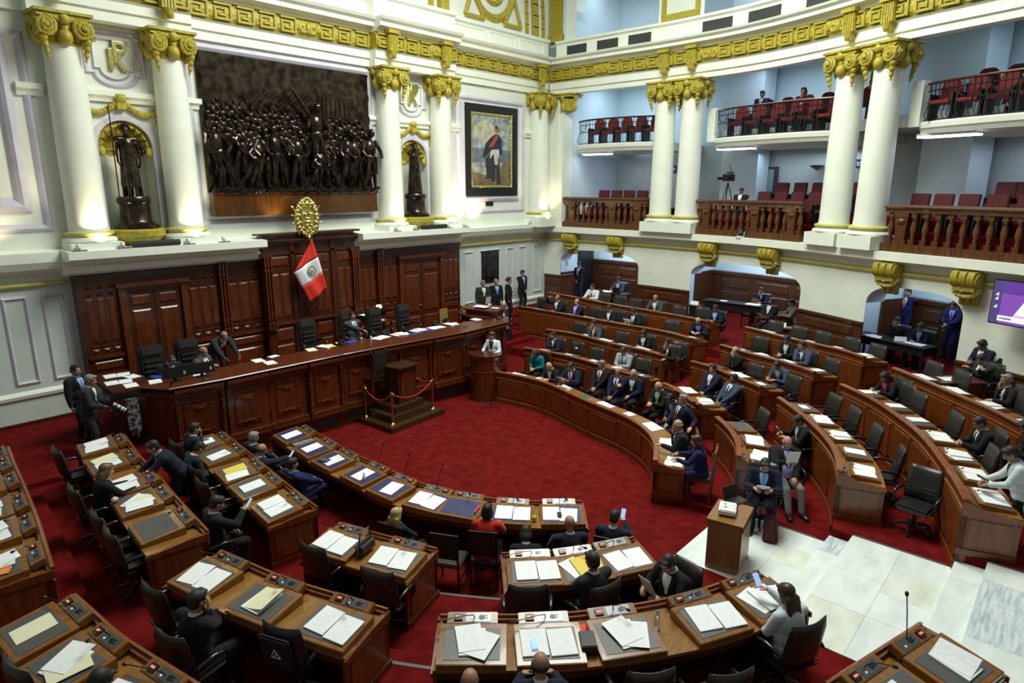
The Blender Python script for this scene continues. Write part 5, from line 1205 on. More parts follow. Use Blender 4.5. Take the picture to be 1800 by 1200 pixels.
# breaks: projecting bays with carved panels, grilles in the plinth
bays = []
for (a, b) in zip(front[2:-2], front[3:-1]):
    L = math.hypot(b[0]-a[0], b[1]-a[1]); n = max(1, round(L/1.02))
    for k in range(n): bays.append((a[0]+(b[0]-a[0])*k/n, a[1]+(b[1]-a[1])*k/n, a[0]+(b[0]-a[0])*(k+1)/n, a[1]+(b[1]-a[1])*(k+1)/n))
def bar(m, bx, u0, u1, z0, z1, d, d0=-.02):
    x0, y0, x1, y1 = bx; L = math.hypot(x1-x0, y1-y0); tx, ty = (x1-x0)/L, (y1-y0)/L; n_ = (ty, -tx)
    m.prism([(u0, z0), (u1, z0), (u1, z1), (u0, z1)], (x0+n_[0]*d0, y0+n_[1]*d0, 0), (tx, ty, 0), (0,0,1), (n_[0], n_[1], 0), d-d0)
for bi, bx in enumerate(bays):
    L = math.hypot(bx[2]-bx[0], bx[3]-bx[1]); e = .07 if bi % 2 else .03
    m = MB(); bar(m, bx, .05, L-.05, -.1, 1.05, .02+e)
    for z, h, dd in ((1.05, .05, .12), (1.12, .05, .16), (1.18, .06, .2), (-.12, .06, .12), (-.2, .06, .15), (-.28, .05, .1)): bar(m, bx, .02, L-.02, z, z+h, dd+e)
    o = m.obj('projecting_bay', M['mahog'], t)
    m = MB(); bar(m, bx, .2, L-.2, .1, .84, .045+e); m.obj('panel', M['mahog'], o)
    m = MB()
    for z in (.90, .96): bar(m, bx, .18, L-.18, z, z+.025, .06+e)
    for z, s in ((.76, 1), (.16, -1)):
        bar(m, bx, L/2-.16, L/2+.16, z, z+.035, .075+e); bar(m, bx, L/2-.09, L/2+.09, z-.045*s, z-.015*s+.01, .085+e); bar(m, bx, L/2-.27, L/2-.2, z+.03, z+.05, .07+e); bar(m, bx, L/2+.2, L/2+.27, z+.03, z+.05, .07+e)
    m.obj('carving', M['bench'], o)
    m = MB(); bar(m, bx, .15, L-.15, -.6, -.33, .03); m.obj('plinth_grille', M['vent'], o)
    for u in (.06, L-.06):
        x0, y0, x1, y1 = bx; tx, ty = (x1-x0)/L, (y1-y0)/L
        if bi in (0, len(bays)-1) or bi % 3 == 0:
            m = MB(); m.lathe((x0+tx*u+ty*(.07+e), y0+ty*u-tx*(.07+e), -.06), [(.05,0),(.05,.08),(.03,.12),(.05,.18),(.035,.26),(.03,.3),(.03,.85),(.045,.88),(.03,.92),(.05,1.0),(.05,1.1)], 10); m.obj('colonette', M['mahog'], o)
# side table of the rostrum with papers
m = MB(); m.box2((3.95, 14.7, .35), (4.55, 16.3, .42+.85)); m.box2((3.88, 14.62, 1.26), (4.7, 16.35, 1.31)); m.obj('side_wing', M['mahogd'], t)
def rz_of(x, y): return 0
cl = MB()
for k in range(4):
    x, y = 4.08+.05*k, 14.60-.012*k
    cl.add([(x, y, 1.12), (x+.06, y-.03, 1.12), (x+.05+.02*(k % 2), y-.05, .45-.1*(k % 3)), (x-.01, y-.01, .4-.12*(k % 2))], [(0,1,2,3)])
o = cl.obj('hanging_cloth', nz(mat('grey_patterned_cloth', (.5,.5,.5), .8), 16, (.04,.04,.05), (.42,.41,.42), 3, pos=(.45,.6)), None); sm = o.modifiers.new('s', 'SOLIDIFY'); sm.thickness = .02
o['label'] = 'grey patterned cloth hanging at the left end of the rostrum'; o['category'] = 'cloth'
# carved side chair and high-backed chairs of the presiding table
def highback_proto():
    t = thing('high_back_chair', 'x', 'chair')
    m = MB(); m.box((0,0,.5), (.6,.58,.14)); m.obj('seat', M['leather'], t, bevel=.05, smooth=30)
    m = MB(); m.box((0,-.3,.92), (.58,.12,.80), rx=.12); b = m.obj('backrest', M['leather'], t, bevel=.05, smooth=30)
    m = MB(); m.box((0,-.27,1.22), (.52,.12,.26), rx=.12); m.obj('headrest', M['leatherg'], b, bevel=.05, smooth=30)
    m = MB()
    for k in range(3): m.box((0,-.225+.018*k,.98-.12*k), (.40,.05,.10), rx=.12)
    m.obj('cushion_roll', M['leatherg'], b, bevel=.03, smooth=30)
    for s in (-1, 1):
        m = MB(); m.tube([(s*.3,.2,.5),(s*.35,.2,.66),(s*.35,.1,.74),(s*.35,-.15,.74),(s*.3,-.25,.68)], .03, 8); m.obj('armrest', M['gloss'], t, smooth='all')
    m = MB(); m.cyl((0,0,.1),(0,0,.45),.035); 
    for k in range(5): a = 2*PI*k/5; m.tube([(0,0,.12),(.3*math.cos(a),.3*math.sin(a),.05)], .03, 6); m.ell((.3*math.cos(a),.3*math.sin(a),.035),(.035,.035,.035),8,6)
    m.obj('star_base', M['blackp'], t)
    return t
HB = highback_proto(); HB.location = (9.25, 15.85, .5); HB.rotation_euler = (0,0,PI); HB['label'] = 'empty high-backed black leather chair left of the president, at the rostrum'; HB['group'] = 'high-backed rostrum chairs'
for x, y, l in ((10.62, 15.9, 'high-backed black leather chair under the man on the phone'), (11.55, 15.85, 'empty high-backed black leather chair just right of the man on the phone'), (12.55, 15.7, 'empty high-backed black leather chair at the right, second from the man on the phone'), (5.15, 15.75, 'high-backed black chair behind the two monitors'), (6.0, 15.85, 'high-backed black chair under the balding man in grey')):
    dup(HB, (x, y, .5), PI, l, 'high-backed rostrum chairs')
def cane_chair(x, y, z, rz, label):
    t = thing('cane_chair', label, 'chair', (x, y, z), rz)
    m = MB(); m.box((0,0,.45), (.46,.44,.07)); m.obj('seat', M['mahogd'], t, bevel=.015)
    m = MB(); m.box((0,-.22,.80), (.38,.03,.5), rx=.06); m.obj('backrest', mat('ochre_backrest', (.26,.17,.04), .5), t, bevel=.01)
    for sx in (-1, 1):
        for sy in (-1, 1): m = MB(); m.cyl((sx*.19, sy*.19, 0), (sx*.19, sy*.19-(.04 if sy < 0 else 0), 1.06 if sy < 0 else .44), .022, 8); m.obj('leg', M['mahogd'], t)
cane_chair(13.95, 15.4, .5, PI, 'ochre-backed side chair right of the last leather chair at the rostrum'); cane_chair(14.9, 15.35, .5, PI+.2, 'ochre-backed side chair next to the reading desk at the rostrum'); cane_chair(11.1, 16.6, .5, PI, 'ochre-backed chair partly hidden beside the man on the phone')
# reading desk with papers at the right end, side tables
t = thing('reading_desk', 'dark sloping reading desk with papers at the right end of the rostrum', 'desk', (15.0, 14.75, .5), -1.35)
m = MB(); m.box((0,0,.5), (1.15,.5,1.0)); m.obj('cabinet_body', M['mahogd'], t)
m = MB(); m.box((0,0,1.03), (1.3,.66,.05), rx=.10); m.obj('sloping_top', M['mahog'], t, bevel=.01)
docs('two', [BL], (14.95, 14.85, 1.585), -1.3, .0, 'white papers on the sloping reading desk'); docs('half', [BL], (15.1, 14.35, 1.57), -1.2, 0, 'small white papers at the near edge of the reading desk')
t = thing('side_table', 'small dark table with papers between the leather chairs against the panelling', 'table', (12.05, 16.6, .5))
m = MB(); m.box((0,0,.78), (.8,.5,.04)); m.obj('table_top', M['mahog'], t, bevel=.01)
for sx in (-1,1):
    for sy in (-1,1): m = MB(); m.box((sx*.35,sy*.2,.38), (.05,.05,.76)); m.obj('leg', M['mahogd'], t)
docs('fan', [BL], (12.0, 16.6, 1.305), .3, 0, 'white papers on the small table behind the leather chairs')
t = thing('paper_tray', 'black desk tray of papers raised on the small table', 'tray', (11.85, 16.85, 1.3)); m = MB(); m.box((0,0,.17), (.4,.3,.04)); m.box((-.18,0,.08),(.03,.28,.16)); m.box((.18,0,.08),(.03,.28,.16)); m.obj('tray_body', M['blackp'], t)
docs('two', [BL], (11.85, 16.85, 1.495), .1, 0, 'white papers on the black desk tray')
def lamp(x, y, z, l):
    t = thing('table_lamp', l, 'lamp', (x, y, z)); m = MB(); m.lathe((0,0,0), [(.09,0),(.08,.02),(.015,.04),(.012,.35)], 10); m.obj('lamp_base', M['brass'], t)
    m = MB(); m.lathe((0,0,.33), [(.10,0),(.09,.08),(.04,.10)], 12); m.obj('lamp_shade', mat('lit_shade', (.8,.75,.5), .5, emit=(1,.85,.5), es=1.5), t)
lamp(12.35, 16.95, 1.3, 'small lit lamp beside the pilaster on the small table')
# things on the rostrum top
def flat(name, cat, x, y, z, rz, dims, m_, label): m = MB(); m.box((0,0,dims[2]/2), dims); o = m.obj(name, M[m_], None, bevel=min(dims)/4); o['label'] = label; o['category'] = cat; o.location = (x, y, z); o.rotation_euler = (0,0,rz); return o
for x, y, k, c, l in ((7.1,14.75,'thin',[BL],'white sheet under the bending man\'s hand on the rostrum'), (7.55,14.85,'half',[BL],'folded white papers right of the bending man'), (7.2,14.35,'thin',[BL],'white sheet at the front edge of the rostrum below the bending man'), (8.55,14.75,'thin',[CR_],'cream sheet left of the thick stack on the rostrum'), (9.0,14.72,'pile',[W_,YE],'thick stack of white and yellow papers before the empty leather chair'), (9.5,14.85,'half',[BL],'white papers beside the telephone left of the bell'), (10.6,14.55,'two',[BL],'white papers before the man on the phone'), (11.25,14.45,'wide',[W_],'spread of white papers right of the man on the phone'), (11.95,14.45,'wide',[W_],'white papers over a blue folder on the rostrum'), (12.55,14.4,'two',[BL],'white papers beside the second rostrum telephone'), (13.15,14.35,'pile',[W_],'tall pile of white papers near the lectern end of the rostrum'), (14.2,14.35,'thin',[BL],'white sheet before the ochre-backed chairs'), (5.62,14.6,'half',[BL],'white papers before the balding man in grey'), (4.35,15.9,'two',[BL],'white papers at the back of the rostrum side wing'), (4.2,15.3,'two',[BL],'white papers in the middle of the rostrum side wing'), (4.55,15.55,'thin',[BL],'white sheet near the monitor on the side wing'), (4.3,14.85,'thin',[BL],'white sheet at the front corner of the side wing'), (4.75,14.75,'thin',[BL],'white sheet by the blue folder on the rostrum')):
    docs(k, c, (x, y, ZR+.004), rnd.uniform(-.3,.3), 0, l)
flat('folder','folder',5.0,15.1,ZR+.003,.1,(.4,.3,.02),'bluep','royal blue folder left of the rostrum monitors'); flat('folder','folder',9.75,14.7,ZR+.003,.2,(.34,.26,.015),'bluep','royal blue folder beside the telephone at the rostrum'); flat('folder','folder',11.55,14.2,ZR+.003,-.1,(.36,.2,.012),'bluep','royal blue folder under the papers right of the man on the phone'); flat('folder','folder',12.1,14.22,ZR+.003,-.1,(.36,.2,.012),'bluep','royal blue folder under papers near the second telephone')
def phone(x, y, rz, l):
    t = thing('desk_telephone', l, 'telephone', (x, y, ZR), rz); m = MB(); m.add([(-.1,-.1,0),(.1,-.1,0),(.1,.1,0),(-.1,.1,0),(-.1,-.1,.03),(.1,-.1,.03),(.1,.1,.08),(-.1,.1,.08)], [(0,3,2,1),(4,5,6,7),(0,1,5,4),(1,2,6,5),(2,3,7,6),(3,0,4,7)]); m.obj('telephone_body', M['blackp'], t, bevel=.01)
    m = MB(); m.tube([(-.09,.06,.08),(-.06,.02,.12),(.06,.02,.12),(.09,.06,.08)], .022, 8); m.obj('handset', M['blackp'], t)
phone(9.4,14.6,.1,'black telephone left of the bell on the rostrum'); phone(10.95,14.75,0,'black telephone before the man on the phone'); phone(12.75,14.6,0,'black telephone right of the blue folder near the lectern'); phone(13.3,14.75,.2,'black telephone beside the tall pile of papers'); phone(14.75,13.95,.2,'black telephone beside the reading desk')
def monitor(x, y, rz, l):
    t = thing('monitor', l, 'monitor', (x, y, ZR), rz); t.scale = (1, 1, .78); m = MB(); m.box((0,0,.27), (.52,.04,.32)); b = m.obj('monitor_case', M['blackp'], t, bevel=.01)
    m = MB(); m.box((0,.04,.16),(.07,.03,.3)); m.box((0,.05,.01),(.24,.18,.02)); m.obj('stand', M['blackp'], t); m = MB(); m.box((0,.023,.38),(.40,.004,.015)); m.obj('vent_bar', M['vent'], b)
    m = MB(); m.box((.18,-.024,.24),(.045,.004,.09)); m.obj('sticker', mat('sticker', (.45,.5,.38), .6), b)
monitor(5.06,14.42,-.25,'black computer monitor before the man bent over at the rostrum'); monitor(5.60,14.36,-.2,'black computer monitor before the balding man in grey at the rostrum'); 
t = thing('hand_bell', 'small brass hand bell on the rostrum before the empty leather chair', 'bell', (10.0, 14.6, ZR)); m = MB(); m.lathe((0,0,0), [(.06,0),(.055,.03),(.035,.08),(.012,.10),(.01,.2)], 12); m.obj('bell_body', M['brass'], t); m = MB(); m.ell((0,0,.21),(.02,.02,.03)); m.obj('knob', M['brass'], t)
flat('desk_microphone','microphone',10.25,14.5,ZR,0,(.05,.05,.12),'whitep','small white microphone base right of the hand bell')
for x, y, l in ((10.6,14.12,'small brass name plate below the man on the phone'),(13.2,13.8,'small brass name plate near the lectern'),(9.75,14.25,'small grey name plate near the blue folder'),(14.5,13.85,'small pale name plate by the reading desk')): flat('name_plate','name plate',x,y,ZR,-.08,(.16,.03,.06),'brass',l)
# ================================================================ LECTERN
t = thing('lectern', 'rounded wooden lectern joining the rostrum and the ministers bench', 'lectern', (13.03, 12.80, -.66), math.radians(35))
def half(r0, r1, z0, z1, y0=.25, n=20):
    m = MB(); prof = [(z0, r0), (z1, r1)]; P = []
    for z, r in prof:
        P += [(-r, y0, z)] + [(r*math.cos(a), -r*math.sin(a)*.9, z) for a in np.linspace(PI, 0, n)] + [(r, y0, z)]
    k = n+2; m.add(P, [tuple(range(k-1,-1,-1)), tuple(range(k, 2*k))] + [(j, (j+1) % k, (j+1) % k+k, j+k) for j in range(k)]); return m
t.rotation_euler = (0, 0, math.radians(-50))
half(.44,.44,.0,1.28).obj('lectern_body', M['mahog'], t, smooth=50); half(.49,.47,.0,.10).obj('lectern_foot', M['mahogd'], t, smooth=50); half(.46,.50,1.22,1.32).obj('cornice_moulding', M['bench'], t, smooth=50); half(.50,.50,1.32,1.37).obj('lectern_top', M['mahogd'], t, smooth=50); half(.455,.455,.86,.90).obj('band', M['bench'], t, smooth=50)
m = MB(); m.tube([(-.1,-.1,1.36),(-.1,-.08,1.5),(-.05,.02,1.62),(.0,.12,1.68)], .007, 6); m.ell((.0,.13,1.69),(.02,.03,.02),8,6); m.tube([(.12,-.1,1.36),(.12,-.08,1.46),(.1,.02,1.55)], .006, 6); m.obj('gooseneck_microphones', M['blackp'], t)
t = thing('microphone_stand', 'folded black microphone stand lying on the carpet at the lectern foot', 'stand', (12.55, 12.1, -.65), .4)
for k in range(3): m = MB(); a = k*2*PI/3+.3; m.tube([(0,0,.12),(.3*math.cos(a),.3*math.sin(a),.015)], .014, 6); m.obj('leg', M['blackp'], t)
m = MB(); m.cyl((0,0,.1),(0,.02,.34),.014); m.obj('stand_tube', M['blackp'], t)
# ================================================================ TRIBUNE with rope barrier
t = thing('tribune', 'dark stepped wooden tribune with a tall cabinet desk on the red carpet', 'tribune', (10.28, 13.3, -.66), math.radians(4))
for w_, d_, z0, z1 in ((1.95, 1.5, 0, .14), (1.45, 1.05, .14, .32), (1.05, .80, .32, .50)):
    m = MB(); m.box((0, .05, (z0+z1)/2), (w_, d_, z1-z0)); m.obj('step', M['platw'], t, bevel=.012)
m = MB(); m.box((.02,.0,.98), (.62,.5,.96)); m.obj('cabinet', M['platw'], t)
m = MB(); m.box((.02,-.03,1.49), (.78,.66,.05), rx=-.04); m.obj('desk_top', M['platw'], t, bevel=.012)
m = MB(); m.box((.02,-.255,1.0), (.48,.02,.72)); m.obj('panel', M['mahog'], t, bevel=.006); m = MB(); m.box((.02,-.265,1.3),(.3,.012,.06)); m.obj('carving', M['bench'], t)
t = thing('tribune_chair', 'old black leather chair with brass studs behind the tribune cabinet', 'chair', (9.74, 13.72, -.02), PI)
m = MB(); m.box((0,.0,.5), (.5,.45,.08)); m.obj('seat', M['leather'], t, bevel=.02); m = MB(); m.box((0,.24,1.0), (.46,.05,.5)); m.obj('backrest', M['leather'], t, bevel=.02)
for sx in (-1,1):
    for sy in (-1,1): m = MB(); m.box((sx*.22, sy*.22, .62 if sy > 0 else .24), (.05,.05,1.28 if sy > 0 else .48)); m.ell((sx*.22,sy*.22,1.3 if sy > 0 else .48),(.03,.03,.04),8,6); m.obj('leg', M['mahogd'], t)
PST = [(9.42, 13.72), (9.55, 12.75), (11.05, 12.9), (11.05, 13.75)]
for i, (x, y) in enumerate(PST[:3]):
    t = thing('stanchion', 'red and brass barrier post at the %s corner of the tribune' % ('left', 'front', 'right')[i], 'post', (x, y, -.52), 0, 'barrier posts round the tribune')
    m = MB(); m.lathe((0,0,0), [(.10,0),(.10,.02),(.05,.04),(.03,.06)], 14); m.obj('post_base', M['brass'], t)
    m = MB(); m.cyl((0,0,.05),(0,0,.80),.030 if i == 1 else .022, 10); m.obj('post_tube', M['copper'], t)
    m = MB(); m.lathe((0,0,.80), [(.03,0),(.045,.03),(.035,.06),(.02,.09)], 12); m.obj('post_finial', M['brass'], t)
for i, (a, b) in enumerate(((0, 1), (1, 2), (2, 3))):
    (x0, y0), (x1, y1) = PST[a], PST[b]; t = thing('velvet_rope', 'sagging red velvet rope along the %s of the tribune' % ('left side', 'front', 'right side')[i], 'rope', (0,0,0), 0, 'velvet ropes round the tribune')
    m = MB(); m.tube([(x0+(x1-x0)*s, y0+(y1-y0)*s, .30-.25*4*s*(1-s)*(1 if i < 2 else .4)) for s in np.linspace(.04, .96, 12)], .022, 8); m.obj('rope_cord', M['velvet'], t, smooth='all')
    for s in (.035, .965): m = MB(); m.ell((x0+(x1-x0)*s, y0+(y1-y0)*s, .29), (.03,.03,.03), 8, 6); m.obj('brass_hook', M['brass'], t)
# ================================================================ EMBLEM and FLAG
t = thing('gilded_emblem', 'gilded carved coat of arms with wreath and flags on top of the centre panelling', 'emblem', (10.12, 17.22, 4.55)); t.scale = (.80, 1.0, .98)
m = MB(); m.prism([(-.25,.22),(.25,.22),(.27,-.05),(.2,-.28),(0,-.42),(-.2,-.28),(-.27,-.05)], (0,0,0), (1,0,0), (0,0,1), (0,-1,0), .12); m.box((0,-.12,.02),(.5,.06,.03)); m.box((0,-.12,.11),(.03,.06,.18)); m.obj('shield', M['gold'], t, bevel=.015)
m = MB()
for k in range(26):
    a = -.5*PI + 2*PI*k/26; m.ell((.40*math.cos(a), -.06, .04+.52*math.sin(a)), (.085,.07,.075), 8, 6)
    if k % 2: m.ell((.33*math.cos(a), -.10, .04+.43*math.sin(a)), (.06,.05,.06), 8, 6)
m.obj('wreath', M['gold'], t, smooth=True)
m = MB()
for (x, z, rx_, rz_) in ((-.12,.12,.08,.06),(.12,.12,.08,.06),(0,-.1,.16,.07),(-.08,-.2,.06,.06),(.08,-.2,.06,.06),(0,-.29,.08,.05),(0,.0,.1,.04)): m.ell((x,-.15,z),(rx_,.05,rz_),10,8)
m.obj('shield_carving', M['gold'], t, smooth=True)
m = MB(); m.prism([(.42*math.cos(q), .52*math.sin(q)+.03) for q in np.linspace(0, 2*PI, 28, endpoint=False)], (0,.02,0), (1,0,0), (0,0,1), (0,-1,0), .06); m.obj('back_plate', M['gold'], t)
m = MB()
for k in range(9): a = PI*k/8; m.ell((.18*math.cos(a), -.1, .42+.16*math.sin(a)), (.055,.055,.055), 8, 6)
m.ell((0,-.12,.42),(.1,.05,.08)); m.obj('crown', M['gold'], t, smooth=True)
for s in (-1, 1):
    for k in range(3):
        m = MB(); b = (s*(.50+.03*k), -.02, .32-.22*k); m.cyl((s*.15,-.02,-.1), b, .015, 8); m.lathe(b, [(.02,0),(.03,.02),(.0,.09)], 8, axis=(s,0,.6-.5*k)); m.obj('spear', M['gold'], t)
    m = MB(); m.prism([(0,.3),(.16,.26),(.2,0),(.16,-.3),(.03,-.5),(0,-.3)], (s*.3,-.01,.0), (s,0,0), (0,0,1), (0,-1,0), .06); m.obj('draped_flag', M['gold'], t, bevel=.02)
m = MB(); m.lathe((0,-.04,-.62), [(.05,0),(.11,.08),(.06,.16),(.13,.22)], 10); m.obj('ribbon_knot', M['gold'], t)
t = thing('flag', 'red and white flag with a small coat of arms hanging below the gilded emblem', 'flag', (10.02, 17.05, 3.0))
FR, FW = mat('flag_red', (.72,.035,.02), .7), mat('flag_white', (.82,.84,.88), .7)
C0, C1, C2, C3 = np.array([.08, .98]), np.array([-.55, .05]), np.array([-.06, -.88]), np.array([.50, -.52])
def fl_pt(u, v):
    # u along the stripes' normal (0 top red .. 1 bottom red), v across
    l = C0*(1-u)+C2*u if False else None
    a = (1-u)*C0*1.0 + u*C3; b = (1-u)*C1 + u*C2
    if u < .36: k = u/.36; b = C0*(1-k)*.98 + (C1)*k; 
    else: k = (u-.36)/.64; b = C1*(1-k)+C2*k
    return a*(1-v)+b*v
for nm, u0, u1, mm in (('red_stripe_top', 0.0, .36, FR), ('white_stripe', .36, .68, FW), ('red_stripe_bottom', .68, 1, FR)):
    m = MB(); nu, nv = 8, 10; P = []
    for i in range(nu+1):
        for j in range(nv+1):
            u, v = u0+(u1-u0)*i/nu, j/nv; q = fl_pt(u, v); P.append((q[0], -.05-.035*math.sin(v*9+u*3)-.06*(1-u), q[1]))
    m.add(P, [(i*(nv+1)+j, i*(nv+1)+j+1, (i+1)*(nv+1)+j+1, (i+1)*(nv+1)+j) for i in range(nu) for j in range(nv)])
    o = m.obj(nm, mm, t, smooth='all'); s = o.modifiers.new('s', 'SOLIDIFY'); s.thickness = .008
m = MB(); cx, cz = fl_pt(.52, .42); cg = mat('flag_crest_green', (.02,.14,.04), .6)
for k in range(14): a = 2*PI*k/14; m.ell((cx+.125*math.cos(a), -.125, cz+.135*math.sin(a)), (.028,.012,.026), 6, 5)
m.obj('crest_wreath', cg, t)
m = MB(); m.prism([(-.06,.06),(.06,.06),(.065,-.02),(0,-.09),(-.065,-.02)], (cx,-.12,cz), (1,0,0), (0,0,1), (0,-1,0), .015); m.obj('crest_shield', mat('flag_crest_ochre', (.45,.22,.04), .6), t)
m = MB(); m.box((cx-.03,-.138,cz+.025),(.05,.006,.05)); m.box((cx+.03,-.138,cz+.025),(.05,.006,.05)); m.obj('crest_quarters', mat('flag_crest_blue', (.25,.45,.7), .6), t)
m = MB(); m.cyl((.09,-.03,1.02),(.16,-.02,-.4),.012,8); m.obj('flag_staff', M['mahogd'], t)
# ================================================================ PEOPLE
def capsule(m, a, b, ra, rb, n=10):
    a = np.asarray(a, float); b = np.asarray(b, float); d = b-a; L = np.linalg.norm(d)
    if L < 1e-6: m.ell(a, (ra, ra, ra), n, 8); return
    prof = [(ra*math.sin(t), -ra*math.cos(t)) for t in np.linspace(.15, PI/2, 4)] + [(rb*math.cos(t), L+rb*math.sin(t)) for t in np.linspace(0, PI/2-.15, 4)]
    m.lathe(a, prof, n, axis=Vector(d))
def remesh(m, name, vox, smooth=2, deci=1.0):
    me = bpy.data.meshes.new('tmp'); me.from_pydata(m.v, [], m.f); bm = bmesh.new(); bm.from_mesh(me); bmesh.ops.recalc_face_normals(bm, faces=bm.faces); bm.to_mesh(me); bm.free()
    o = bpy.data.objects.new('tmp', me); COL.objects.link(o)
    r = o.modifiers.new('r', 'REMESH'); r.mode = 'VOXEL'; r.voxel_size = vox
    if smooth: s = o.modifiers.new('s', 'SMOOTH'); s.factor = .5; s.iterations = smooth
    if deci < 1: d = o.modifiers.new('d', 'DECIMATE'); d.ratio = deci
    dg = bpy.context.evaluated_depsgraph_get(); out = bpy.data.meshes.new_from_object(o.evaluated_get(dg)); out.name = name
    bpy.data.objects.remove(o); bpy.data.meshes.remove(me)
    out.polygons.foreach_set('use_smooth', [True]*len(out.polygons)); out.update(); return out
def hand(m, w, d, side, palm, curl):
    """five-fingered hand from wrist w along d; palm = palm normal"""
    d = nrm(d); n = nrm(np.asarray(palm)-d*(np.asarray(palm)@d)); l = np.cross(d, n)*side
    capsule(m, w-d*.03, w+d*.02, .026, .028, 8)
    for k, (o_, ln) in enumerate(((-.030, .062), (-.010, .072), (.011, .078), (.031, .070))):
        kn = w+d*.088+l*o_*.98; capsule(m, w+d*.015+l*o_*.55, kn, .016, .0135, 8)
        f1 = nrm(d*math.cos(curl)+n*math.sin(curl)); p1 = kn+f1*ln*.55; f2 = nrm(d*math.cos(curl*2.2)+n*math.sin(curl*2.2)); p2 = p1+f2*ln*.5
        capsule(m, kn, p1, .0105, .0095, 8); capsule(m, p1, p2, .0095, .008, 8)
    b = w+d*.03+l*.026; q = b+nrm(d*.6+l*.75+n*.3)*.045; capsule(m, b, q, .016, .012, 8); capsule(m, q, q+nrm(d*.85+l*.25+n*.35)*.038, .0115, .009, 8)
def head_geo(m, J, fem):
    H, T = J['H'], J['HT']; k = .95 if fem else 1.0
    def P(x, y, z): return H + T @ np.array([x*k, y*k, z*k])
    m.ell(P(0,-.012,.028), (.076*k,.094*k,.092*k), 16, 12, R=T); m.ell(P(0,.022,-.045), (.058*k,.068*k,.072*k), 14, 10, R=T)
    m.ell(P(0,.055,-.092), (.028*k,.026*k,.022*k), 10, 8, R=T); m.ell(P(0,.062,.028), (.056*k,.03*k,.016*k), 10, 8, R=T)
    capsule(m, P(0,.086,.012), P(0,.106,-.028), .010, .0155, 8); m.ell(P(0,.082,-.058), (.026*k,.014*k,.012*k), 8, 6, R=T)
    for s in (-1, 1):
        m.ell(P(s*.077,-.008,-.012), (.011,.022,.033), 8, 8, R=T); m.ell(P(s*.042,.055,-.028), (.022,.022,.02), 8, 6, R=T); m.ell(P(s*.014,.098,-.03), (.011,.012,.009), 6, 6, R=T)
    capsule(m, J['N']+np.array([0,0,-.05]), J['HB']+T@np.array([0,-.005,.0]), .058*k*(.88 if fem else 1), .052*k*(.88 if fem else 1), 12)
    capsule(m, J['HB'], P(0,-.02,-.03), .052*k*(.88 if fem else 1), .055*k, 12)
def body_mesh(pose, fem):
    J = joints(pose, fem); m = MB(); T, TB = J['T'], J['TB']; g = .9 if fem else 1
    head_geo(m, J, fem)
    m.ell(J['C']+TB@np.array([0,.0,.08]), (.145*g,.095,.17), 14, 10, R=TB); m.ell(J['P']+T@np.array([0,0,.12]), (.125*g,.09,.16), 14, 10, R=T); m.ell(J['P'], (.145,.105,.11), 14, 10, R=T)
    capsule(m, J['SR'], J['SL'], .05, .05); capsule(m, J['N']-TB@np.array([0,0,.06]), J['N'], .07, .055)
    for s, x in (('R', 1), ('L', -1)):
        capsule(m, J['S'+s], J['E'+s], .045*g, .035*g); capsule(m, J['E'+s], J['W'+s], .035*g, .025*g)
        up = J['st'] and J['W'+s][2] < .95
        pn = np.array([-x, .3, 0]) if up else np.array([-.3*x, -.2, -1.0])
        if POSES[pose].get(s+'head'): pn = nrm(J['H']-J['W'+s])
        hand(m, J['W'+s], J['D'+s], x if not up else x, pn, .25 if up else .38)
        capsule(m, J['hip'+s], J['K'+s], .07, .05); capsule(m, J['K'+s], J['A'+s], .048, .036)
        capsule(m, J['A'+s], J['A'+s]+np.array([.015*x,.11,-.035]), .034, .026)
    return remesh(m, 'body', .0092, 2, .34), J
def jacket_mesh(J, fem, kind):
    m = MB(); T, TB = J['T'], J['TB']; g = .88 if fem else 1.0; fat = 1.0
    m.ell(J['C']+TB@np.array([0,.005,.085]), (.208*g,.142,.20), 16, 12, R=TB); m.ell(J['P']+T@np.array([0,.02,.15]), (.198*g,.152,.20), 16, 12, R=T)
    if kind != 'blouse': m.ell(J['P']+T@np.array([0,.0,.0]), (.205,.150,.15), 16, 12, R=T)
    capsule(m, J['SR'], J['SL'], .080*g, .080*g); capsule(m, J['N']-TB@np.array([0,.01,.07]), J['N']-TB@np.array([0,.012,.02]), .115, .072)
    for s, x in (('R', 1), ('L', -1)):
        capsule(m, J['S'+s], J['E'+s], .080*g, .066*g); wr = J['W'+s]-nrm(J['W'+s]-J['E'+s])*.02
        if kind == 'short': capsule(m, J['S'+s], J['S'+s]+(J['E'+s]-J['S'+s])*.6, .068, .06)
        else: capsule(m, J['E'+s], wr, .066*g, .047*g)
        if J['st']: capsule(m, J['P']+T@np.array([.07*x,0,.0]), J['P']+T@np.array([.085*x,.0,-.14]), .12, .115)
    return remesh(m, 'jacket', .016, 3, .6)
def trousers_mesh(J, fem, skirt=False):
    m = MB(); T = J['T']; m.ell(J['P']+np.array([0,.0,-.01]), (.168,.132,.13), 14, 10)
    for s, x in (('R', 1), ('L', -1)):
        capsule(m, J['hip'+s], J['K'+s], .102, .076); 
        if not skirt: capsule(m, J['K'+s], J['A'+s]+np.array([0,0,.02]), .074, .060)
    return remesh(m, 'trousers', .018, 3, .6)
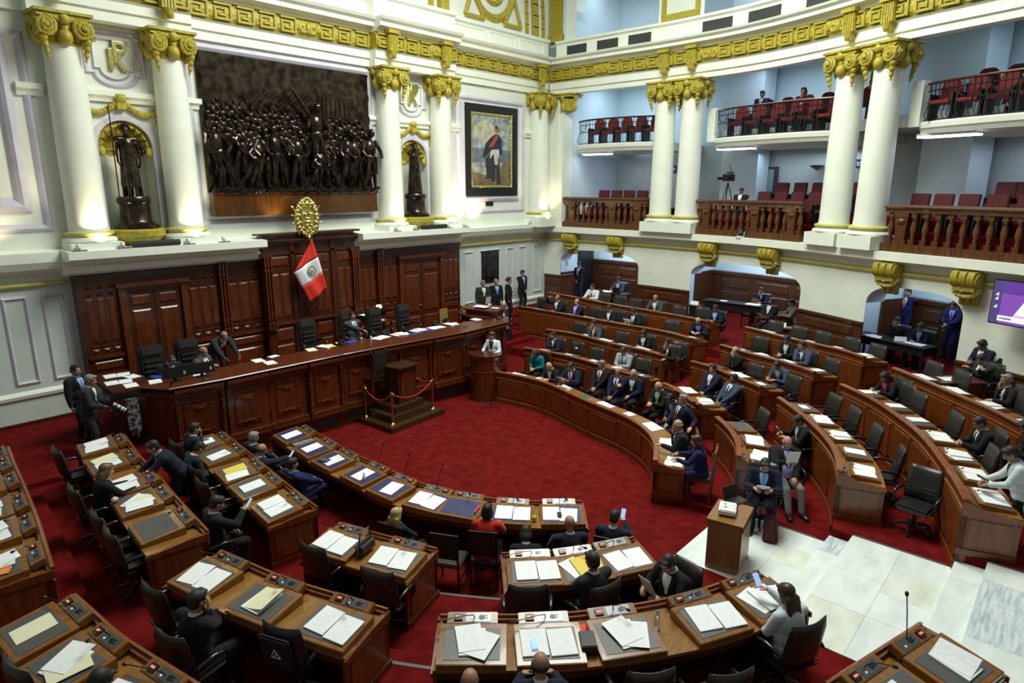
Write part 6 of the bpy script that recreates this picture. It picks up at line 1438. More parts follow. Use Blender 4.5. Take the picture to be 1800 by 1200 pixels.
def shoe_mesh(J, fem, s):
    m = MB(); x = 1 if s == 'R' else -1
    if 1:
        a = J['A'+s]; f = a+np.array([.03*x,.16,-.04]); h = a+np.array([0,-.035,-.04])
        if POSES_CROSS(J, s): f = a+np.array([.0,.14,.06])
        capsule(m, h, a+np.array([.01*x,.05,-.03]), .045, .052); capsule(m, a+np.array([.01*x,.05,-.03]), f, .052, .042); capsule(m, a, a+np.array([0,0,-.03]), .05, .05)
    return m.mesh('shoe', M['gloss'], smooth=True)
def POSES_CROSS(J, s): return J['A'+s][2] > .25
def patch(bvh, J, rows, dy, name, mats, thick=.006):
    """cloth piece lying on the chest: rows = [(z, halfwidth, xoff)] in the chest frame"""
    tb, jb = bvh; TB = J['TB']; O = J['C']; P = []; nx = 7
    z_ = [r[0] for r in rows][::-1]; zs = np.linspace(rows[0][0], rows[-1][0], 12)
    rows = [(z, float(np.interp(z, z_, [r[1] for r in rows][::-1])), float(np.interp(z, z_, [r[2] for r in rows][::-1]))) for z in zs]
    for z, hw, xo in rows:
        for i in range(nx):
            x = xo+hw*(-1+2*i/(nx-1)); o = O+TB@np.array([x, .6, z]); d = TB@np.array([0, -1, 0])
            hit = tb.ray_cast(Vector(o), Vector(d)); q = np.array(hit[0]) if hit[0] is not None else O+TB@np.array([x, .1, z])
            h2 = jb.ray_cast(Vector(q-d*.035), Vector(d))
            if h2[0] is not None and h2[3] < .07: q = np.array(h2[0])
            P.append(q-d*dy)
    n = len(rows); N = n*nx; back = [p+TB@np.array([0,-thick-.012,0]) for p in P]; F = []
    for i in range(n-1):
        for j in range(nx-1): a = i*nx+j; F += [(a, a+1, a+nx+1, a+nx), (a+N, a+nx+N, a+nx+1+N, a+1+N)]
    ring = list(range(nx)) + [i*nx+nx-1 for i in range(1, n)] + [(n-1)*nx+i for i in range(nx-2, -1, -1)] + [i*nx for i in range(n-2, 0, -1)]
    for i in range(len(ring)): a, b = ring[i], ring[(i+1) % len(ring)]; F.append((a, a+N, b+N, b))
    m = MB(); m.add(P+back, F); return m.mesh(name, mats, smooth=45)
def hair_mesh(J, fem, style):
    H, T = J['H'], J['HT']; m = MB(); k = .95 if fem else 1.0
    def P(x, y, z): return H+T@np.array([x*k, y*k, z*k])
    if style == 'ring':
        for a in np.linspace(-2.15, 2.15, 15): m.ell(P(.076*math.sin(a), -.018-.082*math.cos(a), .005-.012*math.cos(a)), (.017,.018,.034), 8, 6, R=T)
    elif style == 'shaved': return None
    elif style == 'cap':
        m.ell(P(0,-.012,.055), (.088,.105,.06), 16, 10, R=T); m.ell(P(0,.08,.045), (.07,.06,.012), 12, 8, R=T)
        return m.mesh('cap', M['blackp'], smooth=True)
    else:
        m.ell(P(0,-.026,.044), (.084,.097,.088), 16, 12, R=T); m.ell(P(0,-.055,-.01), (.078,.062,.075), 14, 10, R=T)
        for s in (-1, 1):
            m.ell(P(s*.064,.012,.045), (.022,.05,.045), 10, 8, R=T); m.ell(P(s*.03,.05,.098), (.045,.04,.02), 10, 8, R=T)
            if style in ('bob', 'long'): m.ell(P(s*.075,-.02,-.035), (.026,.055,.075), 10, 8, R=T)
        if style in ('bob', 'long'): m.ell(P(0,-.07,-.05), (.082,.05,.085), 12, 8, R=T)
        if style == 'long':
            b = J['TB']
            for x in (-.06, -.02, .02, .06): capsule(m, P(x,-.075,-.05), J['N']+b@np.array([x*1.2,-.085,-.16]), .045, .03)
        if style == 'bun': m.ell(P(0,-.12,.0), (.045,.045,.045), 10, 8, R=T)
        if style == 'tail': capsule(m, P(0,-.10,.02), P(0,-.13,-.14), .035, .018)
    return remesh(m, 'hair', .011, 2, .6)
def face_bits(J, fem, glasses=False):
    H, T = J['H'], J['HT']; k = .95 if fem else 1.0
    def P(x, y, z): return H+T@np.array([x*k, y*k, z*k])
    m = MB()
    for s in (-1, 1):
        m.ell(P(s*.031,.0795,.006), (.0135,.008,.0075), 10, 6, 0, R=T); m.ell(P(s*.031,.0862,.006), (.006,.003,.006), 8, 6, 1, R=T)
        capsule(m, P(s*.014,.093,.026), P(s*.05,.078,.027), .004, .003, 6); m.m[-(len(m.m)-len(m.m)):] = m.m[:0]
    nb = len(m.f)
    capsule(m, P(-.02,.094,-.058), P(.02,.094,-.058), .0045, .0045, 6)
    mesh_m = [0]*len(m.m)
    m2 = MB(); m2.v, m2.f = m.v, m.f
    m2.m = []
    # face index ranges: eye, iris, brow per side, then lips
    ne, ni = 10*4+20, 8*4+16; nbq = (len(m.f)-0)
    cnt = []
    e1 = MB(); e1.ell((0,0,0),(1,1,1),10,6); ne = len(e1.f); e2 = MB(); e2.ell((0,0,0),(1,1,1),8,6); ni = len(e2.f); e3 = MB(); capsule(e3,(0,0,0),(1,0,0),.1,.1,6); nc = len(e3.f)
    for s in range(2): m2.m += [0]*ne+[1]*ni+[1]*nc
    m2.m += [2]*nc
    return m2.mesh('face_features', [FM['eye'], FM['iris'], FM['lip']], smooth=True)
def glasses_mesh(J):
    H, T = J['H'], J['HT']; m = MB()
    def P(x, y, z): return H+T@np.array([x, y, z])
    for s in (-1, 1):
        m.tube([P(s*.033+.024*math.cos(a), .098, .004+.017*math.sin(a)) for a in np.linspace(0, 2*PI, 11)], .0028, 5, caps=False); m.tube([P(s*.057,.097,.008), P(s*.082,.01,.006)], .0028, 5)
    m.tube([P(-.009,.1,.006), P(.009,.1,.006)], .0028, 5); return m.mesh('glasses', M['blackp'])
FM = {'eye': mat('eye_white', (.7,.68,.64), .3), 'iris': mat('dark_iris', (.012,.008,.006), .3), 'lip': mat('lip', (.22,.07,.05), .5)}
SKIN = {'light': nz(mat('light_skin', (.50,.29,.20), .5), 20, (.46,.26,.18), (.53,.31,.22), 2), 'mid': nz(mat('tan_skin', (.36,.19,.115), .5), 20, (.33,.17,.10), (.39,.21,.13), 2), 'dark': nz(mat('brown_skin', (.20,.095,.055), .5), 20, (.18,.085,.05), (.23,.11,.065), 2)}
HAIRM = {'dark': nz(mat('black_hair', (.010,.008,.007), .6), 60, (.007,.006,.005), (.018,.014,.012), 2), 'grey': nz(mat('grey_hair', (.20,.20,.20), .6), 60, (.14,.14,.14), (.28,.28,.28), 2), 'brown': nz(mat('brown_hair', (.045,.022,.011), .4), 50, (.03,.015,.008), (.07,.035,.016), 2), 'blond': nz(mat('blond_hair', (.42,.32,.13), .45), 50, (.30,.22,.08), (.52,.42,.2), 2), 'darkblond': nz(mat('dark_blond_hair', (.12,.07,.025), .45), 50, (.07,.04,.016), (.18,.11,.04), 2)}
CLO = {'navy': (.010,.012,.030), 'blacksuit': (.009,.009,.010), 'charcoal': (.024,.028,.028), 'grey': (.055,.062,.066), 'bluegrey': (.045,.065,.11), 'lightgrey': (.30,.34,.37), 'royal': (.013,.017,.085), 'pinstripe': (.018,.020,.028), 'khaki': (.20,.17,.11), 'teal': (.006,.17,.20), 'red': (.48,.022,.012), 'whitejacket': (.62,.68,.72), 'shirt': (.72,.75,.78), 'black': (.008,.008,.009), 'navydress': (.012,.012,.07), 'wine': (.10,.010,.016), 'greytr': (.20,.20,.18)}
CM = {k: nz(mat('cloth_'+k, v, .85, spec=.25, sheen=.05), 45, tuple(c*.85 for c in v), tuple(min(1, c*1.15) for c in v), 3) for k, v in CLO.items()}
SH = {k: mat('shirt_'+k, v, .8) for k, v in {'white': (.72,.76,.80), 'blue': (.35,.48,.80), 'lilac': (.42,.38,.75), 'pink': (.65,.06,.16), 'black': (.01,.01,.011)}.items()}
TI = {k: mat('tie_'+k, v, .6) for k, v in {'red': (.45,.015,.02), 'dark': (.012,.012,.03), 'green': (.38,.70,.12), 'blue': (.16,.22,.62), 'wine': (.10,.008,.018), 'sky': (.06,.30,.80), 'pink': (.55,.10,.14), 'purple': (.16,.04,.26), 'palegreen': (.45,.60,.40)}.items()}
def torso_bvh(J, fem):
    T, TB = J['T'], J['TB']; g = .88 if fem else 1.0; m = MB()
    m.ell(J['C']+TB@np.array([0,.005,.085]), (.208*g,.142,.20), 24, 16, R=TB); m.ell(J['P']+T@np.array([0,.02,.15]), (.198*g,.152,.20), 24, 16, R=T)
    m.ell(J['P']+T@np.array([0,.0,.0]), (.205,.150,.15), 24, 16, R=T); capsule(m, J['SR'], J['SL'], .080*g, .080*g)
    capsule(m, J['N']-TB@np.array([0,.01,.07]), J['N']-TB@np.array([0,.012,.02]), .115, .072, 16)
    return BVHTree.FromPolygons([Vector(p) for p in m.v], m.f)
CACHE = {}
def get(key, fn):
    if key not in CACHE: CACHE[key] = fn()
    return CACHE[key]
HS = [('ring', 'ring'), ('long', 'long'), ('bob', 'bob'), ('bun', 'bun'), ('tail', 'tail'), ('cap', 'cap'), ('shaved', 'shaved')]
def person(x, y, zf, h, pose, hair, skin, outfit, label):
    fem = 'woman' in label; of = outfit.split('+')
    t = thing('person', label, 'person', (x, y, zf), math.radians(h-90))
    bm_, J = get(('body', pose, fem), lambda: body_mesh(pose, fem))
    b = link('body', bm_, t)
    if not bm_.materials: bm_.materials.append(SKIN['mid'])
    setmat(b, SKIN[skin])
    base = of[0]; kind = 'blouse' if base in ('teal', 'navydress') else 'suit'
    jk = get(('jk', pose, fem, kind), lambda: jacket_mesh(J, fem, kind))
    if not jk.materials: jk.materials.append(CM['navy'])
    cm = {'teal': 'teal', 'navydress': 'navydress', 'blackdress': 'black', 'reddress': 'red', 'winejacket': 'wine', 'lilacman': 'black', 'whiteshirtguard': 'shirt'}.get(base, base)
    j = link('blouse' if kind == 'blouse' else 'shirt' if base in ('shirt', 'whiteshirtguard') else 'jacket', jk, t); setmat(j, CM[cm])
    tr = get(('tr', pose, fem), lambda: trousers_mesh(J, fem))
    if not tr.materials: tr.materials.append(CM['navy'])
    o = link('trousers', tr, t); setmat(o, CM['greytr' if base == 'lilacman' else cm if cm in ('navy', 'charcoal', 'grey', 'bluegrey', 'royal', 'pinstripe', 'navydress') else 'black'])
    for s_ in 'RL': link('shoe', get(('shoe', pose, fem, s_), lambda: shoe_mesh(J, fem, s_)), t)
    st = next((s for k, s in HS if k in hair), 'short')
    hm = get(('hair', pose, fem, st), lambda: hair_mesh(J, fem, st))
    if hm:
        if not hm.materials: hm.materials.append(HAIRM['dark'])
        o = link('cap' if st == 'cap' else 'hair', hm, t)
        if st != 'cap': setmat(o, HAIRM[next((k for k in ('darkblond', 'blond', 'brown', 'grey') if k in hair), 'dark')])
    link('face_features', get(('face', pose, fem), lambda: face_bits(J, fem)), t)
    if 'glasses' in of: link('glasses', get(('gl', pose), lambda: glasses_mesh(J)), t)
    # shirt front, collar and tie
    if base not in ('teal', 'navydress', 'reddress', 'khaki', 'winejacket', 'whiteshirtguard'):
        key = ('sf', pose, fem)
        if key not in CACHE:
            bv = (torso_bvh(J, fem), BVHTree.FromPolygons([v.co for v in jk.vertices], [tuple(p.vertices) for p in jk.polygons]))
            CACHE[key] = (patch(bv, J, [(.24,.066,0),(.19,.078,0),(.13,.066,0),(.06,.047,0),(-.03,.018,0)], .005, 'shirt_front', SH['white']),
                          patch(bv, J, [(.215,.016,0),(.19,.018,0),(.12,.022,0),(.04,.026,0),(-.03,.024,0),(-.06,.004,0)], .011, 'tie', TI['dark']))
            m = MB(); nk = (J['N']+J['HB'])/2; ax = nrm(J['HB']-J['N']); m.lathe(J['N']-ax*.012+J['TB']@np.array([0,.004,0]), [(.073,0),(.076,.02),(.066,.055),(.060,.055),(.06,0)], 16, axis=ax); CACHE[key] += (m.mesh('collar', SH['white'], smooth=50),) + tuple(patch(bv, J, [(.25,.018,sx*.080),(.20,.028,sx*.104),(.14,.034,sx*.098),(.06,.028,sx*.072),(-.03,.016,sx*.036),(-.08,.008,sx*.016)], .012, 'lapel', CM['navy']) for sx in (-1, 1))
        sf, ti, co, l1, l2 = CACHE[key]
        if base not in ('shirt',):
            for lm in (l1, l2): setmat(link('lapel', lm, t), CM[cm])
        s = 'blue' if ('blueshirt' in of or 'sky' in outfit or 'bluetie' in of) else 'lilac' if ('lilac' in of or base == 'lilacman') else 'pink' if 'pink' in of else 'black' if base == 'whitejacket' else 'white'
        if base == 'royal' and 'pinktie' not in of: s = 'blue'
        o = link('shirt_front', sf, t); setmat(o, SH[s]); o = link('collar', co, t); setmat(o, SH[s] if base != 'whitejacket' else CM['whitejacket'])
        tn = next((k[:-3] for k in of if k.endswith('tie')), None)
        if tn: o = link('tie', ti, t); setmat(o, TI[tn])
    if base == 'lilacman':
        key = ('belly', pose)
        if key not in CACHE:
            bv = (torso_bvh(J, fem), BVHTree.FromPolygons([v.co for v in jk.vertices], [tuple(p.vertices) for p in jk.polygons]))
            CACHE[key] = patch(bv, J, [(.22,.06,0),(.1,.085,0),(.0,.10,0),(-.1,.11,0),(-.2,.11,0),(-.27,.09,0)], .009, 'shirt_front', SH['lilac'])
        link('shirt_front', CACHE[key], t)
    if 'badge' in of: m = MB(); q = J['C']+np.array([0,.16,-.02]); m.box(q, (.07,.008,.1)); m.tube([J['N']+np.array([-.07,.09,.0]), q+np.array([0,.0,.05]), J['N']+np.array([.07,.09,.0])], .006, 5); m.obj('badge', M['sign_w'], t)
    t['_pose'] = pose
    return t, J
SEATED = []
for (x, y, zf, h, pose, hair, skin, outfit, label) in PEOPLE:
    t, J = person(x, y, zf, h, pose, hair, skin, outfit, label); del t['_pose']; SEATED.append((t, J, x, y, zf, h, pose, label))
# ================================================================ SEATS UNDER THE SITTERS
def wood_chair(x, y, zf, h, label, sticker=True):
    t = thing('wooden_chair', label, 'chair', (x, y, zf), math.radians(h-90), 'wooden chairs behind the ministers bench')
    m = MB(); m.box((0,0,.46), (.48,.46,.07)); m.obj('seat', M['leather'], t, bevel=.02)
    m = MB(); m.box((0,-.26,.82), (.36,.035,.38), rx=.1); b = m.obj('backrest', M['leather'], t, bevel=.012)
    for s in (-1, 1):
        m = MB(); m.box((s*.22,-.24,.54), (.045,.05,1.08), rx=.06); m.obj('leg', M['bench'], t); m = MB(); m.box((s*.22,.20,.23), (.045,.045,.46)); m.obj('leg', M['mahogd'], t)
    for z in (1.03, .60): m = MB(); m.box((0,-.275,z), (.42,.04,.07)); m.obj('rail', M['bench'], t)
    if sticker: m = MB(); m.box((.12,-.285,.95), (.12,.008,.14), rx=.1); m.obj('paper_label', M['card'], b)
    return t
def side_chair(x, y, zf, h, label):
    t = thing('side_chair', label, 'chair', (x, y, zf), math.radians(h-90))
    m = MB(); m.box((0,0,.46), (.46,.46,.06)); m.obj('seat', M['leather'], t, bevel=.02)
    m = MB(); m.box((0,-.24,.78), (.40,.03,.40), rx=.1); m.obj('backrest', M['leather'], t, bevel=.01)
    for s in (-1, 1):
        m = MB(); m.cyl((s*.21,-.21,0),(s*.21,-.27,1.02),.02,8); m.obj('leg', M['blackp'], t); m = MB(); m.cyl((s*.21,.2,0),(s*.21,.2,.45),.02,8); m.obj('leg', M['blackp'], t); m = MB(); m.cyl((s*.21,-.21,.2),(s*.21,.2,.2),.013,6); m.obj('stretcher', M['blackp'], t)
    m = MB(); m.box((0,-.27,1.0), (.46,.03,.06)); m.obj('top_rail', M['blackp'], t); return t
CHXY = [(c[0], c[1]) for c in CHAIRS]
for (t, J, x, y, zf, h, pose, label) in SEATED:
    if J['st'] or zf > 3 or 'monitors' in label or 'rostrum turned' in label or 'high-backed' in label: continue
    who = label.split(',')[0]
    who = ' '.join(who.split()[:9])
    if zf == -.5:
        wood_chair(x, y, zf, h, 'wooden armchair with dark seat under the '+who); continue
    if min(math.hypot(x-a, y-b) for a, b in CHXY) < .40: continue
    if zf == -.66 or zf < -.7 or 'khaki' in label: side_chair(x, y, zf, h, 'black side chair under the '+who)
    else: put_chair(x, y, zf, h, 'black leather office chair under the '+who)
side_chair(6.05, 6.75, -.66, 28, 'empty black side chair left of the woman in red')
CHAIR.location = (0, 0, -50)
for ch in list(CHAIR.children_recursive): bpy.data.objects.remove(ch)
bpy.data.objects.remove(CHAIR)
# ================================================================ HELD THINGS
def by(key): return next(s for s in SEATED if key in s[7])
def wl(s, p): a = math.radians(s[5]-90); R = rotz(a); q = R @ np.asarray(p); return (s[2]+q[0], s[3]+q[1], s[4]+q[2]), a
def held(key, name, cat, label, dims, m_, hand='R', off=(0,.06,.05), rx=.9, bev=.004, rz=0, mid=False, screen=False):
    s = by(key); J = s[1]; p = J['W'+hand]+J['D'+hand]*.09 if not mid else (J['WR']+J['WL'])/2
    q, a = wl(s, p+np.array(off)); m = MB(); m.box((0,0,0), dims); o = m.obj(name, M[m_] if isinstance(m_, str) else m_, None, bevel=bev); o['label'] = label; o['category'] = cat
    o.location = q; o.rotation_euler = (rx, 0, a+rz)
    if screen: m = MB(); m.box((0,0,dims[2]/2+.001), (dims[0]*.86, dims[1]*.9, .002)); m.obj('screen', M['screenblue'], o)
    return o
held('bright phone', 'phone', 'phone', 'bright-screened phone in the hand of the man in black suit', (.075,.15,.009), 'whitep', screen=True)
held('looking at his phone behind', 'phone', 'phone', 'phone held by the bald man behind the front left desks', (.075,.15,.009), 'blackp', screen=True)
held('holding up a phone', 'phone', 'phone', 'white phone held up at the end of the front left desks', (.075,.15,.009), 'whitep', screen=True)
held('holding a blue phone', 'phone', 'phone', 'blue phone held by the woman in white jacket', (.08,.16,.01), 'screenblue', screen=True)
held('looking down at his phone inside', 'phone', 'phone', 'dark phone held by the standing man in the right wall opening', (.075,.15,.009), 'blackp')
held('standing in a white jacket', 'phone', 'phone', 'black device typed on by the standing woman in white', (.09,.17,.01), 'blackp', mid=True, rx=.4)
held('holding a dark cup', 'cup', 'cup', 'dark cup held by the man in blue-grey suit', (.07,.07,.09), 'blackp', bev=.02, rx=0)
held('fanning himself', 'sheet', 'papers', 'white papers held up by the bald man in lilac shirt', (.21,.29,.006), 'blank', rx=1.2, off=(0,.05,.12))
held('folded papers near the marble', 'sheet', 'papers', 'folded white papers held by the man with glasses near the marble steps', (.16,.30,.006), 'blank', mid=True, rx=.9)
held('reading a white paper', 'sheet', 'papers', 'white paper held up by the man beside the marble steps', (.21,.32,.006), 'blank', mid=True, rx=1.1, off=(0,.08,.12))
held('bright red tie reading', 'sheet', 'papers', 'papers held by the man with bright red tie', (.30,.21,.006), 'blank', mid=True, rx=.7, off=(0,.05,.02))
held('white shirt reading papers', 'sheet', 'papers', 'white papers held by the man in black suit in the fourth right row', (.30,.21,.006), 'blank', mid=True, rx=.7)
held('sky-blue tie', 'sheet', 'papers', 'white papers in the hands of the young man by the projector cabinet', (.21,.30,.006), 'blank', mid=True, rx=.6)
held('pale green tie', 'sheet', 'papers', 'white papers under the arm of the grey-haired man in the corner', (.21,.30,.006), 'blank', hand='L', rx=1.2)
held('red tablet', 'tablet', 'tablet', 'dark red tablet held by the woman with dark blond hair', (.19,.25,.012), mat('dark_red_cover', (.12,.008,.03), .4), rx=.2, off=(0,.05,.03))
held('orange folder inside', 'folder', 'folder', 'orange folder on the lap of the man in the middle wall opening', (.32,.24,.01), 'orange', mid=True, rx=.2, off=(0,.05,.05))
s = by('photographer'); q, a = wl(s, (s[1]['WR']+s[1]['WL'])/2+np.array([0,.10,.06]))
t = thing('camera', 'black camera with a long white lens in the hands of the photographer', 'camera', q, a); t.rotation_euler = (-.7, 0, a)
m = MB(); m.box((0,0,0), (.15,.08,.11)); m.box((0,0,.07), (.06,.06,.04)); m.obj('camera_body', M['blackp'], t, bevel=.01)
m = MB(); m.lathe((0,.04,0), [(.035,0),(.04,.05),(.04,.12),(.048,.2),(.052,.26),(.052,.27)], 14, axis=(0,1,0)); m.obj('lens_barrel', M['camgrey'], t, smooth=40); m = MB()
for z in (.06,.15,.22): m.lathe((0,.04+z,0), [(.046,0),(.052,.004),(.052,.02),(.046,.024)], 14, axis=(0,1,0))
m.obj('lens_ring', M['blackp'], t)
# ================================================================ MARBLE AISLE: projector cabinet, bag
t = thing('projector_cabinet', 'wooden cabinet with open lid edge standing on the marble aisle', 'cabinet', (9.20, 3.62, -.38), .18)
m = MB(); m.box((0,0,.41), (.72,.50,.80)); m.obj('cabinet_body', M['oakcab'], t, bevel=.006); m = MB(); m.box((0,0,.83), (.76,.56,.04)); m.obj('cabinet_top', M['honey'], t, bevel=.006)
m = MB(); m.box((-.02,-.258,.42), (.68,.016,.70)); m.obj('door', M['oakcab'], t, bevel=.004); m = MB(); m.box((-.02,-.275,.77), (.72,.02,.035)); m.obj('lip', M['bench'], t)
a = .18; t = thing('projector', 'white video projector on the wooden cabinet', 'projector', (9.17, 3.66, -.38+.85), .35)
m = MB(); m.box((0,0,.065), (.34,.26,.085)); p = m.obj('projector_case', M['whitep'], t, bevel=.015); m = MB(); m.lathe((.1,-.13,.065), [(.035,0),(.04,.012),(.03,.02)], 14, axis=(0,-1,0)); m.obj('lens', M['blackp'], p)
m = MB(); m.box((0,0,.014), (.3,.22,.02)); m.obj('foot_plate', M['blackp'], t); m = MB(); m.box((.06,.04,.11),(.04,.02,.006)); m.box((-.04,.03,.11),(.02,.05,.006)); m.obj('keypad', M['padg'], p)
t = thing('laptop', 'open black laptop behind the projector', 'laptop', (9.62, 3.72, .475), -.3); m = MB(); m.box((0,0,.01),(.32,.22,.018)); m.obj('keyboard_base', M['blackp'], t); m = MB(); m.box((0,.12,.11),(.32,.015,.21), rx=-.3); m.obj('laptop_lid', M['blackp'], t)
t = thing('shopping_bag', 'dark red bag standing on the marble by the projector cabinet', 'bag', (10.35, 3.35, -.375), .3); m = MB(); m.add([(-.2,-.13,0),(.2,-.13,0),(.2,.13,0),(-.2,.13,0),(-.16,-.06,.46),(.16,-.06,.46),(.16,.06,.46),(-.16,.06,.46)], [(0,3,2,1),(4,5,6,7),(0,1,5,4),(1,2,6,5),(2,3,7,6),(3,0,4,7)]); m.obj('bag_body', mat('wine_bag_cloth', (.07,.006,.010), .7), t, bevel=.03)
m = MB(); m.tube([(-.1,-.05,.44),(-.09,-.06,.58),(.09,-.06,.58),(.1,-.05,.44)], .012, 6); m.obj('bag_handle', M['blackp'], t)
# ================================================================ DESK CLUTTER
def bottle(x, y, z, l, green=False):
    t = thing('water_bottle', l, 'bottle', (x, y, z)); m = MB(); m.lathe((0,0,0), [(.03,0),(.033,.01),(.033,.13),(.028,.15),(.012,.18),(.012,.2)], 14); m.obj('bottle_body', M['bottle'], t, smooth=50); m = MB(); m.lathe((0,0,.2), [(.014,0),(.014,.02)], 10); m.obj('bottle_cap', M['bluecap'], t)
def along(side, k, idx, u, v): s = next(q for q in ST if q[0] == side and q[1] == k and q[2] == idx); a = math.atan2(-s[5], s[6]); q = rotz(a)[:2,:2] @ np.array([u, v]); return s[3]+q[0], s[4]+q[1], s[7]+.003
for (sd, k, i, u, v, l) in (('L',1,2,-.44,.2,'water bottle with blue cap left of the fourth front left console'), ('L',3,10,-.43,.35,'water bottle with blue cap on the bottom row of desks'), ('L',1,3,-.2,.62,'small water bottle on the fourth navy pad'), ('R',4,13,.40,.2,'water bottle on the near curved desk of the fourth right row')):
    if any(q[0] == sd and q[1] == k and q[2] == i for q in ST): bottle(*along(sd, k, i, u, v), l)
def item(sd, k, i, u, v, dz, dims, m_, name, cat, label, rz=0, bev=.01):
    if not any(q[0] == sd and q[1] == k and q[2] == i for q in ST): return
    x, y, z = along(sd, k, i, u, v); s = next(q for q in ST if q[0] == sd and q[1] == k and q[2] == i); m = MB(); m.box((0,0,dims[2]/2), dims); o = m.obj(name, M[m_] if isinstance(m_, str) else m_, None, bevel=bev); o.location = (x, y, z+dz); o.rotation_euler = (0,0,math.atan2(-s[5], s[6])+rz); o['label'] = label; o['category'] = cat; return o
o = item('L',2,5,-.44,.42,0,(.13,.40,.22),nz(mat('snakeskin_leather', (.04,.038,.036), .4), 70, (.012,.012,.012), (.10,.095,.09), 2),'handbag','bag','dark snakeskin handbag standing between the two desks of the short section',0,.05)
if o: m = MB(); m.tube([(0,-.14,.2),(0,-.1,.36),(0,.1,.36),(0,.14,.2)], .012, 6); m.obj('bag_handle', M['blackp'], o)
item('L',3,9,-.42,.50,0,(.17,.26,.12),'blackp','pouch','bag','black pouch between the second and third desks of the bottom row'); item('L',3,9,-.42,.25,0,(.16,.22,.02),'redp','leaflet','leaflet','red and white leaflet above the black pouch',.1,.002); item('L',3,9,.17,.55,.115,(.07,.15,.009),'screenblue','phone','phone','grey phone lying on the open papers of the bottom row',.1,.003)
item('L',3,8,.30,.72,0,(.06,.13,.009),'whitep','phone','phone','white phone at the left end of the bottom row desktop',.2,.003); item('L',1,8,.05,.55,.105,(.07,.14,.009),'blackp','phone','phone','black phone on the papers of the last front left desk',0,.003); item('L',1,7,-.40,.55,.0,(.07,.07,.10),mat('yellow_glass', (.65,.7,.05), .2),'tumbler','glass','yellow-green tumbler between the last two front left desks',0,.02); item('L',1,6,-.30,.52,.11,(.03,.26,.012),'redp','pen_case','pen case','slim red case at the edge of the folder on the front left desks',0,.003)
item('L',1,0,-.43,.45,.02,(.20,.46,.02),nz(mat('grey_cloth',(.16,.19,.2),.7),9,(.12,.14,.15),(.22,.26,.27),3),'cloth_cover','cloth','grey plastic cover lying across the first two front left desks',0,.008); item('L',1,2,.1,.62,.1,(.22,.14,.01),'padg','notebook','notebook','grey notebook on the third navy pad',.3,.003)
item('L',3,3,.25,.75,.09,(.09,.09,.06),'whitep','cup','cup','white cup on the desk before the woman with dark blond hair',0,.02); item('L',4,8,-.05,.4,.11,(.03,.12,.012),mat('lime_marker',(.35,.75,.05),.5),'marker','pen','lime green marker pen on the bottom left desk',.4,.003); item('L',3,12,-.42,.42,.02,(.12,.09,.02),'cream','purse','purse','small cream purse beside the woman with long brown hair',.3,.005); item('R',5,6,0,.4,.08,(.22,.12,.10),'blackp','camera_bag','bag','black and white bag on the desk in the middle of the top right row',0,.03)
# ================================================================ WALL OPENINGS: tables, cards, signs
def table(x, y, z, rz, w_, d_, l, dark='mahogd'):
    t = thing('table', l, 'table', (x, y, z), rz); m = MB(); m.box((0,0,.74), (w_,d_,.04)); m.obj('table_top', M[dark], t, bevel=.008); m = MB(); m.box((0,.0,.62), (w_-.12,d_-.1,.2)); m.obj('apron', M[dark], t)
    for sx in (-1,1):
        for sy in (-1,1): m = MB(); m.box((sx*(w_/2-.05), sy*(d_/2-.05), .36), (.05,.05,.72)); m.obj('leg', M[dark], t)
s = by('table inside the first'); table(s[2]-.75, s[3], .45, PI/2, 1.7, .6, 'dark table before the man in blue-grey suit in the first wall opening'); docs('two', [BL], (s[2]-.75, s[3]+.2, 1.215), PI/2, 0, 'white papers on the table in the first wall opening')
t = thing('laptop', 'open black laptop before the man in blue-grey suit in the first wall opening', 'laptop', (s[2]-.7, s[3]-.35, 1.212), PI/2); m = MB(); m.box((0,0,.01),(.34,.24,.02)); m.obj('keyboard_base', M['blackp'], t); m = MB(); m.box((0,.12,.12),(.34,.015,.22), rx=-.25); m.obj('laptop_lid', M['blackp'], t)
s = by('behind the table inside the middle'); table(s[2]-.75, s[3]+.5, .6, PI/2, 2.6, .6, 'long dark table before the man at the back of the middle wall opening', 'blackp'); docs('two', [BL], (s[2]-.75, s[3], 1.365), PI/2, 0, 'white papers before the man at the back of the middle opening'); docs('half', [BL], (s[2]-.75, s[3]+1.1, 1.365), PI/2, 0, 'white papers at the far end of the long dark table')
s = by('khaki'); table(s[2]-.3, s[3]+.55, .45, 2.2, 1.0, .55, 'small brown table before the person in khaki', 'wains'); cane_chair(23.0, 9.0, .45, 1.2, 'brown-seated chair before the long dark table in the middle opening')
s = by('clasped at his mouth'); table(s[2]-.62, s[3]-.05, .45, 1.2, 2.2, .7, 'dark table under the two seated men in the right wall opening', 'blackp'); docs('fan', [BL], (s[2]-.60, s[3]+.45, 1.215), 1.2, 0, 'white papers at the far end of the table in the right opening'); docs('two', [BL], (s[2]-.85, s[3]-.65, 1.215), 1.2, 0, 'white papers and folder at the near end of the table in the right opening'); cane_chair(20.6, 2.0, .45, 2.4, 'brown chair right of the table in the right wall opening')
s = by('folded arms'); table(s[2]-.75, s[3]+.45, .45, 2.3, 1.1, .6, 'dark table with papers left of the man with folded arms', 'wains'); docs('two', [BL], (s[2]-.8, s[3]+.5, 1.215), 2.3, 0, 'white papers on the table left of the man with folded arms')
def namecard(x, y, z, rz, l): t = thing('name_card', l, 'name card', (x, y, z), rz); m = MB(); m.prism([(-.06,0),(.06,0),(0,.13)], (-.15,0,0), (0,1,0), (0,0,1), (1,0,0), .3); m.obj('folded_card', M['card'], t)
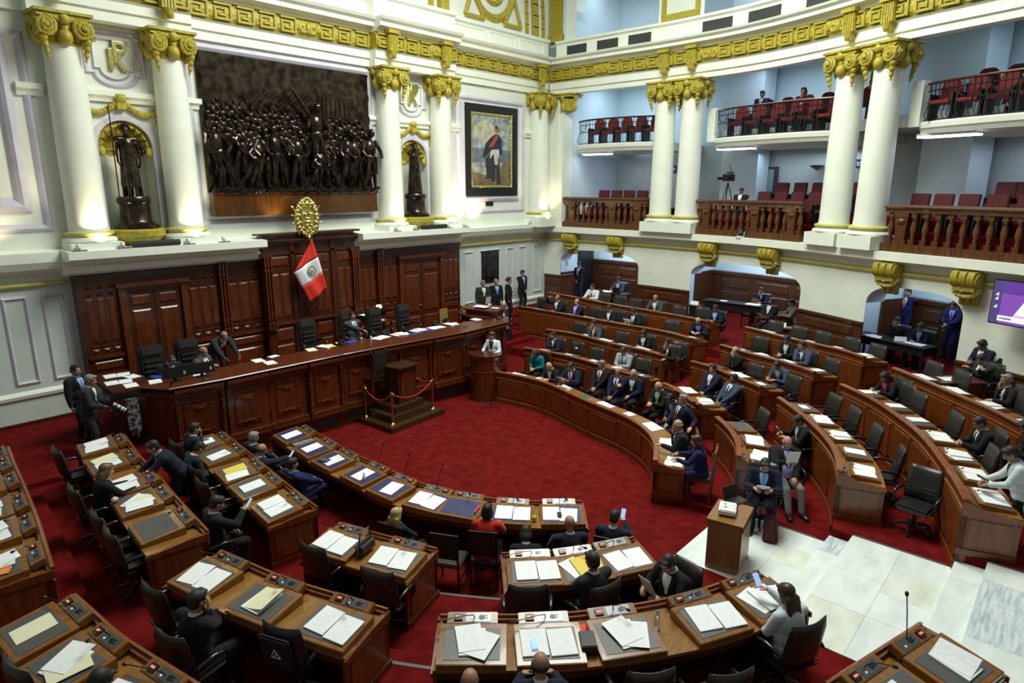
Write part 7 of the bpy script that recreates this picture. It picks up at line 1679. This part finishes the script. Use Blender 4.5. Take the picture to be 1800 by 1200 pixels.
namecard(22.1, 10.75, 1.2, PI/2, 'folded white name card at the far end of the middle wall opening'); namecard(20.35, 6.95, 1.2, PI/2+.3, 'folded white name card below the person in khaki'); namecard(20.62, 3.7, 1.215, PI/2+.4, 'folded white name card on the table in the right wall opening')
t = thing('card_shelf', 'low brown shelf under the name card at the far end of the middle opening', 'shelf', (22.1, 10.7, .45), PI/2); m = MB(); m.box((0,0,.72), (.5,.35,.05)); m.obj('shelf_board', M['wains'], t); m = MB(); m.box((0,0,.35), (.4,.28,.7)); m.obj('shelf_body', M['blackp'], t)
t = thing('card_shelf', 'low brown table under the name card below the person in khaki', 'table', (20.35, 6.95, .45), PI/2+.3); m = MB(); m.box((0,0,.72), (.7,.4,.05)); m.obj('table_top', M['wains'], t); m = MB(); m.box((0,0,.35), (.5,.3,.7)); m.obj('table_body', M['wains'], t)
TXT = {}
def text_mesh(s, size, m_, name='lettering', bold=.003):
    cu = bpy.data.curves.new(name, 'FONT'); cu.body = s; cu.size = size; cu.extrude = .003; cu.offset = bold; cu.align_x = 'CENTER'; cu.align_y = 'CENTER'
    o = bpy.data.objects.new(name, cu); COL.objects.link(o); me = bpy.data.meshes.new_from_object(o.evaluated_get(bpy.context.evaluated_depsgraph_get())); bpy.data.objects.remove(o); me.materials.clear(); me.materials.append(m_); me.name = name; return me
SAL = text_mesh('SALIDA', .085, M['sign_w'])
def sign(loc, rz, l, w_=.62, kind='exit'):
    t = thing('exit_sign', l, 'sign', loc, rz, None); m = MB(); m.box((0,0,0), (w_,.02,w_*.5)); b = m.obj('sign_board', M['navy_sign'], t)
    m = MB(); m.prism([(.04,.05),(.16,.05),(.16,.115),(.29,0),(.16,-.115),(.16,-.05),(.04,-.05)], (0,-.012,0), (1,0,0), (0,0,1), (0,-1,0), .004); m.prism([(-.28,.06),(.02,.06),(.02,-.06),(-.28,-.06)], (0,-.011,0), (1,0,0), (0,0,1), (0,-1,0), .002); m.obj('arrow', M['sign_w'], t)
    o = link('lettering', SAL2, t); o.location = (-.13,-.016,0); o.rotation_euler = (PI/2,0,0); o.scale = (.85,.85,1)
SAL2 = text_mesh('SALIDA', .085, M['navy_sign'])
def wallang(y): p = wpt(y); return math.atan2(p[2], -p[3])
for y, z, o_, l in ((14.4, 9.35, 4.0, 'blue and white exit arrow sign high in the far gallery bay'), (14.3, 6.2, 4.0, 'blue and white exit arrow sign below the far upper balcony'), (7.6, 9.1, 4.0, 'blue and white exit arrow sign high in the middle gallery bay'), (7.7, 6.25, 4.0, 'blue and white exit arrow sign below the middle upper balcony'), (15.0, 2.78, 3.1, 'blue and white arrow sign inside the first wall opening')):
    p = wpt(y, o_); sign((p[0], p[1], z), wallang(y), l)
t = thing('green_sign', 'small green and white safety sign on the side of the first wall opening', 'sign', (22.55, 17.12, 2.2), 0); m = MB(); m.box((0,0,0), (.22,.015,.34)); m.obj('sign_board', M['card'], t); m = MB(); m.prism([(-.07,.0),(.07,.0),(0,.12)], (0,-.01,-.02), (1,0,0), (0,0,1), (0,-1,0), .004); m.box((0,-.012,-.1),(.14,.004,.04)); m.obj('sign_print', M['green_s'], t)
t = thing('pictogram_sign', 'dark square pictogram sign on the side of the first wall opening', 'sign', (22.55, 17.12, 2.78), 0); m = MB(); m.box((0,0,0), (.28,.015,.22)); m.obj('sign_board', M['navy_sign'], t); m = MB(); m.box((-.05,-.01,.03),(.08,.004,.03)); m.box((.05,-.01,-.03),(.1,.004,.03)); m.obj('sign_print', M['sign_w'], t)
# ================================================================ SCREEN on the wall
p = wpt(.52, -.55); t = thing('wall_screen', 'large screen showing the woman in white speaking against a purple backdrop', 'television', (p[0], p[1], 2.96), wallang(.52)+.05)
m = MB(); m.box((0,0,0), (1.75,.07,1.02)); m.obj('screen_frame', M['blackp'], t, bevel=.012); m = MB(); m.cyl((0,.03,.2),(0,.5,.3),.04,8); m.obj('wall_arm', M['blackp'], t)
def em(n, c, s=1.0): return mat(n, c, .5, emit=c, es=s)
EMs = {'purple': em('screen_purple', (.17,.055,.34), .8), 'violet': em('screen_violet', (.09,.03,.24), .8), 'dark': em('screen_dark_band', (.06,.04,.16), .8), 'white': em('screen_white', (.75,.85,.95), .9), 'pink': em('screen_pink', (.8,.3,.45), .8), 'skin': em('screen_skin', (.45,.25,.2), .7), 'hair': em('screen_hair', (.04,.03,.06), .6), 'pale': em('screen_pale', (.55,.6,.85), .8)}
def sc(name, poly, d, k): m = MB(); m.prism(poly, (0,-.036,0), (1,0,0), (0,0,1), (0,-1,0), d); m.obj(name, EMs[k], t)
sc('picture', [(-.85,-.48),(.85,-.48),(.85,.48),(-.85,.48)], .002, 'purple'); sc('picture_band', [(-.85,.2),(.85,.2),(.85,.48),(-.85,.48)], .003, 'violet'); sc('side_band', [(-.85,-.48),(-.66,-.48),(-.66,.48),(-.85,.48)], .004, 'dark')
sc('speaker_figure', [(-.38,-.3),(-.2,.05),(-.05,.14),(.12,.14),(.26,.04),(.36,-.3)], .005, 'white'); sc('speaker_face', [(.03+.085*math.cos(a), .27+.12*math.sin(a)) for a in np.linspace(0, 2*PI, 16, endpoint=False)], .006, 'skin'); sc('speaker_hair', [(-.06,.2),(-.07,.36),(.03,.42),(.13,.36),(.14,.2),(.11,.2),(.1,.33),(-.03,.34)], .007, 'hair')
sc('caption_bar', [(-.68,-.42),(.85,-.42),(.85,-.3),(-.68,-.3)], .008, 'white'); sc('caption_strip', [(-.36,-.3),(.85,-.3),(.85,-.25),(-.36,-.25)], .009, 'pink'); sc('caption_rule', [(-.36,-.42),(-.35,-.42),(-.35,-.3),(-.36,-.3)], .010, 'pink')
for k in range(2): sc('caption_line', [(-.32,-.34-.045*k),(.8,-.34-.045*k),(.8,-.355-.045*k),(-.32,-.355-.045*k)], .010, 'pale')
o = link('lettering', text_mesh('CONGRESO', .05, EMs['violet']), t); o.location = (-.52,-.047,-.36); o.rotation_euler = (PI/2,0,0)
for z in (.16, .06, -.12): m = MB(); m.box((-.755,-.042,z), (.06,.002,.03)); m.box((-.74,-.042,z+.04), (.03,.002,.02)); m.obj('side_glyph', EMs['white'], t)
# ================================================================ BRONZE RELIEF
t = thing('bronze_relief', 'large dark bronze relief of a crowd on a varnished plinth between the columns', 'relief', (10.35, YB-.10, 0))
m = MB(); nx_, nz_ = 40, 30; P = []
for j in range(nz_+1):
    for i in range(nx_+1):
        u, v = -1+2*i/nx_, j/nz_; x = 2.60*u + (.06*math.sin(j*1.1) if i in (0, nx_) else 0); P.append((x, -.03-.05*rnd.random()*(1-v*.6), 5.28+3.57*v))
m.add(P, [(j*(nx_+1)+i, j*(nx_+1)+i+1, (j+1)*(nx_+1)+i+1, (j+1)*(nx_+1)+i) for j in range(nz_) for i in range(nx_)]); m.box((0,.05,7.05), (5.3,.1,3.6)); m.obj('relief_ground', M['bronze'], t, smooth='all')
m = MB(); m.box((0,-.10,4.97), (5.3,.32,.62)); m.box((0,-.13,5.27), (5.36,.36,.06)); m.obj('plinth', M['bronzewood'], t, bevel=.01)
m = MB()
for k in range(40): m.ell((-2.55+5.1*k/39, -.22, 5.34+.03*math.sin(k*2.1)), (.12,.16,.08), 8, 5)
m.obj('rocky_ground', M['bronze'], t, smooth=True)
def fig(x, z0, hgt, yd, lean=0, arm=0, stride=.14):
    m = MB(); s = hgt/1.75; rr = random.Random(int(x*100+z0*37)); 
    def q(a, b, c=0): return (x+(a+lean*b)*s, -yd-c*s, z0+b*s)
    for sx in (-1, 1):
        k = q(sx*stride*.9+.05*rr.uniform(-1,1), .48, .08); capsule(m, q(sx*.1,.95), k, .10*s, .075*s, 7); capsule(m, k, q(sx*stride*1.4, .05), .075*s, .05*s, 7); m.ell(q(sx*stride*1.4+.05, .03, .05), (.10*s,.08*s,.05*s), 7, 5)
        e = q(sx*.34, 1.12, .1); capsule(m, q(sx*.2,1.4), e, .07*s, .055*s, 7)
        if arm and sx == arm: capsule(m, q(sx*.2,1.4,.05), q(sx*.5,1.75,.1), .065*s, .05*s, 7); capsule(m, q(sx*.5,1.75,.1), q(sx*.72,2.05,.1), .05*s, .04*s, 7)
        else: capsule(m, e, q(sx*.22+.1*rr.uniform(-1,1), .95, .22), .055*s, .045*s, 7)
    m.ell(q(0,1.18), (.20*s,.15*s,.32*s), 9, 7); m.ell(q(0,.9), (.19*s,.15*s,.22*s), 9, 7); capsule(m, q(0,1.42), q(0,1.55), .06*s, .06*s, 7); m.ell(q(.02,1.66,.05), (.10*s,.12*s,.135*s), 9, 7)
    for k in range(4): capsule(m, q(-.15+.1*k,.95,.12), q(-.2+.13*k,.45,.10), .035*s, .02*s, 5)
    return m
for (x, z0, hg, yd, ln, ar) in ((-2.15,5.38,1.75,.22,-.25,0),(-1.75,5.4,1.45,.2,.5,0),(-1.2,5.42,1.6,.16,.1,0),(-.65,5.4,1.7,.18,-.1,0),(-.15,5.42,1.6,.15,.12,0),(.62,5.95,1.85,.2,0,-1),(.35,5.38,1.25,.22,.4,0),(1.15,5.4,1.6,.18,-.35,0),(1.55,5.4,1.75,.2,.1,0),(2.0,5.38,1.7,.22,-.1,0),(2.4,5.38,1.8,.24,.05,0)):
    fig(x, z0, hg, yd, ln, ar).obj('relief_figure', M['bronze'], t, smooth=True)
for k in range(12):
    x = -2.3+4.6*k/11
    if abs(x-.6) > .25: fig(x+.1*math.sin(k*3), 5.75+.12*math.sin(k*2.3), 1.3, .10, .3*math.sin(k*1.7), 0).obj('relief_figure', M['bronze'], t, smooth=True)
m = MB(); m.cyl((1.02,-.3,6.0),(.86,-.2,8.35),.018,6); m.cyl((2.1,-.12,7.5),(2.16,-.1,7.9),.012,6); m.obj('standard_pole', M['bronze'], t)
m = MB()
for r in range(6):
    for k in range(26):
        x = -2.45+4.9*(k+.5*(r % 2)+rnd.uniform(-.3,.3))/26; z = 6.80+.155*r+.14*rnd.random() if not (.2 < x < 1.0) else 6.6+.1*r
        if x > .9: z -= .12
        s_ = .11-.010*r; m.ell((x, -.14+.018*r, z), (s_*.8, s_*.8, s_), 7, 5); m.ell((x, -.12+.018*r, z-.16), (s_*1.5, s_*.8, s_*1.2), 7, 5)
m.obj('crowd_heads', M['bronze'], t, smooth=True, kind='stuff')
m = MB()
for k in range(22): x = -1.7+1.9*k/22; m.cyl((x,-.09,7.5+.3*rnd.random()), (x+.5,-.08,7.95+.1*rnd.random()), .012, 4)
m.obj('raised_lances', M['bronze'], t, kind='stuff')
m = MB(); m.box((1.5,-.05,7.75),(1.1,.06,.55)); m.prism([(-.5,0),(.5,0),(0,.3)], (1.4,-.04,8.02), (1,0,0), (0,0,1), (0,-1,0), .06)
for k in range(6): m.box((1.08+.16*k,-.09,7.75),(.05,.03,.45))
m.obj('distant_building', M['bronze'], t)
# ================================================================ PORTRAITS in dark frames
def portrait(xc, label):
    t = thing('framed_portrait', label, 'painting', (xc, YB-.05, 6.78)); W2, H2 = 1.44, 1.66
    for a, b in (((-W2,-H2),(W2,-H2+.28)),((-W2,H2-.28),(W2,H2)),((-W2,-H2+.28),(-W2+.28,H2-.28)),((W2-.28,-H2+.28),(W2,H2-.28))):
        m = MB(); m.box2((a[0],-.10,a[1]), (b[0],.02,b[1])); m.obj('frame_bar', M['blackp'], t, bevel=.01)
    m = MB(); n = 0
    for k in range(34): z = -H2+.3+(2*H2-.6)*k/33; m.ell((-W2+.33,-.06,z),(.05,.04,.045),6,5); m.ell((W2-.33,-.06,z),(.05,.04,.045),6,5)
    for k in range(28): x = -W2+.33+(2*W2-.66)*k/27; m.ell((x,-.06,-H2+.32),(.045,.04,.05),6,5); m.ell((x,-.06,H2-.32),(.045,.04,.05),6,5)
    m.obj('gilt_beading', M['gold'], t, smooth=True)
    def pm(n_, c, c2=None): k = 'paint_'+n_; return get(k, lambda: nz(mat(k, c, .5), 4, tuple(v*.7 for v in c), tuple(min(1, v*1.35) for v in (c2 or c)), 6))
    m = MB(); m.box2((-W2+.3,-.03,-H2+.3), (W2-.3,-.02,H2-.3)); m.obj('canvas', pm('sky', (.22,.26,.26), (.34,.36,.32)), t)
    def pc(nm, poly, d, mm): m = MB(); m.prism(poly, (0,-.03,0), (1,0,0), (0,0,1), (0,-1,0), d); m.obj(nm, mm, t)
    pc('painted_glow', [(-.35+.55*math.cos(a), .70+.42*math.sin(a)) for a in np.linspace(0, 2*PI, 20, endpoint=False)], .003, pm('glow', (.42,.41,.30)))
    pc('painted_sea', [(-1.12,-.45),(1.12,-.4),(1.12,.05),(-1.12,.1)], .002, pm('sea', (.14,.17,.20)))
    pc('painted_rocks', [(-1.12,-1.34),(1.12,-1.34),(1.12,-.2),(.7,-.35),(.5,-.75),(-.2,-.9),(-1.12,-.8)], .004, pm('rock', (.17,.13,.07)))
    pc('painted_legs', [(.0,-1.15),(.18,-1.15),(.22,-.55),(.28,-1.25),(.5,-1.25),(.42,-.1),(-.1,-.1),(-.35,-.3),(-.28,-.95),(-.45,-1.0),(-.4,-1.05),(-.1,-1.03)], .006, pm('boots', (.030,.028,.03)))
    pc('painted_breeches', [(-.12,-.3),(.12,-.1),(.15,-.5),(.32,-.52),(.46,.05),(-.02,.1)], .007, pm('white', (.50,.49,.44)))
    pc('painted_coat', [(-.30,.30),(-.08,.48),(.16,.62),(.40,.62),(.56,.48),(.60,-.1),(.44,-.15),(.40,.08),(.0,.05),(-.22,-.15),(-.50,-.28),(-.46,-.1)], .008, pm('coat', (.022,.025,.045)))
    pc('painted_sash', [(-.18,.12),(.05,.16),(.40,.56),(.24,.58),(-.05,.3)], .010, pm('sash', (.36,.06,.05)))
    pc('painted_head', [(.27+.10*math.cos(a), .78+.14*math.sin(a)) for a in np.linspace(0, 2*PI, 14, endpoint=False)], .009, pm('face', (.28,.16,.10))); pc('painted_hair', [(.2,.86),(.22,.95),(.33,.94),(.38,.82),(.36,.7),(.32,.82)], .011, pm('boots', (.03,.03,.03)))
portrait(18.68, 'portrait of a standing officer in dark coat, framed in black with gilt beading'); portrait(1.62, 'dark framed painting at the left edge of the picture')
flat('wall_plate','plaque',18.6,YB-.03,4.72,0,(.42,.02,.16),'blackp','small dark plate below the framed portrait')
t = thing('dark_plaque', 'dark bronze plaque on the grey wall above the standing men in the corner', 'plaque', (18.6, YB-.05, 2.33)); m = MB(); m.box((0,0,0), (.98,.05,1.28)); m.obj('plaque_plate', M['bronze'], t, bevel=.008); m = MB(); m.box((0,-.028,.3),(.3,.012,.4)); 
for k in range(5): m.box((0,-.028,-.05-.1*k),(.7,.008,.03))
m.obj('worn_relief', M['bronze'], t)
for x, l in ((5.95, 'long black loudspeaker bar on the ledge below the left statue'), (14.95, 'long black loudspeaker bar on the ledge below the right statue')):
    t = thing('loudspeaker_bar', l, 'loudspeaker', (x, 17.12, 4.04)); m = MB(); m.cyl((-.55,0,.06),(.55,0,.06),.075,12); m.obj('speaker_tube', M['blackp'], t); m = MB(); m.box((-.3,0,.0),(.06,.1,.05)); m.box((.3,0,.0),(.06,.1,.05)); m.obj('bracket', M['blackp'], t)
# statues: standing draped figures in bronze on turned pedestals
for x, l, hn in ((5.83, 'bronze statue of a standing figure with hand on hip in the left niche', 'L'), (14.80, 'bronze statue of a robed figure in the right niche', 'R')):
    t = thing('statue', l, 'statue', (x, YB-.10, 4.43), PI); t.scale = (1.0, 1.0, 1.0)
    m = MB(); m.lathe((0,0,0), [(.50,0),(.50,.08),(.43,.11),(.38,.16),(.35,.2),(.33,.58),(.37,.62),(.38,.70),(.34,.78)], 24); m.obj('pedestal', M['bronze'], t, smooth=40)
    p_ = 'clasp' if hn == 'R' else 'stand'; bm_, J = get(('body', p_, False), lambda: body_mesh(p_, False)); o = link('figure', bm_.copy(), t); o.data.materials.clear(); o.data.materials.append(M['bronze']); o.location = (0,0,.76); o.scale = (.95,.95,.98)
    m = MB(); T = J['TB']; rr = random.Random(4)
    m.ell((0,.0,1.2), (.20,.15,.3), 12, 8); m.ell((0,0,.9), (.2,.17,.25), 12, 8); capsule(m, J['SR'], J['SL'], .09, .09)
    for k in range(14):
        a = 2*PI*k/14; capsule(m, (.14*math.cos(a), .10*math.sin(a), 1.2), ((.24 if hn == 'R' else .19)*math.cos(a), .2*math.sin(a), .06+.25*(k % 2 if hn == 'L' else 0)), .05, .055, 6)
    if hn == 'L': capsule(m, J['SL'], (-.42,-.05,1.12), .07,.055); capsule(m, (-.42,-.05,1.12), (-.2,.1,1.0), .055,.045)
    me = remesh(m, 'robe', .018, 2, .7); me.materials.append(M['bronze']); o = link('robe', me, t); o.location = (0,0,.76); o.scale = (.95,.95,.98)
    m = MB(); H = J['H']
    for k in range(9): a = PI*k/8; m.ell((H[0]+.09*math.cos(a), H[1]-.03, H[2]+.05+.075*math.sin(a)), (.035,.06,.04), 7, 5)
    if hn == 'L': m.cyl((.34,.1,.05),(.3,.05,2.15),.014,6)
    m.obj('helmet_and_spear', M['bronze'], t, smooth=True).location = (0,0,.74)
# spotlights standing on the ledges
def spot(x, y, z, rz, l):
    t = thing('ledge_spotlight', l, 'spotlight', (x, y, z), rz, 'small spotlights on the ledges'); m = MB(); m.box((0,0,.02), (.3,.06,.03)); m.obj('mount', M['chrome'], t); m = MB(); m.lathe((0,0,.05), [(.03,0),(.05,.03),(.055,.10),(.05,.11)], 10, axis=(0,.5,.8)); m.obj('lamp_head', M['camgrey'], t)
for i, (x, y, z) in enumerate(((4.3,17.06,4.02),(5.2,17.06,4.02),(6.7,17.06,4.02),(7.6,17.06,4.02),(13.3,17.06,4.02),(14.1,17.06,4.02),(15.6,17.06,4.02),(16.4,17.06,4.02),(20.7,17.64,3.93),(21.8,17.64,3.93))): spot(x, y, z, 0, '%s small spotlight from the left on the ledge above the rostrum panelling' % ORDN[i])
for y, l in ((12.9, 'black floodlight on the right ledge before the first column pair'), (11.5, 'black floodlight on the right ledge between the first column pair'), (8.9, 'black floodlight on the right ledge below the guard')):
    p = wpt(y, -.25); t = thing('floodlight', l, 'spotlight', (p[0], p[1], 3.81), wallang(y)); m = MB(); m.box((0,0,.2), (.22,.12,.2)); m.obj('lamp_housing', M['blackp'], t, bevel=.01); m = MB(); m.tube([(-.13,0,.2),(-.13,0,.03),(.13,0,.03),(.13,0,.2)], .014, 6); m.box((0,-.07,.0),(.2,.14,.05)); m.obj('yoke', M['whitep'], t); m = MB(); m.box((0,-.062,.2),(.17,.006,.15)); m.obj('lens', M['panelg'], t)
# ================================================================ GALLERY SEATS
def gseat(matn, square):
    t = thing('gallery_seat', 'x', 'seat'); m = MB()
    if square: m.box((0,-.20,.72), (.5,.09,.62), rx=.12); m.obj('backrest', M[matn], t, bevel=.02)
    else: m.prism([(-.24,.42),(.24,.42),(.26,.75),(.2,.95),(.1,1.0),(-.1,1.0),(-.2,.95),(-.26,.75)], (0,-.16,0), (1,0,0), (0,0,1), (0,-1,0), .09); m.obj('backrest', M[matn], t, bevel=.02)
    m = MB(); m.box((0,.05,.44), (.48,.46,.10)); m.obj('seat_pad', M[matn], t, bevel=.02)
    for s in (-1, 1): m = MB(); m.box((s*.27,.03,.32), (.035,.40,.64)); m.obj('side_frame', M['blackp'], t)
    return t
GA, GB = gseat('redseat', False), gseat('wineseat', True)
def grow(proto, y0, y1, off, z, n, lab, grp):
    for k in range(n):
        y = y0+(y1-y0)*(k+.5)/n; p = wpt(y, off); dup(proto, (p[0], p[1], z), math.atan2(-p[2], p[3]), lab % ORDN[k], grp)
for i, (a, b, n1) in enumerate(((16.3, 13.0, 5), (10.3, 6.6, 6), (4.0, -1.0, 8))):
    grow(GA, a, b, .75, 7.14, n1, '%s red rounded seat from the far end, front row, '+ORD[i]+' upper balcony', 'red rounded seats on the upper balconies')
    if i: grow(GA, a-.3, b-.3, 1.75, 7.45, n1, '%s red rounded seat from the far end, back row, '+ORD[i]+' upper balcony', 'red rounded seats on the upper balconies')
for i, (a, b, n1) in enumerate(((16.0, 12.9, 5), (9.3, 6.4, 5), (4.4, -1.0, 9))):
    grow(GB, a, b, .80, 4.28, n1, '%s dark wine seat from the far end, front row, '+ORD[i]+' lower gallery', 'dark wine seats in the lower gallery')
    if i: grow(GB, a-(0 if i == 1 else 1.6), b, 1.80, 4.58, n1, '%s dark wine seat from the far end, back row, '+ORD[i]+' lower gallery', 'dark wine seats in the lower gallery')
for o in (GA, GB):
    for ch in list(o.children_recursive): bpy.data.objects.remove(ch)
    bpy.data.objects.remove(o)
mb = MB(); mb.sweep([(0, 3.8), (0, 4.28), (-.95, 4.28), (-.95, 4.58), (-3, 4.58), (-3, 3.8)], wpath(16.9, -3, .52, .5)); rpart('gallery_step', mb, M['carpet'])
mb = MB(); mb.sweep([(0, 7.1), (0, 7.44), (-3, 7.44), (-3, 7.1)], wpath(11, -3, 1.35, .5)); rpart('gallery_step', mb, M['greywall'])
p = wpt(10.35, 1.0); t = thing('television_camera', 'black television camera on a tripod behind the middle gallery balustrade', 'camera', (p[0], p[1], 4.28), .6)
m = MB(); m.box((0,0,1.5), (.18,.42,.24)); m.lathe((0,.2,1.5), [(.07,0),(.08,.18)], 12, axis=(0,1,0)); m.box((-.14,-.05,1.58),(.12,.14,.12)); m.box((0,-.05,1.68),(.05,.25,.05)); m.obj('camera_body', M['blackp'], t, bevel=.01); m = MB(); m.tube([(.0,-.1,1.7),(-.06,0,1.95),(-.1,.02,1.93)], .012, 6); m.obj('antenna_lamp', M['blackp'], t)
for k in range(3): a = 2*PI*k/3; m = MB(); m.cyl((0,0,1.34),(.4*math.cos(a),.4*math.sin(a),0),.02,6); m.obj('leg', M['blackp'], t)
p = wpt(10.9, 3.9); t = thing('gallery_door', 'glazed greenish door in the middle lower gallery', 'door', (p[0], p[1]-.35, 3.82), wallang(10.9)); m = MB(); m.box((0,0,1.2), (1.3,.06,2.4)); m.obj('door_frame', M['vent'], t); m = MB(); m.box((.15,-.04,1.2), (.7,.02,2.2)); m.obj('door_pane', mat('green_glass', (.25,.36,.34), .1), t)
m = MB(); m.box((-.45,-.04,1.9),(.14,.02,.12)); m.obj('red_exit_lamp', M['red_led'], t)
p = wpt(8.9, 3.85); t = thing('wall_light', 'dark half-bowl wall light in the middle lower gallery', 'wall light', (p[0], p[1], 6.15), wallang(8.9)); m = MB(); m.lathe((0,-.1,0), [(.02,-.1),(.2,.0),(.26,.08)], 14); m.obj('bowl', M['panelg'], t)
p = wpt(-.1, .3)
for y0, y1, l in ((16.7, 15.4, 'far'), (10.75, 9.5, 'middle'), (4.3, 2.9, 'near')):
    t = thing('fluorescent_light', 'bright white fluorescent light under the %s upper balcony' % l, 'light'); q = [wpt(y, .95) for y in np.linspace(y0, y1, 6)]
    m = MB(); m.sweep([(-.17, 6.74), (.17, 6.74), (.17, 6.78), (-.17, 6.78)], q); m.obj('tube', M['tube'], t); m = MB(); m.sweep([(-.2, 6.78), (.2, 6.78), (.2, 6.84), (-.2, 6.84)], q); m.obj('fitting', M['whitep'], t)
# ================================================================ FLOOR PIECES
for (a, b, z, l) in (((7.35,4.28),(6.65,4.95),-.37,''),): pass
